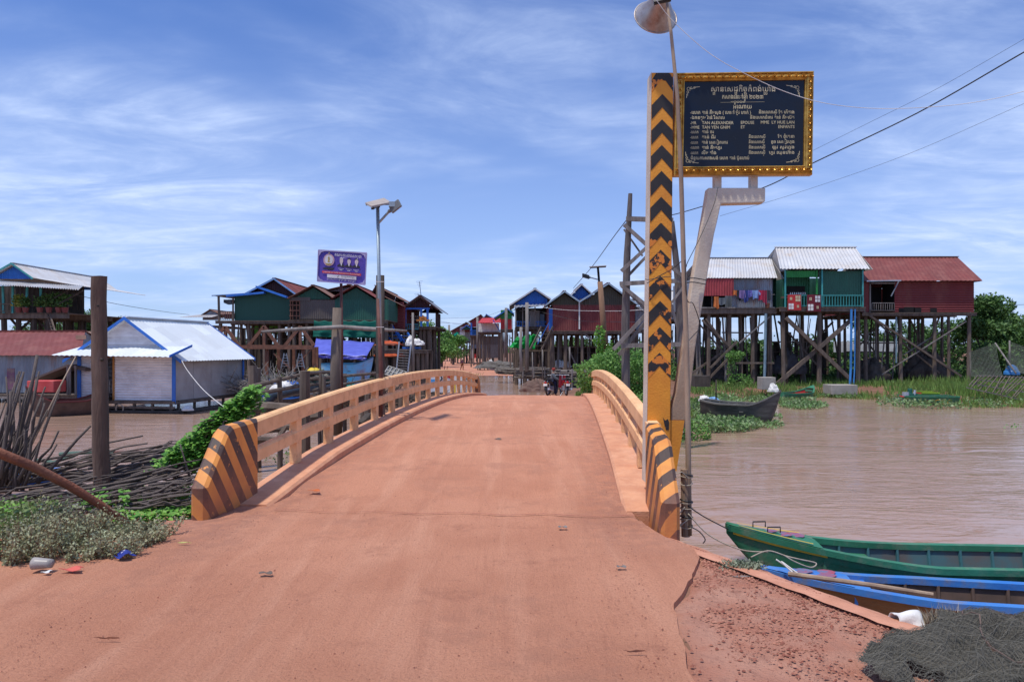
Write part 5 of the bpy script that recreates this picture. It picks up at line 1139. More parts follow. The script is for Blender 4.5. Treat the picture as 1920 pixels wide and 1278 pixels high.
for (xe, s_) in ((-ov, -1), (W0 + ov, 1)):
    a, b, c, d = fp(xm, -.35, z_r), fp(xm, L0 + .3, z_r), fp(xe, L0 + .3, zo), fp(xe, -.35, zo)
    m = MB(); m.corr(a, b, c, d, pitch=.24, amp=.02, rows=2); m.build('roof', zroof, fh, solid=.008)
    for yy in (-.39, L0 + .33): 
        m = MB(); m.prism([fp(xm, yy, z_r + .05), fp(xe, yy, zo + .05), fp(xe, yy, zo - .1), fp(xm, yy, z_r - .1)], (0, .03, 0)); m.build('barge_board', blue, fh)
m = MB(); m.bar(fp(xm, -.36, z_r + .04), fp(xm, L0 + .3, z_r + .04), .3, .05); m.build('ridge_cap', zroof, fh)
m = MB(); m.corr(fp(-.5, -1.15, z_e - .03), fp(W0 + .5, -1.15, z_e - .10), fp(W0 + .75, .05, z_e + .36), fp(.0, .05, z_e + .33), pitch=.24, amp=.016); m.build('awning', zroof, fh, solid=.008)
m = MB(); m.prism([fp(W0 + .5, -1.17, z_e - .12), fp(W0 + .78, .05, z_e + .33), fp(W0 + .78, .05, z_e + .43), fp(W0 + .5, -1.17, z_e - .02)], (.03, 0, 0)); m.build('awning_edge', blue, fh)
for x in (.1, 2.1, 4.3): 
    m = MB(); m.bar(fp(x, 0, z_e + .02), fp(x, -1.1, z_e - .12), .06, .08); m.build('awning_bracket', redwood, fh)
m = MB(); m.bar(fp(-.1, -.15, zb - .08), fp(W0 + .1, -.15, zb - .08), .1, .12); m.bar(fp(-.1, -.15, zb - .3), fp(W0 + .1, -.15, zb - .3), .08, .1); m.bar(fp(W0 + .05, 0, zb - .1), fp(W0 + .05, L0, zb - .1), .1, .12); m.build('sill_beam', wood, fh)
m = MB(); m.prism([fp(0, 0, zb - .05), fp(W0, 0, zb - .05), fp(W0, L0, zb - .05), fp(0, L0, zb - .05)], (0, 0, .04)); m.build('floor', wood, fh)
for k in range(6):
    m = MB(); m.bar(fp(.1 + k * .87, -.1, ZW - .2), fp(.1 + k * .87, -.1, zb), .1, .1, up=(0, 1, 0)); m.build('raft_post', wood, fh)
for k in range(8):
    m = MB(); m.bar(fp(W0, .3 + k * 1.25, ZW - .2), fp(W0, .3 + k * 1.25, zb), .1, .1, up=(0, 1, 0)); m.build('raft_post', wood, fh)
for k in range(5):
    m = MB(); m.tube([fp(-.3, -.3 + k * .3, ZW + .05), fp(W0 + .4, -.25 + k * .3, ZW + .03)], .09, 7); m.build('raft_bamboo', wood_d, fh)
for k in range(4):
    m = MB(); m.tube([fp(W0 + .1 + k * .15, -.3, ZW + .04), fp(W0 + .3 + k * .15, L0, ZW + .04)], .09, 7); m.build('raft_bamboo', wood_d, fh)
m = MB(); c = fp(2.15, -.3, zb - .35); m.tube([c + Vector((.17 * math.cos(t) + .01 * math.sin(5 * t), -.03 * math.sin(t * 1.1), .2 * math.sin(t))) for t in [j * .33 for j in range(58)]], .025, 5); tag(m.build('rope_coil', rope, None, origin=c), 'coil of rope hung on the front of the floating house', 'rope')
m = MB(); m.tube([fp(W0 + .1, L0 * .99, zb - .1), fp(W0 + .1, L0 * .99, z_e)], .05, 6); m.build('corner_post', blue, fh)
cable('pale mooring rope drooping from the corner of the floating house to the vines', [(337, 668, 32.5), (350, 692, 30), (378, 727, 26), (410, 755, 22), (440, 775, 18)], .012, white_rope, 'mooring_rope', 'rope')
heap('plastic_bag', 'white plastic bag caught under the right corner of the floating house', 'bag', P(352, 769, 32), .22, .2, .2, whitefab, seed=9)
# dark board screens added to darken the view between the stilts
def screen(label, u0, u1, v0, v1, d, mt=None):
    o = thing('added_dark_screen', label, 'screen', PX((u0 + u1) / 2, d, -1)); x = u0
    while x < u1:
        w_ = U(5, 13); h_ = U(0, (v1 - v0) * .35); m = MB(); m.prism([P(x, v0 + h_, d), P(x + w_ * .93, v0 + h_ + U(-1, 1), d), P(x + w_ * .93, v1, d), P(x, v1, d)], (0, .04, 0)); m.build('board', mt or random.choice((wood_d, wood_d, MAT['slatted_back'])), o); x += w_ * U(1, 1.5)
screen('added boards darkening the gap behind the stilts of the laundry house', 1300, 1452, 640, 720, 53.5)
screen('added boards darkening the gap behind the stilts of the green house', 1466, 1545, 605, 722, 53)
screen('added boards darkening the gap behind the stilts of the twin-gabled brown and green house', 545, 730, 606, 712, 57)
screen('added boards darkening the gap behind the stilts of the dark green tin house', 412, 545, 612, 712, 57)
screen('added boards darkening the gap behind the stilts of the porch house', 706, 806, 622, 700, 60)
screen('added boards darkening the gap behind the stilts of the blue gabled house', 966, 1030, 625, 690, 64)
# ---------------------------------------------------------------- poles and solar lamps
def post_thing(label, pts, r, mt, name='wooden_post', cat='post', n=9, group=None, base=None):
    m = MB(); q = [P(*p) for p in pts]; m.tube(q, r, n); o = m.build(name, mt, None, smooth=True, origin=q[0]); return tag(o, label, cat, group)
# big foreground mooring pole
dl = 13.2; m = MB()
pts = [(193, 985), (191, 900), (189, 840), (188, 760), (187, 690), (186, 620), (185, 560), (186, 518)]
q = [P(u, v, dl) for u, v in pts]; i0 = 0
def polefn(a, b):
    k = b * (len(q) - 1); i = min(int(k), len(q) - 2); c = q[i].lerp(q[i + 1], k - i); t = a * 2 * math.pi
    r = .142 - .014 * b + .012 * noise.noise(Vector((math.cos(t) * 1.2, math.sin(t) * 1.2, b * 9))) + .02 * math.exp(-((b - .05) / .05) ** 2)
    return c + Vector((r * math.cos(t), r * math.sin(t), .015 * noise.noise(Vector((t, 0, 0))) if b > .99 else 0))
m.grid(polefn, 22, 50); m.face([polefn(k / 22, 1) for k in range(22)])
bigwood = mat('big_pole_wood', (.16, .095, .07), .88, (.085, .052, .042), 7, (1, 1, .16), bump=.9, bscale=26, dirt=(.27, .20, .17), dscale=3, damt=.45)
mp_ = thing('mooring_pole', 'tall thick weathered mooring pole standing in the stick pile at the left', 'pole', q[0])
m.build('trunk', bigwood, mp_, smooth=True)
for (a, b) in ((189.5, 674), (183, 573), (196, 905)):
    m = MB(); c = P(a, b, dl - .11); m.tube([c + Vector((0, .03, 0)), c, c + Vector((0, -.012, 0))], [.035, .026, .010], 8); m.build('knot', wood_d, mp_, smooth=True)
# post with rail near the bridge and the strapped lamp post
D5 = 17.0
post_thing('grey round post with a rusty pipe behind it, crossed by the long horizontal pole', [(631, 815, D5), (629, 690, D5), (632, 577, D5)], [.13, .125, .10], wood)
post_thing('thin rusty pipe carrying the purple billboard', [(640, 800, D5 + .6), (641, 640, D5 + .6), (639.5, 528, D5 + .6)], [.035, .035, .035], rustst, 'sign_pipe', 'pipe')
post_thing('long horizontal tapered pole lashed across two posts left of the bridge', [(490, 622, D5 - .3), (560, 617, D5 - .2), (640, 613, D5 - .2), (700, 617, D5 - .4), (763, 620, D5 - .5)], [.03, .045, .05, .05, .02], wood_g, 'crossbar', 'pole')
post_thing('square dark post with the solar lamp strapped to it, left of the bridge rail', [(713, 800, 15.2), (713, 690, 15.2), (713, 516, 15.2)], [.095, .09, .085], wood_d, n=4)
for (nm, label, u, vb, vt, d, sc, mir, ub) in (('solar_street_lamp', 'tall solar street lamp strapped to a dark post, left of the bridge rail', 708, 690, 388, 14.9, 1, 1, 714), ('solar_street_lamp', 'smaller solar street lamp beside a tilted wooden post over the green bush', 1121, 640, 500, 31, 1, -1, 1133)):
    o = thing(nm, label, 'street lamp', P(ub, vb + (110 if mir > 0 else 0), d), 'solar street lamps')
    px = d / F; k = 1.0 if mir > 0 else .62
    m = MB(); m.tube([P(ub, vb, d), P(u, vt, d)], .036 if mir > 0 else .05, 9); m.build('pole', steel if mir > 0 else plastic_b, o, smooth=True)
    if mir > 0:
        m = MB(); m.tube([P(ub, 800, d), P(ub, vb, d), P(709.5, 560, d)], .043, 9); m.build('sleeve', rustst, o, smooth=True)
    c = P(u + 1 * mir, vt - 9 * k, d); m = MB()
    A = [P(u - 23 * k, vt - 5 * k, d - .35), P(u - 11 * k, vt + 1.5 * k, d - .75), P(u + 25 * k, vt - 6 * k, d + .3), P(u + 12 * k, vt - 14 * k, d + .7)] if mir > 0 else [P(u - 26 * k, vt + 1, d - .5), P(u + 26 * k, vt - 1, d - .5), P(u + 24 * k, vt - 1, d + .5), P(u - 24 * k, vt + 1, d + .5)]
    m.prism([A[0], A[1], A[2], A[3]], (0, 0, .035)); m.build('solar_panel', mat('panel_back', (.42, .36, .31), .6, (.33, .28, .25), 3), o)
    ctr = (A[0] + A[1] + A[2] + A[3]) / 4; m = MB(); m.bar(ctr + (A[0] - ctr) * .9, ctr + (A[2] - ctr) * .9, .05); m.bar(ctr + (A[1] - ctr) * .9 + Vector((0, 0, -.02)), ctr + (A[3] - ctr) * .9 + Vector((0, 0, -.02)), .05); m.bar(ctr, P(u, vt, d), .07); m.build('panel_bracket', plastic_b, o)
    a0 = P(u + 2 * mir, vt + 30 * k, d); a1 = P(u + (22 if mir > 0 else 22) * mir * (1 if mir > 0 else .75), vt + (8 if mir > 0 else 19 * k + 8), d - .1); a2 = P(u + 42 * mir * (1 if mir > 0 else .72), vt + (-8 if mir > 0 else 8), d - .2)
    if mir < 0: a0 = P(u, vt + 24, d); a1 = P(u - 15, vt + 20, d - .2); a2 = P(u - 29, vt + 16, d - .4)
    m = MB(); m.tube([a0, a1], .025, 7); m.build('arm', steel, o)
    m = MB(); dd = (a2 - a1).normalized(); m.tube([a1 - dd * .02, a1 + dd * .05], .04, 8); m.bar(a1 + dd * .04, a2, .17, .05, up=(0, -1, .3)); m.build('lamp_head', plastic_b if mir < 0 else mat('lamp_grey', (.2, .21, .22), .5), o, bevel=.01)
    m = MB(); m.bar(a1 + dd * .24 + Vector((0, -.012, -.03)), a2 - dd * .03 + Vector((0, -.012, -.03)), .12, .015, up=(0, -1, .3)); m.build('lens', mat('lamp_lens', (.55, .42, .36), .3), o)
    if mir > 0:
        m = MB(); m.box(a1.lerp(a2, .45) + Vector((-.04, 0, .06)), (.12, .07, .1)); m.build('sensor_box', steel, o)
        for vv in (528, 613):
            m = MB(); m.bar(P(705, vv, d - .1), P(720, vv, d - .1), .02, .012); m.build('strap', white_rope, o)
post_thing('tilted reddish-brown wooden post behind the smaller solar lamp', [(1135, 660, 30.6), (1130, 590, 30.6), (1125, 528, 30.6)], [.12, .12, .11], mat('pale_post', (.26, .15, .09), .85, (.17, .1, .065), 5, (1, 1, .2), bump=.4), n=8)
for (label, u, vb, vt, d, r) in (('grey utility pole in front of the blue gabled house', 988, 690, 567, 50, .13), ('shorter square grey utility pole left of the green tarpaulin', 977, 690, 613, 49, .11), ('slim grey utility pole in front of the green and red house', 949, 664, 577, 78, .17), ('slim grey utility pole in front of the grey timber shop', 895, 662, 594, 95, .17), ('thin grey utility pole at the far end of the street', 842, 665, 609, 125, .2),
                             ('tall pale pole rising beside the ladder at the porch house', 774, 697, 586, 44, .08), ('thin bamboo stake at the water edge behind the brushwood bundle', 998, 707, 660, 49, .04), ('thin bamboo stake beside the motorbike rider', 1017, 708, 655, 49, .04), ('pale bamboo stake in front of the maroon house stilts', 1068, 694, 650, 49, .06), ('leaning thin dark stake in the weeds near the dark wooden boat', 1343, 757, 712, 30, .03)):
    post_thing(label, [(u + U(-1, 1), vb + 6, d), (u + U(-1, 1), (vb + vt) / 2, d), (u, vt, d)], [r, r * .95, r * .85], wood_g if d > 40 else wood_d, 'utility_pole' if d > 49.5 or r > .1 else 'stake', 'pole', 8)
for k, (pts, lb) in enumerate((([(700, 597, 60), (820, 597, 90), (948, 593, 78)], 'upper telephone wire crossing the street gap'), ([(810, 600, 60), (870, 606, 92), (948, 580, 78)], 'sagging telephone wire crossing the street gap'), ([(800, 604, 60), (895, 606, 95), (948, 590, 78), (988, 580, 50)], 'lower telephone wire crossing the street gap'), ([(988, 572, 50), (1060, 581, 48), (1150, 583, 42), (1215, 580, 30)], 'pale wire in front of the maroon twin house'), ([(988, 578, 50), (1080, 600, 48), (1150, 603, 42), (1200, 604, 30)], 'dim sagging wire in front of the maroon twin house'), ([(135, 551, 49), (220, 570, 60), (300, 583, 75), (355, 590, 92)], 'thin wire from the far left veranda to the distant house'), ([(1560, 600, 80), (1830, 576, 80), (1990, 568, 80)], 'faint wire over the tree line at the right edge'))):
    cable(lb, pts, .012 if k < 5 else .02, white_rope if k == 3 else wire)

# ---------------------------------------------------------------- purple billboard
DBi = D5 + .45
bb = thing('party_billboard', 'purple billboard with a round emblem and three small portraits on a rusty pipe', 'billboard', P(640, 530, DBi))
C4 = [(597.5, 469), (688, 474), (685, 533), (595.5, 527)]
def bq(a, b, off=0): return (P(*C4[0], DBi).lerp(P(*C4[1], DBi), a)).lerp(P(*C4[3], DBi).lerp(P(*C4[2], DBi), a), b) + Vector((0, -off, .008 * math.sin(a * 5)))
m = MB(); m.grid(lambda a, b: bq(a, b) + Vector((0, .012 * math.sin(a * 6) * math.sin(b * 4), 0)), 12, 8); m.build('banner', mat('purple_vinyl', (.10, .055, .34), .5, (.075, .06, .40), 1.5), bb, solid=.02)
m = MB()
for (a, b) in (((0, 0), (1, 0)), ((1, 0), (1, 1)), ((1, 1), (0, 1)), ((0, 1), (0, 0))): m.bar(bq(*a, .02), bq(*b, .02), .02, .03)
m.build('frame', mat('lilac_edge', (.42, .38, .62), .6), bb)
def bx(u, v): return bq(u, v, .028)
def bflat(nm, mt, polys, off=.028):
    m = MB()
    for pl in polys: m.face([bq(a, b, off) for a, b in pl])
    return m.build(nm, mt, bb)
circ = lambda cx, cy, rx, ry, n=18: [(cx + rx * math.cos(k / n * 6.2832), cy + ry * math.sin(k / n * 6.2832)) for k in range(n)]
white_i = mat('print_white', (.72, .70, .76), .6); red_i = mat('print_red', (.60, .06, .09), .6); gold_i = mat('print_gold', (.42, .32, .08), .6); dark_i = mat('print_dark', (.035, .03, .05), .6)
bflat('emblem_ring', mat('print_pink', (.60, .38, .45), .6), [circ(.225, .31, .115, .20)], .026); bflat('emblem_disc', white_i, [circ(.225, .30, .085, .15)], .030)
bflat('emblem_figure', gold_i, [[(.225, .18), (.245, .26), (.235, .34), (.255, .38), (.20, .38), (.215, .30), (.205, .25)], [(.16, .42), (.29, .42), (.27, .47), (.18, .47)], [(.205, .10), (.225, .06), (.245, .10)]], .033)
bflat('emblem_plate', dark_i, [[(.10, .585), (.13, .55), (.32, .55), (.345, .585), (.32, .62), (.13, .62)]]); 
bflat('ribbon', red_i, [[(.10, .66), (.90, .66), (.91, .69), (.90, .74), (.10, .73), (.09, .69)]]); bflat('name_panel', white_i, [[(.20, .765), (.81, .765), (.81, .875), (.20, .875)]])
for (cx, cy) in ((.485, .30), (.645, .30), (.80, .29)):
    ps = bflat('portrait', dark_i, [[(cx - .085, cy + .205), (cx - .07, cy + .14), (cx - .02, cy + .10), (cx + .02, cy + .10), (cx + .065, cy + .14), (cx + .08, cy + .205)]], .029); bflat('portrait_shirt', white_i, [[(cx - .018, cy + .10), (cx + .02, cy + .10), (cx + .004, cy + .18)]], .032).parent = ps
    bflat('portrait_head', mat('print_skin', (.62, .52, .52), .6), [circ(cx, cy + .005, .036, .10)], .031).parent = ps
    bflat('portrait_hair', white_i if cx < .6 else dark_i, [[(cx - .036, cy - .02), (cx - .03, cy - .08), (cx, cy - .105), (cx + .03, cy - .08), (cx + .037, cy - .02), (cx + .02, cy - .06), (cx - .02, cy - .065)]], .034).parent = ps
    bflat('caption', white_i, [[(cx - .06, .555), (cx + .06, .557), (cx + .06, .567), (cx - .06, .565)], [(cx - .03, .595), (cx + .03, .597), (cx + .03, .615), (cx - .03, .613)]])
m = MB(); plb = lambda u, v: bq(u, v, .036); write(m, "គណបក_សប_រជាជនកម_ពុជា", plb, .34, .17, .13, u1=.90); write(m, "ប_រកាស់គាំទ_រ សម_េតច និង គណបក_សប_រជាជន ែដលបានដឹកនាំ", plb, .12, .715, .045, u1=.88); write(m, "ភូមិេយីងទាំងអស់គ_នា ភូមិ ជីវិត ថ_មីឃុំសង_កាត់", plb, .20, .945, .045, u1=.80); m.build('lettering', white_i, bb)
m = MB(); write(m, "គណបក_សប_រជាជនកម_ពុជា", plb, .49, .815, .045, u1=.77); stroke(m, [(.41, .81), (.425, .84), (.45, .78)], .008, plb); m.build('lettering', dark_i, bb)
bflat('corner_ornament', mat('lilac_edge', (.42, .38, .62)), [[(.015, .02), (.14, .03), (.06, .07), (.02, .19)], [(.985, .03), (.87, .03), (.945, .08), (.98, .2)], [(.015, .97), (.02, .82), (.05, .92), (.13, .975)], [(.985, .975), (.98, .83), (.95, .93), (.87, .975)]], .03)

# ---------------------------------------------------------------- boats
def boat(name, label, A, B, beam, depth, mats, bow_rise=.35, stern_rise=.1, group=None, deck=.16, ribs=8, water=ZW, tub=False, cat='boat', bow_pow=1.6, stern_w=.5, paint=None, thwarts=2, floor_z=.08):
    """A bow point, B stern point on the water; open hull with inner planking"""
    A, B = Vector(A), Vector(B); B.z = A.z; L = (B - A).length; ax = (B - A).normalized(); sd_ = Vector((-ax.y, ax.x, 0))
    root = thing(name, label, cat, Vector(((A + B) / 2).to_tuple()[:2] + (water,)), group)
    def half(x):     # half beam at x 0..1 (0 bow)
        if tub: return beam / 2
        f = min(1, (x / .32)) ** .75 if x < .32 else 1
        g_ = 1 if x < .7 else 1 - (1 - stern_w) * ((x - .7) / .3) ** 1.6
        return max(.012, beam / 2 * f * g_)
    def sheer(x): return depth + bow_rise * max(0, 1 - x / .35) ** bow_pow + stern_rise * max(0, (x - .7) / .3) ** 1.5
    def keel(x): return -.12 + (bow_rise + depth * .95 + .06) * max(0, 1 - x / .20) ** 1.7 + (stern_rise + depth * .3) * max(0, (x - .8) / .2) ** 2
    def hull(a, b, inn=0):
        x = a; hb = half(x) - inn; t = abs(b * 2 - 1); sgn = 1 if b > .5 else -1
        w_ = hb * (min(1, (t / .55)) * .72 + max(0, (t - .55) / .45) * .28 if t > 0 else 0); z = keel(x) + inn * .8 + (sheer(x) - keel(x) - inn * .8) * max(0, (t - .45) / .55) ** 1.1
        return A + ax * (L * x) + sd_ * (sgn * w_) + Vector((0, 0, water - A.z + z))
    m = MB(); m.grid(lambda a, b: hull(a, b), 36, 16); m.face([hull(1, k / 16) for k in range(17)]); m.build('hull', mats[0], root, smooth=True)
    m = MB(); m.grid(lambda a, b: hull(.03 + a * .96, b, .04), 36, 16); m.build('inner_planking', mats[1], root, smooth=True)
    for sg in (0, 1):
        m = MB(); pts = [hull(k / 36, sg) for k in range(37)]; base = len(m.v)
        for k, p in enumerate(pts):
            o = sd_ * ((1 if sg else -1) * .02); i_ = sd_ * ((-1 if sg else 1) * .075)
            for q_ in (p + o + Vector((0, 0, -.05)), p + o + Vector((0, 0, .012)), p + i_ + Vector((0, 0, .012)), p + i_ + Vector((0, 0, -.05))): m.v.append(tuple(q_))
        for k in range(36):
            for j in range(4): m.f.append((base + 4 * k + j, base + 4 * k + (j + 1) % 4, base + 4 * k + 4 + (j + 1) % 4, base + 4 * k + 4 + j))
        m.f.append((base, base + 1, base + 2, base + 3)); m.f.append((base + 144, base + 145, base + 146, base + 147)); m.build('gunwale', mats[2], root)
    if deck:
        m = MB(); m.grid(lambda a, b: hull(a * deck, 0).lerp(hull(a * deck, 1), b) + Vector((0, 0, .02 + .02 * math.sin(b * math.pi))), 12, 4); m.build('foredeck', mats[2], root)
        x = deck; a_, b_ = hull(x, .03), hull(x, .97); m = MB(); m.prism([a_ + Vector((0, 0, .02)), b_ + Vector((0, 0, .02)), b_ + Vector((0, 0, -.12)), a_ + Vector((0, 0, -.12))], ax * .03); m.build('coaming', mats[2], root)
    for k in range(ribs):
        x = deck + .06 + (.95 - deck - .06) * k / max(1, ribs - 1); m = MB(); m.tube([hull(x, b, .05) for b in (0, .1, .22, .3, .4, .5, .6, .7, .78, .9, 1)], .02, 5); m.build('rib', mats[3] if len(mats) > 3 else mats[1], root)
    for k in range(thwarts):
        x = .42 + .36 * k; a_, b_ = hull(x, .06), hull(x, .94); m = MB(); m.bar(a_ - Vector((0, 0, .08)), b_ - Vector((0, 0, .08)), .16, .03); m.build('thwart', mats[1], root)
    root['_h'] = 1
    return root, hull, ax, sd_
bgr = mat('boat_green', (.02, .15, .075), .55, (.035, .20, .115), 2.2, dirt=(.17, .20, .14), dscale=5, damt=.75, bump=.15)
bbl = mat('boat_blue', (.03, .17, .54), .55, (.05, .21, .56), 2.2, dirt=(.20, .19, .20), dscale=5, damt=.75, bump=.15)
bhull = mat('boat_hull_wood', (.28, .14, .055), .8, (.20, .09, .035), 3, (.4, 1, 3), bump=.4, dirt=(.12, .06, .04)); bred = mat('boat_dark_red', (.10, .018, .02), .6)
binn = mat('boat_inner_brown', (.11, .07, .055), .85, (.07, .05, .04), 4, dirt=(.2, .12, .09)); bteal = mat('boat_inner_teal', (.05, .13, .15), .8, (.10, .09, .085), 3)
tealrib = mat('teal_rib', (.045, .15, .17), .7)
bt1, hl1, ax1, sd1 = boat('long_boat', 'green long wooden boat with a yellow-edged bow, outer one of two moored at the bank', P(1362, 990, 8.15) - Vector((0, 0, .36)), PX(2480, 7.72, ZW), 1.0, .60, (bgr, bteal, bgr, tealrib), .30, .2, 'long boats moored at the bank', deck=.155, ribs=14)
bt2, hl2, ax2, sd2 = boat('long_boat', 'blue long wooden boat with a bare brown hull, beside the gravel shoulder', PX(1428, 7.42, ZW) , PX(2500, 6.5, ZW), .78, .52, (bhull, binn, bbl, binn), .12, .2, 'long boats moored at the bank', deck=.17, ribs=12)
for rt, hl, mt, nm, r0 in ((bt1, hl1, mat('boat_yellow', (.72, .45, .03), .5), 'yellow_stripe', (0.02, .14)), ):
    for sg in (0, 1):
        m = MB(); a_ = len(m.v)
        m.grid(lambda a, b: hl(r0[0] + (r0[1] - r0[0]) * a, sg).lerp(hl(r0[0] + (r0[1] - r0[0]) * a, 1 - sg), .02 + .13 * b * (1 - a * .5)) + Vector((0, 0, .042)), 20, 2); m.build(nm, mt, rt)
        m = MB(); m.grid(lambda a, b: hl(.01 + .15 * a, sg, -.012) - Vector((0, 0, .02 + .05 * b)), 20, 1); m.build(nm, mt, rt)
pm = mat('faded_red_print', (.35, .06, .09), .7, (.10, .16, .3), 14)
for rt, hl, lst in ((bt1, hl1, ((.075, .5, .09, .07), (.10, .45, .09, .09), (.125, .6, .09, .1))), (bt2, hl2, ((.08, .5, .10, .08), (.125, .38, .10, .08), (.13, .7, .09, .08)))):
    for (x, y, w_, h_) in lst:
        m = MB(); c = hl(x, 0).lerp(hl(x, 1), y) + Vector((0, 0, .044)); m.face([c + Vector((w_ * (1 + .35 * noise.noise(Vector((k, x * 9, 0)))) * math.cos(k * .52), h_ * math.sin(k * .52) * (1 + .4 * noise.noise(Vector((k, y * 9, 4)))), 0)) for k in range(12)]); m.build('faded_motif', pm, rt)
for (x, y) in ((.05, .8), (.07, .3)):
    m = MB(); c = hl1(x, 0).lerp(hl1(x, 1), y) + Vector((0, 0, .03)); m.tube([c, c + Vector((0, 0, .06)), c + Vector((.14, .01, .06)), c + Vector((.14, .01, 0))], .008, 5); m.build('cleat', plastic_b, bt1)
m = MB(); m.grid(lambda a, b: hl2(.18 + .03 * a, 0).lerp(hl2(.18 + .03 * a, 1), b) + Vector((0, 0, -.03)), 4, 4); m.build('box_lid', bbl, bt2)
m = MB(); m.grid(lambda a, b: hl1(.165 + .10 * a, .02).lerp(hl1(.165 + .10 * a, .98), b) + Vector((0, 0, -.06)), 4, 4); m.build('box_lid', bgr, bt1)
m = MB(); m.tube([P(1478, 1075, 6.9), P(1640, 1097, 6.55), P(1750, 1114, 6.35)], [.024, .022, .018], 8); tag(m.build('punt_pole', bamboo, None, origin=P(1478, 1075, 6.9)), 'long bamboo punt pole laid across the blue boat', 'pole')
def ropething(label, pts, r, mt, name='rope'):
    m = MB(); q = [P(*p) for p in pts]; out = []
    e = [q[0]] + q + [q[-1]]
    for i in range(1, len(e) - 2):
        for k in range(6):
            t = k / 6; a, b, c_, d_ = e[i - 1], e[i], e[i + 1], e[i + 2]; out.append(.5 * ((2 * b) + (-a + c_) * t + (2 * a - 5 * b + 4 * c_ - d_) * t * t + (-a + 3 * b - 3 * c_ + d_) * t ** 3))
    out.append(q[-1]); m.tube(out, r, 6); return tag(m.build(name, mt, None, smooth=True, origin=out[0]), label, 'rope')
ropething('mooring rope from the stump to the tip of the green boat', [(1290, 948, 7.95), (1320, 968, 8.0), (1366, 992, 8.08)], .007, wire)
ropething('mooring rope from the stump to the cleat of the green boat', [(1290, 962, 7.95), (1330, 1003, 7.9), (1390, 1030, 7.8), (1440, 1034, 7.75)], .007, rope)
ropething('pale rope looped over the foredeck of the green boat', [(1408, 1044, 7.6), (1440, 1032, 7.6), (1475, 1042, 7.55), (1500, 1048, 7.5), (1530, 1055, 7.5), (1520, 1063, 7.45), (1490, 1052, 7.45), (1470, 1040, 7.5)], .007, rope)
ropething('pale rope coiled over the nose of the blue boat', [(1455, 1048, 7.3), (1475, 1062, 7.25), (1500, 1080, 7.1), (1510, 1083, 7.05), (1490, 1070, 7.15), (1465, 1052, 7.25), (1490, 1076, 7.1)], .008, white_rope)
ropething('dark wire hanging loose from the stump over the kerb', [(1290, 985, 7.9), (1310, 995, 7.85), (1322, 1010, 7.8), (1318, 1018, 7.8)], .006, wire)
# far boats
dk = mat('dark_hull', (.045, .042, .042), .6, (.09, .085, .08), 2.4, (.5, 1, 3), dirt=(.2, .19, .18), dscale=2, damt=.5); gi = mat('grey_inner', (.20, .19, .18), .85)
boat('wooden_boat', 'dark weathered wooden boat with an upturned bow in the floating weeds', PX(1464, 27.6, ZW), PX(1318, 29.5, ZW), 1.3, .72, (dk, gi, gi, gi), .55, .1, deck=0, ribs=9, thwarts=1)
rt, hf, _, _ = boat('small_boat', 'small green boat with red seats beneath the green stilt house', PX(1525, 42.5, ZW), PX(1462, 40.5, ZW), 1.3, .35, (bgr, redp, bgr), .35, .05, deck=.12, ribs=0, thwarts=2)
rt, hf, _, _ = boat('barge', 'green box-shaped barge with orange painted letters by the right bank', PX(1690, 37.6, ZW), PX(1790, 37.2, ZW), 1.3, .45, (bgr, redp, bgr), 0, 0, deck=0, ribs=0, thwarts=1, tub=True)
m = MB(); 
def bp_(u, v): return P(u, v, 36.4)
write(m, "CCC", bp_, 1752, 757.5, 13, u1=1786); m.build('lettering', mat('orange_letters', (.6, .3, .03), .6), rt)
boat('motor_barge', 'yellow-green flat barge with a small engine beside the lettered barge', PX(1722, 38.8, ZW), PX(1755, 38.6, ZW), 1.3, .55, (mat('lime_yellow', (.25, .40, .03), .6), redp, MAT['lime_yellow']), 0, 0, deck=0, ribs=0, thwarts=1, tub=True)
o = thing('boat_engine', 'small green boat engine on a pale raft left of the lettered barge', 'engine', PX(1706, 38, ZW + .2))
m = MB(); m.box(P(1706, 745, 38), (.5, .5, .45)); m.tube([P(1706, 738, 38), P(1706, 728, 38)], .12, 8); m.build('engine_block', mat('engine_green', (.02, .12, .09), .4), o, bevel=.03)
m = MB(); m.tube([P(1698, 742, 37.7), P(1698, 735, 37.7)], .16, 9); m.tube([P(1714, 740, 37.8), P(1716, 731, 37.8)], .06, 7); m.build('exhaust', zinc, o)
m = MB(); m.box(PX(1705, 38, ZW + .12), (1.1, .9, .3)); m.build('raft_box', mat('pale_box', (.35, .40, .33), .7), o, bevel=.02)
rt, hf, _, _ = boat('wooden_boat', 'brown wooden boat with a dark red prow beside the floating house', PX(48, 30.5, ZW), PX(190, 32.5, ZW), 1.6, .62, (mat('brown_hull', (.12, .075, .06), .8, (.08, .05, .04), 3), binn, mat('prow_red', (.16, .04, .04), .8), binn), .65, .3, deck=.12, ribs=5, thwarts=1)
m = MB(); c0, c1 = P(62, 717, 31.5), P(113, 730, 32.3); m.box((c0 + c1) / 2 + Vector((0, 0, .0)), (1.15, .9, .5)); tag(m.build('cooler_box', mat('faded_red_box', (.52, .05, .05), .6, (.60, .12, .11), 1.5), None, origin=(c0 + c1) / 2, bevel=.03), 'faded red box on the brown boat beside the floating house', 'box')
cv = thing('boat_canopy', 'low dark thatched canopy over the brown boat', 'canopy', P(110, 735, 33))
m = MB(); m.prism([P(56, 711, 32.5), P(125, 683, 32.5), P(160, 690, 32.5), P(160, 696, 32.5), P(125, 687, 32.5), P(58, 714, 32.5)], (0, 1.8, 0)); m.build('canopy_roof', greywall, cv)
m = MB(); m.prism([P(62, 716, 34), P(125, 690, 34), P(150, 694, 34), P(150, 736, 34), P(62, 736, 34)], (0, .05, 0)); m.build('dark_back', black, cv)
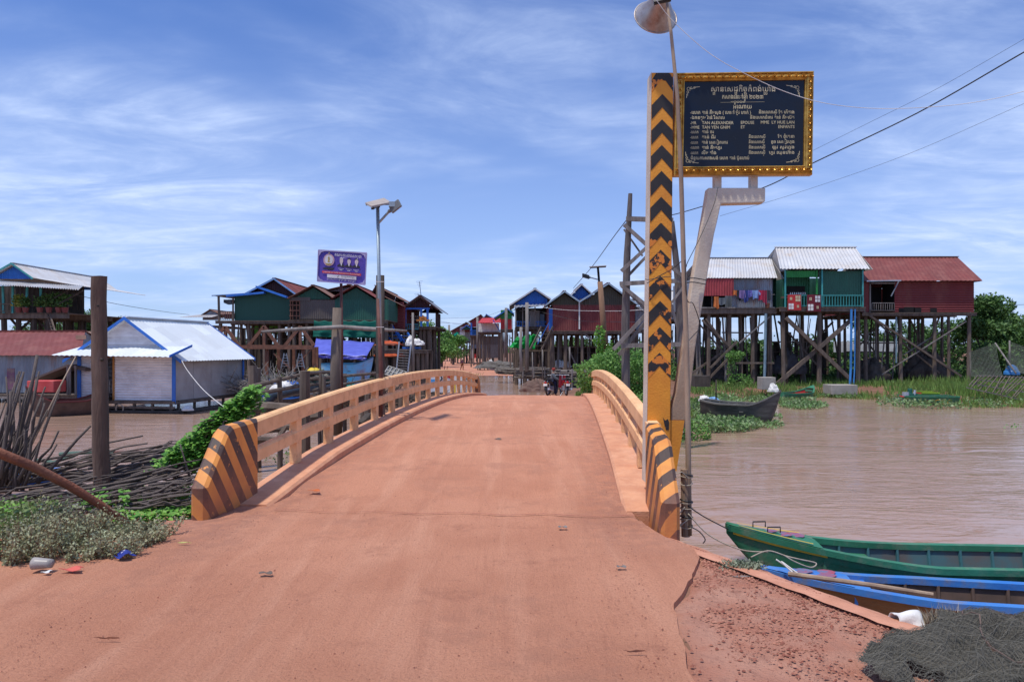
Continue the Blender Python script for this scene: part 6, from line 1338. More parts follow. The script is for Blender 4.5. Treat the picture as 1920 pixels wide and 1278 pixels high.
for uu in (127, 131, 142): 
    m = MB(); m.tube([P(uu, 740, 32.4), P(uu, 685, 32.4)], .05, 6); m.build('pole', wood_g, cv)
# boats left of the bridge, beyond the rail
boat('upturned_boat', 'sky-blue rusty steel hull tilted on its side below the stall', PX(700, 38.5, -.55), PX(606, 38.5, -.55), 1.7, 1.2, (mat('sky_blue_hull', (.20, .46, .75), .6, (.16, .40, .68), 2, dirt=(.36, .13, .07), dscale=1.6, damt=.9), binn, mat('deep_blue_hull', (.02, .12, .25), .6)), .35, .0, deck=0, ribs=4, water=-.25)
boat('skiff', 'small grey skiff in the inlet behind the plank walkway', PX(566, 41, ZW + .1), PX(590, 44, ZW + .1), .9, .35, (wood_g, gi, wood_g), .35, .05, deck=0, ribs=4)
boat('skiff', 'dark low boat with a blue cover left of the plank walkway', PX(490, 36, ZW), PX(575, 36, ZW), 1.2, .45, (wood_d, binn, bluew), .1, .1, deck=0, ribs=4)

# ---------------------------------------------------------------- wooden walkway left of the bridge
wk = thing('plank_walkway', 'rustic plank walkway with pole railings between the vines and the bridge', 'walkway', PX(600, 21, ZW))
ends = [(470, 725, 17.5), (525, 707, 19.5), (568, 696, 21), (602, 708, 20.5), (648, 702, 23), (681, 700, 24.5), (711, 698, 26)]
def seg(a, b, w_, mt=wood, nm='hand_rail'):
    A_ = P(*a)
    if nm in ('post', 'pile'): A_.z = ZW - .3
    m = MB(); pole(m, A_, P(*b), w_, 7); m.build(nm, mt, wk)
seg((470, 725, 15.5), (568, 701, 17.5), .045); seg((485, 738, 15.5), (568, 722, 17.5), .045); seg((578, 699, 18), (640, 696, 21), .045); seg((560, 713, 18), (720, 698, 23), .045); seg((575, 734, 18), (700, 710, 23), .04); seg((575, 722, 18), (640, 714, 22), .035)
for (u, v0, v1, d, r_) in ((524, 706, 757, 16.5, .06), (572, 695, 830, 14, .11), (566, 722, 760, 18.5, .05), (601, 700, 745, 18.5, .045), (607, 706, 738, 18.5, .06), (647, 700, 726, 21, .06), (681, 699, 716, 22.5, .06)): seg((u, v1, d), (u, v0, d), r_, wood, 'post')
for (a, b, w_) in (((475, 762, 14.6), (560, 766, 14.6), .11), ((540, 785, 15.5), (598, 780, 15.5), .13), ((560, 787, 12.6), (525, 803, 12.4), .07), ((560, 800, 12.3), (532, 800, 12.2), .06), ((478, 806, 12), (535, 803, 12.2), .06), ((478, 824, 11.6), (522, 824, 11.8), .055), ((535, 800, 12.2), (520, 826, 12), .045), ((600, 745, 19), (720, 732, 20), .14), ((600, 757, 19), (720, 745, 20), .08)): seg(a, b, w_, wood, 'log')
for k in range(9): seg((575 + 15 * k, 742 - 2.5 * k, 19.5), (575 + 15 * k + 10, 738 - 2.5 * k, 21.5), .05, wood_g, 'plank')
for (u, v0, v1, d, r_) in ((474, 685, 730, 17, .12), (480, 690, 735, 17.6, .13), (572, 800, 900, 13.8, .1), (713, 700, 792, 15.2, .09), (690, 738, 806, 16.5, .08), (752, 735, 775, 19, .07), (622, 760, 815, 15, .05)): seg((u, v1, d), (u, v0, d), r_, wood, 'pile')
m = MB(); m.tube([P(490, 756, 16), P(510, 744, 16.5), P(545, 734, 17.5), P(585, 728, 19), P(630, 724, 21)], .11, 9); m.build('black_hose', mat('black_hose', (.03, .045, .07), .4), wk, smooth=True)
seg((672, 800, 14.5), (690, 780, 15.5), .1, wood_d, 'strut'); seg((780, 745, 20), (800, 775, 18), .05, wood_d, 'strut')
# odds and ends on the inlet
heap('yellow_tarp_heap', 'crumpled yellow tarpaulin on the dark heap beside the sky-blue hull', 'tarpaulin', P(590, 701, 38), .5, .4, .28, mat('yellow_tarp', (.70, .52, .04), .6, bump=.4, bscale=10), seed=1)
heap('dark_heap', 'dark covered heap beside the sky-blue hull', 'heap', P(606, 716, 38), .75, .5, .55, plastic_b, seed=3)
heap('white_sack', 'large white sack behind the walkway rail', 'sack', P(528, 741, 36), .55, .4, .62, whitefab, seed=4)
heap('white_sack', 'small white sack under the dark heap', 'sack', P(583, 722, 38), .35, .2, .45, whitefab, seed=6)
heap('black_bundle', 'black tangled bundle of gear under the timber frame', 'heap', P(548, 718, 39), .35, .4, .5, plastic_b, seed=7)
tarp('long teal plastic sheet lying over planks behind the walkway', [P(545, 722, 38), P(665, 718, 38), P(665, 726, 36), P(545, 730, 36)], mat('teal_sheet', (.02, .26, .20), .5), .03, 5)
tarp('blue plastic sheet lying behind the walkway rail', [P(505, 711, 38), P(560, 714, 38), P(560, 721, 37), P(500, 720, 37)], mat('blue_sheet2', (.04, .12, .42), .5), .03, 5)
# brush tangle right of the floating house: dead branches
def tangle(name, label, cat, c, n, R_, r, mt, zmin, up=.6, grp=None):
    o = thing(name, label, cat, c); m = MB()
    for k in range(n):
        a = Vector(c) + Vector((U(-R_, R_), U(-R_, R_) * .6, U(0, R_ * .3))); dd = Vector((U(-1, 1), U(-.5, .5), U(-.1, up))).normalized() * U(.4, 1.1) * R_
        m.tube([a, a + dd * .5 + Vector((U(-.1, .1), 0, U(-.1, .1))), a + dd], [r * U(.6, 1.3), r * .8, r * .3], 5)
    m.build('branches', mt, o); return o
tangle('dead_branches', 'tangle of dead grey branches right behind the floating house corner', 'branches', PX(492, 37, -.5), 170, 1.5, .03, wood_g, 0)
tangle('dead_branches', 'pile of thin pale sticks under the timber frame', 'branches', PX(535, 39, -.35), 130, 1.6, .025, wood_g, 0, .3)
tangle('dead_branches', 'dark twiggy brush beyond the balustrade below the tall ladder', 'branches', PX(705, 33, -1.0), 220, 2.0, .022, wood_d, 0, .4)
tangle('dead_branches', 'dense stack of firewood beside the porch house stilts', 'branches', PX(805, 55, -.9), 160, 1.9, .035, wood_d, 0, .2)
# lattice rack in front of the tall ladder, as a tilted bamboo frame with net
o = thing('net_rack', 'tilted bamboo frame with grey fishing net beside the balustrade', 'net rack', PX(740, 27, -1))
fr_ = [(720, 700, 26), (729, 686, 27.5), (762, 697, 27), (752, 712, 25.5)]
for a in range(6):
    t = a / 5; A_ = P(*fr_[0]).lerp(P(*fr_[3]), t); B_ = P(*fr_[1]).lerp(P(*fr_[2]), t); m = MB(); m.tube([A_, B_], .022, 5); m.build('slat', mat('grey_bamboo', (.36, .34, .31), .7), o)
for t in (0, .5, 1): m = MB(); m.tube([P(*fr_[0]).lerp(P(*fr_[1]), t), P(*fr_[3]).lerp(P(*fr_[2]), t)], .022, 5); m.build('slat', MAT['grey_bamboo'], o)
m = MB(); m.face([P(*p) - Vector((0, 0, .04)) for p in fr_]); m.build('net', mat('pale_net', (.22, .21, .19), .9), o)
# banners beyond the far balustrade
for k, (u0, u1, c, lb) in enumerate(((803, 820, (.72, .74, .80), 'white banner with a blue foot seen through the far balustrade'), (821, 832, (.70, .68, .70), 'white banner with a dark swirl seen through the far balustrade'), (833, 846, (.76, .75, .76), 'white banner with a red corner seen through the far balustrade'), (848, 872, (.78, .78, .76), 'plain white banner nearest the end of the far balustrade'))):
    o = thing('banner', lb, 'banner', PX((u0 + u1) / 2, 33, -1)); m = MB(); m.face([P(u0, 700, 33), P(u1, 700, 33), P(u1, 735, 33), P(u0, 735, 33)]); m.build('sheet', mat('banner_%d' % k, c, .6), o, solid=.02)
    m = MB(); m.bar(P(u0, 699, 33), P(u0, 744, 33), .04); m.build('stake', wood_g, o)
    if k == 0: m = MB(); m.face([P(u0, 711, 32.97), P(u1, 711, 32.97), P(u1, 719, 32.97), P(u0, 719, 32.97)]); m.build('print', mat('sky_print', (.08, .35, .75)), o)
    if k == 1: m = MB(); m.tube([P(826, 703, 32.97), P(829, 709, 32.97), P(824, 716, 32.97)], .03, 5); m.build('print', plastic_b, o)
    if k == 2: m = MB(); m.face([P(836, 701, 32.97), P(845, 704, 32.97), P(845, 710, 32.97), P(838, 707, 32.97)]); m.build('print', redp, o)
o = MB(); o.box(P(852, 737, 32), (.12, .12, .9)); tag(o.build('yellow_pipe', mat('yellow_pipe', (.75, .52, .05), .5), None, origin=P(852, 737, 32)), 'short yellow post seen through the last balusters', 'post')

# ---------------------------------------------------------------- stick pile and stick bunch
def stick(a, b, r, label, group, mt=stickm, bend=.06, name='stick', seg=4):
    a, b = Vector(a), Vector(b); m = MB(); pts = [a]
    d = (b - a); n = d.cross(Vector((0, 0, 1))).normalized()
    for k in range(1, seg): pts.append(a.lerp(b, k / seg) + Vector((U(-bend, bend), U(-bend, bend), U(-bend, bend)))) 
    pts.append(b); m.tube(pts, [r * (1 - .5 * k / seg) * U(.9, 1.1) for k in range(seg + 1)], 6); return tag(m.build(name, mt, None, smooth=True, origin=a), label, 'stick', group)
for k in range(165):
    layer = k / 165
    u = U(-60, 330); ln = U(120, 290); v = 975 - 100 * layer + U(-6, 6) - (0.16 * max(0, u - 60)); dd = 12.0 + 2.4 * layer + U(-.15, .15)
    sl = U(-.22, .06); u1 = min(u + ln, 375 + U(-12, 18)); 
    if u1 - u < 60: u = u1 - U(60, 150)
    stick(P(u, v - sl * 20, dd), P(u1, v + sl * (u1 - u) - 8, dd + U(.0, .4)), U(.015, .036), 'bent grey-brown stick in the low pile behind the weeds', 'sticks of the low pile')
for k in range(60):
    bu, bv = U(-40, 45), U(895, 925); tu = bu + U(-10, 75); tv = U(690, 840); dd = U(13.0, 14.2)
    stick(P(bu, bv, dd), P(tu, tv, dd + U(-.2, .3)), U(.018, .036), 'upright dark stick in the bunch at the left edge', 'sticks of the upright bunch', bend=.05)
stick(P(15, 925, 13.6), P(70, 665, 13.8), .055, 'longest forked dark branch rising over the upright stick bunch', None, bend=.05)
stick(P(70, 905, 13.6), P(170, 798, 13.8), .042, 'crooked branch pointing up and right out of the stick pile', None, bend=.04); stick(P(66, 903, 13.6), P(107, 832, 13.8), .030, 'short crooked twig next to the crooked branch', None, bend=.03)
stick(P(22, 905, 13.6), P(142, 668, 14.6), .024, 'pale straight bamboo cane leaning across the stick bunch', None, bamboo, bend=.01)
stick(P(356, 895, 13), P(338, 833, 13), .02, 'short stub of wood poking from the water beside the vines', None, bend=.01)
m = MB(); m.tube([P(-60, 822, 6.4), P(0, 849, 6.5), P(60, 873, 6.7), P(130, 910, 6.95), P(200, 953, 7.2), P(262, 996, 7.4)], [.046, .045, .044, .042, .037, .030], 9); tag(m.build('leaning_pole', stickr, None, smooth=True, origin=P(262, 996, 7.4)), 'long reddish debarked pole leaning from the left edge down to the weeds', 'pole')
# long-tail motor
lt = thing('long_tail_motor', 'long-tail boat motor shaft with a small propeller, behind the mooring pole', 'boat motor', P(205, 850, 17))
m = MB(); m.tube([P(205, 848, 17), P(310, 845, 17)], .032, 7); m.build('shaft', rustst, lt); m = MB(); m.tube([P(112, 851, 17), P(178, 847, 17)], .045, 7); m.tube([P(178, 848, 17), P(214, 848, 17)], .06, 7); m.build('sleeve', mat('pale_green_pipe', (.10, .17, .13), .6), lt)
m = MB(); m.tube([P(70, 862, 17), P(100, 866, 16.9), P(135, 856, 16.9), P(150, 848, 17)], .04, 6); m.tube([P(80, 870, 17), P(112, 862, 17)], .03, 6); m.build('steering_frame', MAT['pale_green_pipe'], lt)
m = MB(); m.tube([P(305, 845, 17), P(318, 843, 17)], .05, 7); m.prism([P(316, 845, 16.98), P(323, 841, 16.98), P(326, 849, 16.98), P(320, 854, 16.98), P(314, 851, 16.98)], (0, .02, 0)); m.prism([P(322, 842, 17), P(326, 834, 17), P(330, 836, 17), P(325, 845, 17)], (0, .02, 0)); m.build('propeller', zinc, lt)
b0, _, _, _ = boat('sunken_boat', 'half-hidden blue boat behind the stick pile at the left edge', PX(120, 15.8, ZW), PX(-140, 15.5, ZW), 1.0, .22, (bbl, binn, bbl), .05, .05, deck=.2, ribs=3)

# ---------------------------------------------------------------- plants
def scatter(mb, n, fn, s0, s1, up=.3):
    for k in range(n): mb.leaf(fn(), U(s0, s1), up)
# weeds on the left bank
wd = thing('weed_thicket', 'low dusty grey-green weed thicket on the bank at the lower left', 'weeds', PX(150, 5.6, 0))
m = MB(); ms = MB()
def weedh(u, v): return 0
clumps = []
for k in range(120):
    a = random.random(); x = -4.75 + 1.5 * a + U(-.12, .12); y = 6.75 - 0 * a + U(-1.25, .45) * (1 - .55 * a)
    if x < -4.6 and random.random() < .3: y = U(4.9, 6.6)
    clumps.append((x, y, (.30 if x < -3.7 else .17) * U(.6, 1.15)))
for (x, y, h_) in clumps:
    for q in range(7):
        dx_, dy_ = U(-.12, .12), U(-.12, .12); hh = h_ * U(.5, 1.2); z0 = max(-.3, hground(x, y)); a = Vector((x, y, z0)); b = a + Vector((dx_, dy_, hh))
        ms.tube([a, a.lerp(b, .5) + Vector((U(-.02, .02), 0, 0)), b], [.004, .003, .002], 4, cap=False)
        for l in range(34): 
            t = U(.1, 1.05); c = a.lerp(b, t) + Vector((U(-.03, .03), U(-.03, .03), U(-.02, .02))); m.leaf(c, U(.013, .036), .2)
m.build('foliage', leaf_weed, wd); ms.build('stems', mat('weed_stem', (.20, .10, .06), .8), wd)
o = thing('weed_thicket', 'brighter green weeds at the very left edge of the bank', 'weeds', PX(10, 6.3, 0)); m = MB()
for k in range(3200):
    x = U(-5.2, -4.2); y = U(5.6, 7.2); m.leaf((x, y, max(-.3, hground(x, y)) + U(0, .34)), U(.025, .06), .2)
m.build('foliage', mat('bright_weed', (.10, .19, .04), .6, (.16, .16, .06), 5, rand=(.20, .28, .09), trans=.2), o)
def creeper(label, fn, n, s0, s1, mt=leaf_vine, name='creeper', c=(0, 0, 0), cat='creeper'):
    """broad heart-ish leaves lying over a surface"""
    m = MB()
    for k in range(n):
        p = fn(); s = U(s0, s1); t = U(0, 6.28); nx_, ny_ = U(-.5, .5), U(-.6, .1); nrm = Vector((nx_, ny_, 1)).normalized(); e = nrm.cross(Vector((math.cos(t), math.sin(t), 0))).normalized(); f = nrm.cross(e)
        i = len(m.v); m.v += [tuple(p + e * s * a + f * s * b + nrm * s * z) for a, b, z in ((0, -.6, 0), (.5, -.35, .12), (.42, .25, .1), (0, .75, -.1), (-.42, .25, .1), (-.5, -.35, .12), (0, -.1, -.02))]
        m.f += [(i + 6, i, i + 1), (i + 6, i + 1, i + 2), (i + 6, i + 2, i + 3), (i + 6, i + 3, i + 4), (i + 6, i + 4, i + 5), (i + 6, i + 5, i)]
    return tag(m.build(name, mt, None, origin=c), label, cat)
def vine_pt():
    t = random.random() ** .8; a, b = P(480, 742, 13.6), P(345, 876, 13.4); p = a.lerp(b, t); w_ = .17 + .34 * t
    q = random.gauss(0, .5); q = max(-1.3, min(1.3, q))
    return p + Vector((w_ * q, U(-.35, .35), .18 * (1 - q * q * .6) - max(0, q) * .45 * w_ + U(-.12, .06)))
creeper('bright green creeper climbing from the left end block up to the walkway', vine_pt, 3600, .05, .10, c=P(410, 860, 12))
m = MB()
for k in range(14):
    pts = [vine_pt() for _ in range(2)]; pts.sort(key=lambda p: p.x); m.tube([pts[0], pts[0].lerp(pts[1], .5) + Vector((0, 0, .08)), pts[1]], .014, 5)
tag(m.build('creeper_vine', wood, None, origin=P(410, 860, 12)), 'woody creeper stems under the bright green creeper', 'creeper')
creeper('bright green creeper patch seen under the first balustrade bay', lambda: PX(U(480, 520), U(10.8, 12.2), 0) + Vector((0, 0, -1.05 + U(0, .45))), 700, .05, .09, c=PX(500, 11, ZW))
def lowmat():
    u = U(215, 372); v = U(918, 978) + (290 - u) * .05; d = (EYE - ZW - .1) * F / (v - HZ); p = PX(u, d, ZW + U(.03, .22)); return p
def lowmat2():
    while True:
        p = lowmat()
        if noise.noise(Vector((p.x * 1.3, p.y * 1.3, 2))) > -.12: return p
creeper('bright creeping water plants between the stick pile and the left end block', lowmat2, 2400, .035, .085, c=PX(300, 10.5, ZW))
creeper('small green sprigs on the water between the sticks at the left edge', lambda: PX(U(0, 60), U(12.0, 12.9), ZW + U(.05, .2)), 260, .05, .1, c=PX(30, 9.4, ZW))
creeper('young shoots sprouting around the foot of the mooring pole', lambda: PX(random.choice((U(150, 215), U(225, 240))), U(12.0, 12.9), ZW + U(.1, .45)), 260, .04, .09, c=PX(190, 9.5, ZW))
# bushes by the far right end of the balustrade
def bush(name, label, c, blobs, n, s0, s1, mt, cat='bush', stems=10, up=.2, sm=bark):
    o = thing(name, label, cat, c); m = MB(); c = Vector(c)
    for (dx_, dy_, dz, rx, ry, rz, w_) in blobs:
        ctr = c + Vector((dx_, dy_, dz))
        for k in range(int(n * w_)):
            while True:
                q = Vector((U(-1, 1), U(-1, 1), U(-1, 1)))
                if q.length < 1: break
            q = q * (.65 + .35 / max(.2, q.length)) if q.length > .3 else q * 2.2
            if q.length > 1.05: q = q.normalized() * U(.8, 1.05)
            nn = noise.noise(Vector((q.x * 2.3 + dx_, q.y * 2.3, q.z * 2.3 + dz)))
            if nn < -.15: continue
            q *= 1 + .35 * nn; m.leaf(ctr + Vector((q.x * rx, q.y * ry, q.z * rz)), U(s0, s1), up)
    m.build('foliage', mt, o); s = MB()
    for k in range(stems):
        b = random.choice(blobs); e = c + Vector((b[0] + U(-.5, .5) * b[3], b[1], b[2] + U(0, .8) * b[5])); a0 = c + Vector((b[0] * .4 + U(-.3, .3), 0, -.3)); s.tube([a0, a0.lerp(e, .5) + Vector((U(-.1, .1), 0, .1)), e], [.045, .03, .012], 6)
    s.build('stem', sm, o); return o
bush('bush', 'feathery green bush spilling over the far end of the right balustrade', PX(1165, 27, -1.0), [(-.85, 0, 1.8, .85, .8, .7, 1), (0, .2, 2.1, .95, .8, .7, 1), (.8, 0, 1.8, .8, .8, .8, 1), (-.1, .4, 1.1, 1.3, .8, .8, 1), (.9, -.2, .7, .8, .7, .8, 1), (-.9, .3, 1.1, .6, .6, .6, .7), (.2, 0, .3, 1.2, .7, .6, .8)], 3600, .05, .13, leaf_bush)
bush('climbing_vine', 'leafy vine climbing the tilted wooden post beside the small solar lamp', PX(1128, 30.2, -.8), [(0, 0, 2.0, .38, .3, .5, 1), (-.1, 0, 2.9, .22, .2, .55, .8), (.1, 0, 1.4, .6, .3, .5, 1), (.35, 0, 2.3, .12, .12, .5, .4)], 900, .05, .12, leaf_vine, 'vine')
bush('bush', 'dark green shrub between the chevron column and the leaning arm foot', PX(1225, 23, -1.1), [(0, 0, .6, .7, .8, .9, 1), (.6, .2, .2, .7, .7, .5, 1), (1.2, .2, .1, .6, .6, .5, 1)], 1700, .05, .12, leaf_bush)
# trees
def tree(label, u, d, z0, hgt, wid, n, s0, s1, mt=leaf_tree, group='trees behind the houses', seed=0, low=.25):
    o = thing('tree', label, 'tree', PX(u, d, z0), group); c = PX(u, d, z0); t = MB()
    t.tube([c, c + Vector((U(-.2, .2), 0, hgt * .3)), c + Vector((U(-.4, .4), 0, hgt * .65))], [.16 + hgt * .012, .14, .07], 7)
    bl = []
    for k in range(9):
        a = U(0, 6.28); r_ = U(.15, .62) * wid / 2; zz_ = hgt * (low + .12 + U(0, .62)); r2 = 1 - abs(zz_ / hgt - .5) * .9
        ctr = c + Vector((r_ * math.cos(a), r_ * math.sin(a) * .7, zz_)); bl.append((ctr, wid * U(.17, .30) * r2, hgt * U(.12, .19)))
        t.tube([c + Vector((0, 0, hgt * U(.2, .5))), c.lerp(ctr, .6) + Vector((0, 0, .3)), ctr], [.07, .05, .02], 5)
    t.build('trunk', bark, o); m = MB()
    for (ctr, rx, rz) in bl:
        for k in range(int(n / 9)):
            q = Vector((random.gauss(0, 1), random.gauss(0, 1), random.gauss(0, 1))).normalized() * U(.55, 1.08); q *= 1 + .35 * noise.noise(q * 2.1 + ctr)
            m.leaf(ctr + Vector((q.x * rx, q.y * rx, q.z * rz)), U(s0, s1), .4)
    m.build('crown', mt, o); return o
for k, (u, d, hh, ww) in enumerate(((1850, 56, 6.0, 6), (1885, 62, 5.4, 7), (1925, 60, 4.9, 7), (1790, 72, 5.5, 8), (1730, 76, 5.2, 8), (1660, 80, 5.4, 8), (1960, 66, 5.2, 8), (1860, 52, 4.2, 5), (1905, 53, 3.8, 5))):
    tree(['tallest rounded tree at the right corner of the maroon house', 'broad dark tree left of the right edge', 'lighter leafy tree at the right edge', 'dark tree seen between the stilts of the maroon house', 'low dark tree behind the middle of the maroon house stilts', 'dim tree behind the left stilts of the maroon house', 'wide tree cut by the right edge', 'low bushy tree beside the last stilt of the maroon house', 'low bushy tree above the draped nets'][k], u, d, -.9, hh, ww, 5200, .14, .34, group='trees on the right')
for k, (u, d, hh, ww) in enumerate(((828, 105, 5.2, 6), (800, 98, 6.2, 7), (850, 118, 4.2, 6), (812, 90, 3.4, 5))):
    tree(['leafy tree at the bend of the village street', 'tree beside the porch house corner', 'lower tree in front of the far teal awning', 'bushy low tree behind the firewood stack'][k], u, d, -.9, hh, ww, 3600, .16, .4, leaf_bush, 'trees at the street bend')
for k, u in enumerate((130, 165, 205, 235, 95, 60, 270)):
    tree(['tree right of the veranda stairs on the far tree line', 'round tree behind the mooring pole', 'small tree above the low tan roof', 'last small tree before the floating house roof', 'dark tree behind the veranda stairs', 'dark tree beneath the veranda house', 'tree hidden behind the floating house roof'][k], u, 118 + 3 * (k % 3), -.9, 7.8 - .3 * abs(k - 1) + (k == 1) * .5, 9, 3000, .25, .5, group='trees on the left horizon')
for k, (u, d, hh, ww) in enumerate(((1310, 66, 4.2, 6), (1380, 70, 4.6, 7), (1450, 68, 4.0, 6), (1520, 72, 4.6, 7), (1590, 70, 4.2, 6), (640, 70, 4.4, 8), (560, 74, 4.4, 8), (470, 72, 4.2, 8), (1080, 80, 4.4, 9), (1170, 78, 4.4, 8))):
    tree(['low dark tree behind the left stilts of the laundry house', 'low dark tree behind the middle stilts of the laundry house', 'low dark tree in the gap right of the laundry house', 'low dark tree behind the crossed braces of the green house', 'low dark tree behind the blue water pipes', 'dim tree behind the blue tarpaulin stall', 'dim tree behind the middle roof truss', 'dim tree behind the dark green tin house stilts', 'dim tree behind the left stilts of the maroon twin house', 'dim tree behind the right stilts of the maroon twin house'][k], u, d, -.9, hh, ww, 2600, .18, .4, group='trees glimpsed between stilts', low=-.05)
ug = MB()
for k in range(26000):
    u = U(1230, 1940); d = U(52, 78); x = (u - 960) / F * d
    ug.leaf((x, d, hground(x, d) + abs(random.gauss(0, .45)) * (1 + noise.noise(Vector((x * .3, d * .3, 4))))), U(.15, .4), .4)
tag(ug.build('undergrowth', leaf_tree), 'dark low undergrowth on the ground behind the right bank houses', 'undergrowth', kind='stuff')
fw = MB()
for k in range(15000):
    x = U(-420, 420); y = 300 + U(-12, 12); fw.leaf((x, y, -.9 + abs(random.gauss(0, 1)) * 2.4 + 1.2 * noise.noise(Vector((x * .06, 0, 0)))), U(.8, 2.0), .5)
tag(fw.build('far_woods', leaf_tree), 'low dark line of far woods along the horizon', 'woods', kind='stuff')
# bank grass, right bank
gm = MB()
def blade(m, p, h_, w_, lean):
    i = len(m.v); q = p + Vector((lean * U(-1, 1), lean * U(-1, 1), h_)); t = U(0, 3.14); e = Vector((math.cos(t) * w_, math.sin(t) * w_, 0)); md_ = p.lerp(q, .55) + Vector((0, 0, h_ * .12)); m.v += [tuple(p - e), tuple(p + e), tuple(md_ + e * .7), tuple(q), tuple(md_ - e * .7)]; m.f.append((i, i + 1, i + 2, i + 3, i + 4))
for k in range(30000):
    if k % 3 == 0: u = U(1290, 1460); v = U(722, 800)
    else: u = U(1455, 1935); v = U(716, 768)
    d = (EYE - ZW) * F / (v - HZ); x = (u - 960) / F * d; g_ = hground(x, d)
    if g_ < ZW - .12: continue
    if noise.noise(Vector((x * .5, d * .35, 0))) < -.22: continue
    tall = 1.5 if (1640 < u < 1860 and noise.noise(Vector((x * .3, d * .3, 5))) > 0) else 1
    blade(gm, Vector((x, d, g_ - .03)), U(.15, .5) * tall, U(.012, .028), U(.1, .3))
tag(gm.build('bank_grass', leaf_grass), 'tall green grass and weeds along the right bank under the stilt houses', 'grass', kind='stuff')
fl = MB()
def floater(u0, u1, v0, v1, n, s0, s1, nz=-.1, zt=.14):
    for k in range(n):
        u, v = U(u0, u1), U(v0, v1)
        if v0 < v1:
            cu, cv = (u - (u0 + u1) / 2) / ((u1 - u0) / 2), (v - (v0 + v1) / 2) / ((v1 - v0) / 2)
            if cu * cu + cv * cv > 1 + .4 * noise.noise(Vector((u * .05, v * .1, 0))): continue
        d = (EYE - ZW) * F / (v - HZ); x = (u - 960) / F * d
        if noise.noise(Vector((x * .8, d * .5, 3))) < nz: continue
        fl.leaf((x, d, ZW + U(.01, zt)), U(s0, s1), .1)
floater(1295, 1425, 782, 812, 5200, .07, .17, -.5, .25); floater(1290, 1400, 745, 790, 3600, .08, .2, -.4, .35); floater(1390, 1470, 792, 806, 900, .05, .12); floater(1462, 1555, 755, 768, 2400, .07, .16, -.3); floater(1390, 1530, 745, 757, 2000, .08, .18, -.3); floater(1530, 1640, 736, 748, 2400, .08, .18, -.3); floater(1640, 1935, 744, 768, 3600, .08, .2, -.1, .3); floater(1440, 1470, 780, 790, 300, .06, .14)
floater(1868, 1920, 795, 805, 120, .06, .12); floater(120, 160, 750, 762, 500, .08, .16); floater(480, 660, 845, 880, 500, .04, .09)
tag(fl.build('floating_weeds', leaf_float), 'floating water weeds along the right bank shoreline', 'water weeds', kind='stuff')
gm = MB()
for k in range(9000):
    u = U(470, 905); v = U(700, 745); d = (EYE + .95) * F / (v - HZ); x = (u - 960) / F * d
    if noise.noise(Vector((x * .4, d * .3, 9))) < .05 or hground(x, d) < ZW - .1: continue
    blade(gm, Vector((x, d, hground(x, d) - .03)), U(.15, .5), U(.015, .035), .2)
for k in range(1200):
    p = BR(2.3 + U(-.4, .5), U(29, 34), 0); blade(gm, Vector((p.x, p.y, -.75)), U(.2, .6), .015, .2)
    p = BR(S_R - .1 + U(-.3, .5), U(31.2, 34), -.45); blade(gm, p, U(.08, .25), .015, .12)
tag(gm.build('roadside_grass', leaf_grass), 'green grass tufts by the bridge end and the left bank', 'grass', kind='stuff')
o = thing('weed_tuft', 'small grey-green weed tuft on the gravel near the kerb', 'weeds', PX(1392, 6.0, 0)); m = MB()
for k in range(1000):
    p = PX(1390, 5.95, 0) + Vector((random.gauss(0, .075), random.gauss(0, .05), -.02 + U(0, .045))); m.leaf(p, U(.012, .03), .1)
m.build('foliage', mat('grey_weed', (.16, .19, .12), .8, rand=(.26, .29, .2)), o)
# draped nets and bamboo lattice by the right edge
def netm(name, label, pts, mt, fold=.2):
    a, b, c, d = [P(*p) for p in pts]; m = MB()
    n = 22
    for i in range(n + 1):
        for j in range(1):
            t = i / n; m.tube([(a.lerp(b, t)).lerp(d.lerp(c, t), y) - Vector((0, 0, fold * math.sin(math.pi * y) )) for y in (0, .25, .5, .75, 1)], .007, 3, cap=False)
            m.tube([(a.lerp(b, x)).lerp(d.lerp(c, x), t) - Vector((0, 0, fold * math.sin(math.pi * t))) for x in (0, .25, .5, .75, 1)], .007, 3, cap=False)
    o = m.build(name, mt, None, origin=d); tag(o, label, 'net'); return o
nm_ = mat('draped_net', (.16, .18, .15), .9)
netm('fishing_net', 'grey fishing net draped from a leaning pole beside the maroon house', [(1818, 660, 44), (1866, 643, 42), (1880, 705, 40), (1822, 706, 42)], nm_); netm('fishing_net', 'grey fishing net draped at the right edge over the lattice', [(1893, 640, 41), (1935, 655, 41), (1935, 705, 39), (1885, 690, 41)], nm_)
post_thing('leaning pole holding the first draped net', [(1905, 700, 40), (1866, 643, 42)], [.05, .04], wood_g, 'net_pole', 'pole'); post_thing('upright pole holding the second draped net', [(1893, 690, 41), (1893, 638, 41)], [.05, .04], wood_g, 'net_pole', 'pole')
lat = thing('bamboo_lattice', 'collapsed grey bamboo lattice rack on the bank at the right edge', 'lattice', P(1860, 740, 37))
for k in range(15):
    m = MB(); t = k / 14; m.bar(P(1826 + 8 + 105 * t, 703 + 3 * t, 38), P(1811 + 92 * t, 724 + 20 * t, 36.5) + Vector((U(-.25, .25), U(-.3, .3), U(-.15, .15))), .035, .035); m.build('slat', wood, lat)
for k in range(4):
    m = MB(); t = k / 3; m.bar(P(1834 - 22 * t, 704 + 22 * t, 38 - 1.4 * t), P(1940 - 30 * t, 708 + 40 * t, 38 - 1.4 * t), .05, .05); m.build('slat', wood_g, lat)
heap('blue_drum', 'blue plastic drum behind the bamboo lattice', 'drum', P(1897, 702, 41), .35, .35, .55, pipe_b, seed=1, rough_=.02)
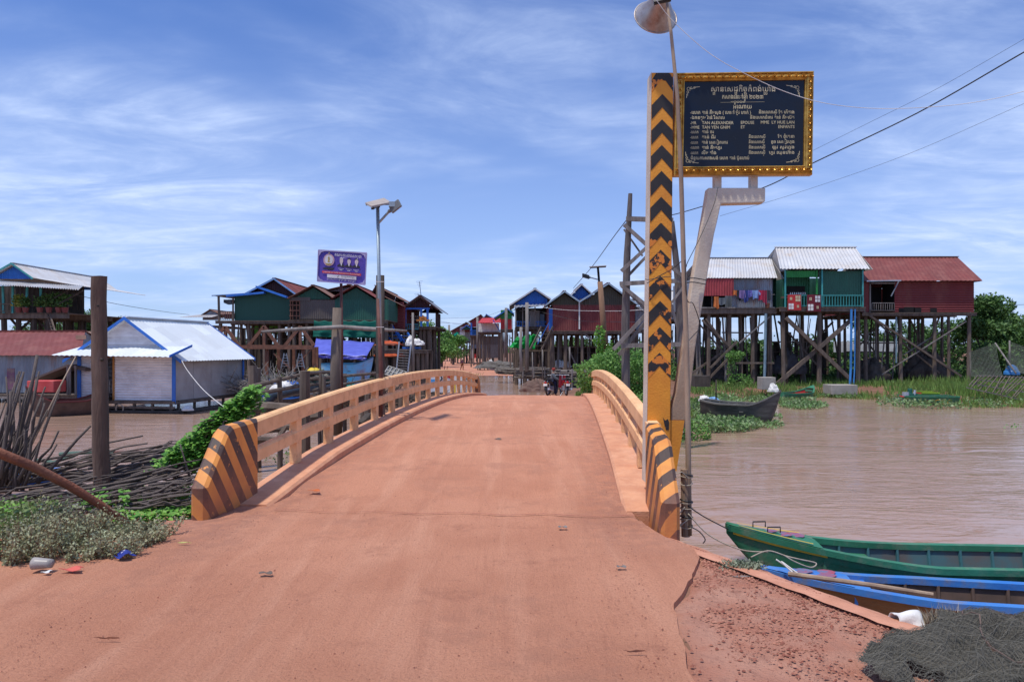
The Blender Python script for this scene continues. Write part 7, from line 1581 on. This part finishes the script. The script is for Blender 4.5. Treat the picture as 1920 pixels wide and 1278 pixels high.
heap('net_bundle', 'large dark net bundle under the left stilts of the maroon house', 'net', P(1632, 712, 50), 1.2, .8, 1.3, wood_d, seed=12); heap('net_bundle', 'dark net bundle under the middle of the maroon house', 'net', P(1735, 706, 51), 1.5, .8, 1.5, wood_d, seed=14); heap('net_bundle', 'round dark bundle hanging low under the green house', 'net', P(1478, 700, 49), .9, .8, 1.4, mat('grey_net_heap', (.06, .055, .06), .95), seed=15); heap('net_bundle', 'dark heap under the laundry house', 'net', P(1340, 716, 50), 1.5, .8, 1.0, wood_d, seed=16)
heap('white_bag', 'knotted white plastic bag beside the stern of the small green boat', 'bag', P(1450, 734, 40.5), .24, .2, .42, whitefab, seed=18)
heap('white_bag', 'white litter bag in the weeds near the dark wooden boat', 'bag', P(1322, 751, 33), .25, .2, .22, whitefab, seed=19); heap('blue_bag', 'pale blue litter bag in the weeds near the dark wooden boat', 'bag', P(1338, 753, 32), .25, .2, .2, mat('pale_blue_bag', (.2, .4, .7)), seed=20)
m = MB(); a = P(1551, 722, 43); m.box(P(1575, 729.5, 43), (1.5, 1.2, .55)); tag(m.build('concrete_block', concblk, None, origin=P(1575, 738, 43), bevel=.02), 'square grey concrete block at the water edge under the green house', 'block')
m = MB(); m.box(P(1437, 718, 42.5), (.8, .8, .7)); tag(m.build('concrete_block', concblk, None, origin=P(1437, 728, 42.5), bevel=.02), 'mossy concrete block at the foot of the waste pipe', 'block')
m = MB(); m.box(P(1314, 714, 34), (.7, .7, .5)); tag(m.build('concrete_block', wood_d, None, origin=P(1314, 720, 34)), 'small dark block with litter on top near the leaning arm', 'block')
m = MB(); m.box(P(1625, 650, 62), (5.5, .1, .9)); tag(m.build('white_sheet_fence', whitep, None, origin=P(1625, 660, 62)), 'pale sheet fence glimpsed between the stilts of the maroon house', 'fence')
bush('vine_column', 'green vine hanging on the middle stilt of the laundry house', PX(1378, 46.5, -.8), [(0, 0, 2.0, .6, .3, .35, 1), (-.2, 0, 1.0, .25, .2, .9, .7), (.4, 0, .4, .8, .4, .5, 1)], 700, .08, .18, leaf_bush, 'vine')
# ---------------------------------------------------------------- brushwood bundles by the street
for k, (u0, u1, v0, v1, d, lb) in enumerate(((967, 1035, 690, 708, 52, 'stacked brushwood bundle at the far water edge'), (1035, 1110, 694, 741, 43.5, 'large stacked brushwood bundle behind the motorbikes'), (930, 1000, 691, 700, 60, 'low spread of pale brushwood on the shore by the street'))):
    o = thing('brushwood_stack', lb, 'brushwood', P((u0 + u1) / 2, v1, d)); m = MB()
    for q in range(150 if k == 1 else 90):
        v = U(v0, v1); a = P(u0 + U(-3, 10), v + U(-2, 2), d + U(0, 1.5)); b = P(u1 - U(-3, 12), v + U(-2, 2), d + U(0, 1.5)); m.tube([a, a.lerp(b, .5) + Vector((0, 0, U(-.06, .06))), b], U(.02, .05), 5)
    m.build('branches', wood_g if k == 2 else mat('brush_grey', (.15, .125, .11), .9, (.08, .065, .06), 6, rand=(.22, .19, .17)), o)
    for q in range(3 if k < 2 else 0):
        m = MB(); uu = u0 + (u1 - u0) * (.2 + .3 * q); m.tube([P(uu, v0 - 3, d - .15), P(uu, v1, d - .15)], .04, 5); m.build('retaining_stake', wood_g, o)
heap('earth_mound', 'brown rounded sack-covered mound beside the left motorbike', 'mound', P(1004, 734, 42), .75, .6, .65, mat('mound_brown', (.16, .10, .08), .95, bump=.8, bscale=20), seed=21)
heap('rubble_heap', 'grey rubble heap on the street side under the stilt houses', 'rubble', P(942, 690, 74), 2.1, 1.4, .6, mat('grey_rubble', (.15, .135, .125), .95, bump=1, bscale=8), seed=22, rough_=.5)
for k in range(5): heap('bin_bag', ['pale bag under the maroon twin house, leftmost', 'white bag under the maroon twin house', 'white sack upright under the maroon twin house', 'white bucket-like sack under the twin house', 'small pale bundle beside the deck of the blue gabled house'][k], 'bag', P((1062, 1056, 1050, 1046, 920)[k], 689 + (k == 4) * -5, 56 if k < 4 else 80), .35, .3, .5, whitefab, seed=30 + k)

# ---------------------------------------------------------------- people
def figure(root, joints, edges, radii, name, mt, sub=2):
    me = bpy.data.meshes.new(name); o0 = Vector(root['_o']); me.from_pydata([tuple(j) for j in joints], edges, []); me.materials.append(mt)
    ob = bpy.data.objects.new(name, me); COL.objects.link(ob); ob.parent = root
    md = ob.modifiers.new('skin', 'SKIN'); md.use_smooth_shade = True
    for i, v in enumerate(me.skin_vertices[0].data): v.radius = radii[i] if isinstance(radii[i], tuple) else (radii[i], radii[i])
    me.skin_vertices[0].data[0].use_root = True
    ob.modifiers.new('sub', 'SUBSURF').levels = sub; ob.modifiers['sub'].render_levels = sub; return ob
def blob(root, c, r, name, mt, n=14):
    m = MB(); o = Vector(root['_o']); m.grid(lambda a, b: o + Vector(c) + Vector((r[0] * math.sin(math.pi * b) * math.cos(6.2832 * a), r[1] * math.sin(math.pi * b) * math.sin(6.2832 * a), r[2] * math.cos(math.pi * b))), n, n // 2 + 2); return m.build(name, mt, root, smooth=True)
def person(label, loc, hgt, kind, rz=0):
    root = thing('person', label, 'person', loc); s = hgt / 1.7
    if kind == 'walk':
        J = [(0, 0, .92), (0, 0, 1.15), (.01, 0, 1.38), (.03, 0, 1.5), (.05, 0, 1.62), (-.1, .09, .88), (-.13, .09, .48), (-.26, .09, .08), (-.14, .09, .03), (.08, -.09, .88), (.16, -.09, .50), (.14, -.09, .08), (.28, -.09, .03), (.0, .19, 1.36), (-.08, .23, 1.10), (.06, .23, .90), (.0, -.19, 1.36), (.12, -.23, 1.12), (.34, -.22, 1.0), (.42, -.2, .99), (.12, .22, .86)]
        E_ = [(0, 1), (1, 2), (2, 3), (3, 4), (0, 5), (5, 6), (6, 7), (7, 8), (0, 9), (9, 10), (10, 11), (11, 12), (2, 13), (13, 14), (14, 15), (15, 20), (2, 16), (16, 17), (17, 18), (18, 19)]
        RR = [.13, .12, .13, .055, .09, .085, .06, .045, .035, .085, .06, .045, .035, .06, .045, .035, .06, .045, .035, .03, .03]
        hips, sh = (0, 0), (0, 0)
    elif kind == 'sit':
        J = [(0, 0, .80), (.03, 0, 1.02), (.06, 0, 1.25), (.08, 0, 1.38), (.10, 0, 1.50), (.16, .12, .80), (.40, .16, .74), (.38, .16, .38), (.50, .16, .34), (.16, -.12, .80), (.40, -.16, .74), (.34, -.17, .34), (.46, -.17, .30), (.05, .20, 1.22), (.18, .24, 1.0), (.42, .22, .98), (.05, -.20, 1.22), (.18, -.24, 1.0), (.42, -.22, .98), (.50, -.2, .98), (.50, .2, .98)]
        E_ = [(0, 1), (1, 2), (2, 3), (3, 4), (0, 5), (5, 6), (6, 7), (7, 8), (0, 9), (9, 10), (10, 11), (11, 12), (2, 13), (13, 14), (14, 15), (15, 20), (2, 16), (16, 17), (17, 18), (18, 19)]
        RR = [.15, .14, .15, .055, .09, .095, .07, .05, .04, .095, .07, .05, .04, .065, .05, .038, .065, .05, .038, .035, .035]
    J = [tuple(a * s for a in j) for j in J]; RR = [r * s for r in RR]
    body = figure(root, J, E_, RR, 'body', skin)
    return root, J, E_, RR, s
def wear_(root, J, idx, E_, RR, grow, name, mt):
    mp = {j: k for k, j in enumerate(idx)}; ed = [(mp[a], mp[b]) for a, b in E_ if a in mp and b in mp]; figure(root, [J[i] for i in idx], ed, [RR[i] + grow for i in idx], name, mt)
def face_(root, hc, s, fwd=(1, 0, 0)):
    f = Vector(fwd); l = Vector((-f.y, f.x, 0)); h_ = Vector(hc)
    for e in (-1, 1):
        blob(root, h_ + f * .085 * s + l * e * .032 * s + Vector((0, 0, .01)), (.012, .012, .010), 'eye', plastic_b, 6); blob(root, h_ + l * e * .088 * s, (.02 * s, .012 * s, .03 * s), 'ear', skin, 6)
    blob(root, h_ + f * .10 * s + Vector((0, 0, -.02 * s)), (.018 * s, .014 * s, .026 * s), 'nose', skin, 6); blob(root, h_ + f * .088 * s + Vector((0, 0, -.055 * s)), (.012 * s, .028 * s, .008 * s), 'mouth', bred, 6)
r1, J, E_, RR, s = person('person in a pale brimmed hat and purple shirt walking along the village street', PX(866.5, 92, hground(-6, 92) + .02), 1.42, 'walk')
wear_(r1, J, [0, 1, 2, 13, 14, 16, 17], E_, RR, .022, 'shirt', mat('purple_shirt', (.16, .05, .12), .9)); wear_(r1, J, [0, 5, 6, 7, 9, 10, 11], E_, RR, .018, 'trousers', mat('rust_trousers', (.28, .11, .05), .9))
m = MB(); o_ = Vector(r1['_o']) + Vector(J[4]) + Vector((0, 0, .07)); m.grid(lambda a, b: o_ + Vector((.20 * (1 - b) * math.cos(6.2832 * a) if b < .5 else .10 * (1.2 - b) * 1.45 * math.cos(6.2832 * a), .20 * (1 - b) * math.sin(6.2832 * a) if b < .5 else .10 * (1.2 - b) * 1.45 * math.sin(6.2832 * a), max(0, b - .45) * .22)), 18, 8); m.build('hat', mat('straw_hat', (.55, .42, .32), .9), r1, smooth=True); face_(r1, J[4], s)
# motorbikes
def motorbike(label, loc, rz, body_mt, seed=0):
    """tail towards the viewer; local +Y is forward"""
    root = thing('motorbike', label, 'motorbike', loc, 'motorbikes parked past the bridge end'); T = Matrix.Rotation(rz, 3, 'Z'); o = Vector(loc)
    g_ = lambda x, y, z: o + T @ Vector((x, y, z))
    def wheel(y):
        m = MB(); pts = [g_(0, y + .245 * math.cos(t), .29 + .245 * math.sin(t)) for t in [j * .2618 for j in range(25)]]; m.tube(pts, .045, 8, cap=False); w_ = m.build('wheel', plastic_b, root, smooth=True)
        r_ = MB(); r_.tube([g_(0, y + .20 * math.cos(t), .29 + .20 * math.sin(t)) for t in [j * .2618 for j in range(25)]], .014, 6, cap=False)
        for j in range(8): r_.tube([g_(0, y, .29), g_(0, y + .2 * math.cos(j * .785), .29 + .2 * math.sin(j * .785))], .008, 4)
        r_.tube([g_(-.06, y, .29), g_(.06, y, .29)], .04, 8); r_.build('rim', zinc_v, w_)
    wheel(0); wheel(1.22)
    m = MB(); prof = [(-.28, .62, .05), (-.15, .70, .09), (.1, .72, .12), (.4, .66, .13), (.65, .50, .10), (.8, .48, .09)]
    def bf(a, b):
        k = b * (len(prof) - 1); i = min(int(k), len(prof) - 2); f = k - i; y, z, w_ = [prof[i][j] + (prof[i + 1][j] - prof[i][j]) * f for j in range(3)]; t = a * 6.2832; return g_(w_ * math.cos(t), y, z + .10 * math.sin(t))
    m.grid(bf, 14, 15); m.face([bf(k / 14, 0) for k in range(14)]); m.build('body_shell', body_mt, root, smooth=True)
    m = MB(); m.grid(lambda a, b: g_((.13 - .03 * b) * math.cos(math.pi * a), -.26 + .78 * b, .78 + .05 * math.sin(math.pi * a) + .03 * (1 - b)), 8, 10); m.face([g_(.13, -.26, .81), g_(-.13, -.26, .81), g_(-.10, .52, .78), g_(.10, .52, .78)]); m.build('seat', plastic_b, root, smooth=True, solid=.02)
    m = MB(); m.tube([g_(.085, -.33, .70), g_(.07, -.05, .83), g_(-.07, -.05, .83), g_(-.085, -.33, .70)], .012, 6); m.build('grab_rail', zinc, root)
    m = MB(); m.grid(lambda a, b: g_(.07 * (a - .5) * 2, -.30 - .05 * (1 - abs(a * 2 - 1)), .50 + .16 * b), 6, 4); m.build('rear_fender', body_mt, root, solid=.02)
    m = MB(); m.tube([g_(0, -.30, .66), g_(0, -.36, .655), g_(0, -.375, .65)], [.055, .055, .03], 10); m.build('tail_light', redpl, root)
    m = MB(); m.prism([g_(-.10, -.37, .50), g_(.10, -.37, .50), g_(.10, -.36, .62), g_(-.10, -.36, .62)], T @ Vector((0, .012, 0))); m.build('number_plate', whitep, root)
    m = MB(); m.grid(lambda a, b: g_(.055 * (a - .5) * 2, -.26 - .10 * math.cos(b * 1.2), .28 + .24 * b), 3, 6); m.build('mudflap', plastic_b, root, solid=.015)
    m = MB(); m.tube([g_(0, 1.22, .29), g_(0, 1.02, .80), g_(0, .95, .98)], .035, 7); m.tube([g_(-.33, .90, .99), g_(-.1, .97, .98), g_(.1, .97, .98), g_(.33, .90, .99)], .018, 6); m.build('handlebar', zinc, root)
    m = MB(); m.grid(lambda a, b: g_((.20 - .05 * b) * (a - .5) * 2, .90 + .10 * (1 - abs(2 * a - 1)) + .05 * b, .35 + .60 * b), 8, 6); m.build('leg_shield', body_mt, root, solid=.02)
    for e in (-1, 1):
        m = MB(); m.tube([g_(.22 * e, .92, .99), g_(.27 * e, .90, 1.16)], .008, 5); m.box(g_(.29 * e, .89, 1.19), (.11, .02, .08), T); m.build('mirror', plastic_b, root)
        m = MB(); m.tube([g_(.11 * e, .0, .29), g_(.10 * e, -.05, .62)], .03, 8); m.build('shock_absorber', zinc, root)
        m = MB(); m.tube([g_(.10 * e, -.30, .62), g_(.16 * e, -.31, .62)], .025, 7); m.build('turn_signal', mat('amber', (.6, .2, .02), .4), root)
    m = MB(); m.tube([g_(.15, .45, .25), g_(.16, .1, .28), g_(.17, -.35, .36)], [.03, .045, .05], 8); m.build('exhaust', zinc, root)
    m = MB(); m.box(g_(0, .48, .34), (.22, .34, .24), T); m.build('engine', zinc_v, root, bevel=.02)
    m = MB(); m.tube([g_(-.12, .3, .18), g_(-.26, .22, .0)], .014, 5); m.build('kickstand', zinc, root); return root
zb_ = P(0, 740, 36).z
rdz = lambda u, d: zdeck((u - 960) / F * d * math.sin(PSI) + d * math.cos(PSI)) + .02
motorbike('black motorbike with a rider, left of the two parked past the bridge end', PX(1027, 36.5, rdz(1027, 36.5)), R(-22), plastic_b)
motorbike('red-sided motorbike, right of the two parked past the bridge end', PX(1062, 36, rdz(1062, 36)), R(8), mat('moto_red', (.35, .01, .02), .35))
r2, J, E_, RR, s = person('person in a dark jacket and reddish cap standing beside the black motorbike', PX(1037, 37.4, rdz(1037, 37.4)), 1.36, 'walk')
wear_(r2, J, [0, 1, 2, 13, 14, 15, 16, 17, 18], E_, RR, .04, 'jacket', greyfab); wear_(r2, J, [0, 5, 6, 7, 9, 10, 11], E_, RR, .025, 'trousers', mat('navy_trousers', (.02, .03, .08), .9))
blob(r2, Vector(J[4]) + Vector((-.01, 0, .05)), (.10, .10, .075), 'cap', mat('red_cap', (.28, .04, .03), .9)); face_(r2, J[4], s)
r3, J, E_, RR, s = person('person in a grey shirt and white cap bending inside the blue tarpaulin stall', P(662, 694, 44.5) - Vector((0, 0, .7)), 1.55, 'sit')
wear_(r3, J, [0, 1, 2, 13, 14, 16, 17], E_, RR, .03, 'shirt', mat('grey_shirt', (.32, .33, .35), .9)); blob(r3, Vector(J[4]) + Vector((0, 0, .05)), (.10, .10, .075), 'cap', whitep); face_(r3, J[4], s)
# tuk-tuk with driver's roof and the cart
d_ = 140; z_ = hground(-5, d_) + .05; tk = thing('auto_rickshaw', 'three-wheeled motor cart with a pale umbrella roof facing down the street', 'rickshaw', PX(899, d_, z_))
c = PX(899, d_, z_); m = MB(); m.grid(lambda a, b: c + Vector((.95 * math.cos(6.2832 * a) * b, .8 * math.sin(6.2832 * a) * b, 2.15 - .25 * b * b)), 16, 5); m.build('umbrella_roof', mat('pale_umbrella', (.42, .45, .46), .7), tk, smooth=True)
for e in (-1, 1):
    m = MB(); m.tube([c + Vector((e * .6, 0, .3)), c + Vector((e * .6, 0, 2.0))], .05, 6); m.build('roof_pole', plastic_b, tk); m = MB(); m.tube([c + Vector((e * .62 + .0, .3 * math.cos(t), .32 + .3 * math.sin(t))) for t in [j * .4 for j in range(17)]], .07, 6, cap=False); m.build('wheel', plastic_b, tk)
m = MB(); m.box(c + Vector((0, .4, .75)), (1.1, 1.4, .35)); m.build('cargo_bed', wood_d, tk); m = MB(); m.box(c + Vector((0, -.6, .95)), (.35, .5, .55)); m.tube([c + Vector((-.4, -.6, 1.25)), c + Vector((.4, -.6, 1.25))], .03, 5); m.build('front_fork', plastic_b, tk, bevel=.05); m = MB(); m.tube([c + Vector((0, -.95 + .3 * math.cos(t), .32 + .3 * math.sin(t))) for t in [j * .4 for j in range(17)]], .06, 6, cap=False); m.build('wheel', plastic_b, tk)
m = MB(); m.tube([c + Vector((0, -.92, 1.05)), c + Vector((0, -1.0, 1.05))], .12, 10); m.build('headlight', whitep, tk)
d_ = 93; z_ = hground(-4, d_) + .03; c = PX(902, d_, z_); ct = thing('hand_cart', 'empty flat wooden hand cart standing on the street', 'cart', c)
m = MB(); m.box(c + Vector((0, 0, .62)), (.95, 1.6, .08)); m.box(c + Vector((0, .75, .78)), (.95, .05, .28)); m.build('bed', MAT['pale_post'], ct)
for e in (-1, 1):
    m = MB(); m.tube([c + Vector((e * .42, .28 * math.cos(t), .3 + .28 * math.sin(t))) for t in [j * .4 for j in range(17)]], .04, 6, cap=False); m.build('wheel', plastic_b, ct)
    for y in (-.7, .7): m = MB(); m.bar(c + Vector((e * .42, y, 0)), c + Vector((e * .42, y, .6)), .06); m.build('leg', wood, ct)
o = thing('wire_rack', 'metal crate rack beside the firewood stack on the left of the street', 'rack', PX(822, 70, -.95)); 
for k in range(4):
    m = MB(); m.bar(PX(812, 70, -.9 + .3 * k), PX(826, 70, -.9 + .3 * k), .05); m.bar(PX(812 + 4.6 * k, 70, -.95), PX(812 + 4.6 * k, 70, .05), .05); m.build('bar', zinc_v, o)

# ---------------------------------------------------------------- litter and foreground net
def scrap(label, u, v, mt, w_, h_, name='litter', z=.02, lift=.005, cat='litter'):
    d = (EYE - z) * F / (v - HZ); c = PX(u, d, z + .012); m = MB(); s0 = U(0, 9)
    m.grid(lambda a, b: c + Vector(((a - .5) * w_ * (1 + .3 * math.sin(s0 + b * 4)), (b - .5) * h_ * (1 + .3 * math.cos(s0 + a * 5)), lift * (1 + math.sin(s0 + a * 5 + b * 3)))), 5, 4); return tag(m.build(name, mt, None, solid=.003, origin=c), label, cat)
scrap('curled dry brown leaf lying mid bridge', 934, 824, wood, .10, .12, 'dry_leaf', .2, .006, 'leaf'); scrap('brown leaf on the roadway in the lower left', 499, 1077, wood, .08, .05, 'dry_leaf', cat='leaf'); scrap('dry leaf near the apron edge', 1165, 1065, wood_g, .06, .04, 'dry_leaf', cat='leaf'); scrap('small leaf on the road joint', 1055, 990, wood_g, .07, .05, 'dry_leaf', cat='leaf')
scrap('pinkish paper scrap beside the left curb', 640, 896, mat('pink_scrap', (.65, .35, .28)), .16, .11, z=.05); scrap('bright orange wrapper by the left curb', 590, 921, mat('orange_scrap', (.65, .16, .04)), .12, .08, z=.03); scrap('red wrapper tucked against the left curb', 611, 884, redp, .09, .06, z=.06)
scrap('crumpled blue snack wrapper at the edge of the weeds', 233, 1047, mat('blue_wrapper', (.03, .05, .30), .3), .13, .10, lift=.025); scrap('torn red strip at the edge of the weeds', 136, 1071, mat('red_strip', (.62, .12, .09), .6), .14, .07, lift=.012); scrap('small white scrap at the edge of the weeds', 88, 1075, whitep, .055, .05); scrap('yellow-green blade of grass on the road', 345, 1020, mat('straw', (.5, .45, .15)), .11, .012, 'grass_blade', cat='leaf')
scrap('tiny blue wrapper at the far right curb', 1103, 777, mat('blue_wrapper'  , (.03, .05, .3)), .12, .10, z=.0); scrap('flat pale bark strip on the gravel', 1518, 1170, wood_g, .16, .05, z=-.1, cat='debris'); scrap('thin stick on the gravel by the weed tuft', 1395, 1084, wood_g, .16, .012, z=-.03, cat='debris'); scrap('long thin twig on the lower gravel', 1590, 1262, bamboo, .12, .018, z=-.1, cat='debris'); scrap('small white scrap on the gravel', 1482, 1180, whitep, .03, .03, z=-.08); scrap('red plastic scrap on the gravel', 1462, 1213, redp, .04, .02, z=-.08)
scrap('dark twig lying on the road at the lower left', 200, 1200, stickr, .12, .006, 'twig', cat='debris'); scrap('dark twig lying on the road near the bottom centre', 1190, 1225, stickr, .10, .006, 'twig', cat='debris')
# plastic cup
c = PX(72, 5.75, .03); cp = thing('plastic_cup', 'clear crushed plastic cup lying in the weeds at the lower left', 'cup', c); m = MB()
m.grid(lambda a, b: c + Vector((-.03 + .14 * b, -.01, .05)) + Vector((0, math.cos(6.2832 * a), math.sin(6.2832 * a) * .9)) * (.052 - .016 * b), 16, 5); m.face([c + Vector((.11, -.01 + .036 * math.cos(k * .4), .05 + .032 * math.sin(k * .4))) for k in range(16)]); m.build('cup_wall', mat('cloudy_plastic', (.62, .58, .55), .3, trans=.4), cp, smooth=True, solid=.002)
# white bucket-like sack by the kerb
c = PX(1704, 4.85, -.16); sk = thing('cement_sack', 'torn white woven sack wedged between the kerb and the blue boat', 'sack', c); m = MB()
m.grid(lambda a, b: c + Vector((-.10 + .15 * b, -.03 * b, .10 + .02 * math.sin(3 * a + 2 * b))) + Vector((.35 * math.sin(6.2832 * a) * .3, math.cos(6.2832 * a), math.sin(6.2832 * a))) * (.062 + .012 * math.sin(6.2832 * a * 3 + 4 * b) + .014 * b), 30, 8); m.build('shell', whitefab, sk, smooth=True, solid=.004)
o = thing('straw_tuft', 'dry straw tuft at the kerb edge beside the fishing net', 'grass', PX(1760, 5.0, -.3)); m = MB()
for k in range(500): p = PX(U(1730, 1800), U(4.7, 4.95), -.14); blade(m, p, U(.06, .2), .004, .09)
m.build('blades', mat('straw', (.5, .45, .15), .8) if False else mat('dry_straw', (.42, .36, .27), .9), o)
# foreground fishing net: heaped mesh threads
fnm = mat('dark_net_thread', (.05, .05, .042), .8, (.08, .075, .06), 9, rand=(.16, .15, .125))
fn = thing('fishing_net', 'heaped dark grey fishing net at the lower right corner', 'net', PX(1800, 4.6, -.2))
m = MB()
def net_h(x, y):
    dx_ = (x - 3.05) / .75; dy_ = (y - 4.35) / .60
    h_ = .34 * math.exp(-(((x - 3.40) / .42) ** 2 + ((y - 4.78) / .30) ** 2)) + .16 * math.exp(-(((x - 3.0) / .5) ** 2 + ((y - 4.3) / .35) ** 2)) + .06 * math.exp(-(((x - 2.3) / .6) ** 2 + ((y - 4.05) / .3) ** 2))
    ex = 1.50 + (6.9 - y) * .5; return .0 - .30 * sstep(.05, .7, x - ex) + h_ * (1 + .35 * noise.noise(Vector((x * 3.2, y * 3.2, 0)))) + .045 * (1 - 2.2 * abs(noise.noise(Vector((x * 3 + y * 2, y * 7 - x * 3, 0))))) + .015 * noise.noise(Vector((x * 14, y * 14, 0)))
def net_in(x, y): return x > 2.02 + .18 * math.sin(y * 6) and y < 5.2 - .0 * x and (y < 4.55 + .62 * (x - 2.45) + .12 * math.sin(x * 7)) and y > 3.0 and x < 4.6
base = MB()
for i in range(135):
    for j in range(110):
        x0, y0 = 1.9 + .02 * i, 3.0 + .02 * j; q = [(x0, y0), (x0 + .021, y0), (x0 + .021, y0 + .021), (x0, y0 + .021)]
        if all(net_in(a, b) for a, b in q) and (x0 > 2.6 or noise.noise(Vector((x0 * 4, y0 * 4, 2))) > -.25): base.face([(a, b, net_h(a, b) - .004) for a, b in q])
base.build('under_layer', mat('net_grey_olive', (.085, .08, .065), .95, (.14, .125, .10), 40, bump=1, bscale=160), fn, smooth=True)  # opaque grey-olive layer of net under the threads
for lay in range(3):
    rot = (.3, 1.15, .75)[lay]; ca, sa = math.cos(rot), math.sin(rot)
    def wp(a, b):
        x, y = 3.0 + ca * a - sa * b, 4.2 + sa * a + ca * b
        w1 = noise.noise_vector(Vector((x * 1.3, y * 1.3, lay * 5))); w2 = noise.noise_vector(Vector((x * 4.2, y * 4.2, lay * 3 + 1)))
        return x + .30 * w1.x + .06 * w2.x, y + .30 * w1.y + .06 * w2.y
    for fam in (0, 1):
        for k in range(-56, 57):
            run = []
            for t in range(-58, 59):
                a, b = (k * .029, t * .029) if fam == 0 else (t * .029, k * .029); x, y = wp(a, b)
                if net_in(x + .05 * noise.noise(Vector((x * 8, y * 8, 0))), y): run.append(Vector((x, y, net_h(x, y) + .004 + .006 * lay + .005 * (t % 2))))
                else:
                    if len(run) > 2: m.tube(run, .0010, 3, cap=False)
                    run = []
            if len(run) > 2: m.tube(run, .0010, 3, cap=False)
m.build('mesh_threads', fnm, fn)
for k in range(7):
    x, y = U(2.6, 3.8), U(3.5, 4.7); an = U(0, 3); pts = []
    for t in range(12):
        s_ = t * .06; xx = x + math.cos(an + .4 * math.sin(t * .5)) * s_; yy = y + math.sin(an + .4 * math.sin(t * .5)) * s_
        if not net_in(xx, yy): break
        pts.append(Vector((xx, yy, net_h(xx, yy) + .012)))
    if len(pts) < 4: continue
    m = MB(); m.tube(pts, .005, 5); m.build('head_rope', mat('brown_net_rope', (.16, .11, .09), .9), fn)
# the road joint across the bridge approach
m = MB(); pts = [BR(S_L + .5 + 4.0 * k / 40, 7.75 + .04 * math.sin(k * .7) + .03 * noise.noise(Vector((k * .5, 0, 0))), 0) for k in range(41)]
for a, b in zip(pts, pts[1:]):
    w_ = .005 + .010 * abs(noise.noise(Vector((a.x * 3, 0, 0)))); za = lambda p: zdeck(p.x * math.sin(PSI) + p.y * math.cos(PSI)) + .030
    m.face([(a.x, a.y - w_, za(a)), (b.x, b.y - w_, za(b)), (b.x, b.y + w_, za(b)), (a.x, a.y + w_, za(a))])
tag(m.build('road_joint', mat('joint_dirt', (.33, .11, .07), .95, (.25, .08, .05), 12)), None, None, kind='structure')
for o in list(bpy.data.objects):
    if '_o' in o: del o['_o']
    if '_h' in o: del o['_h']
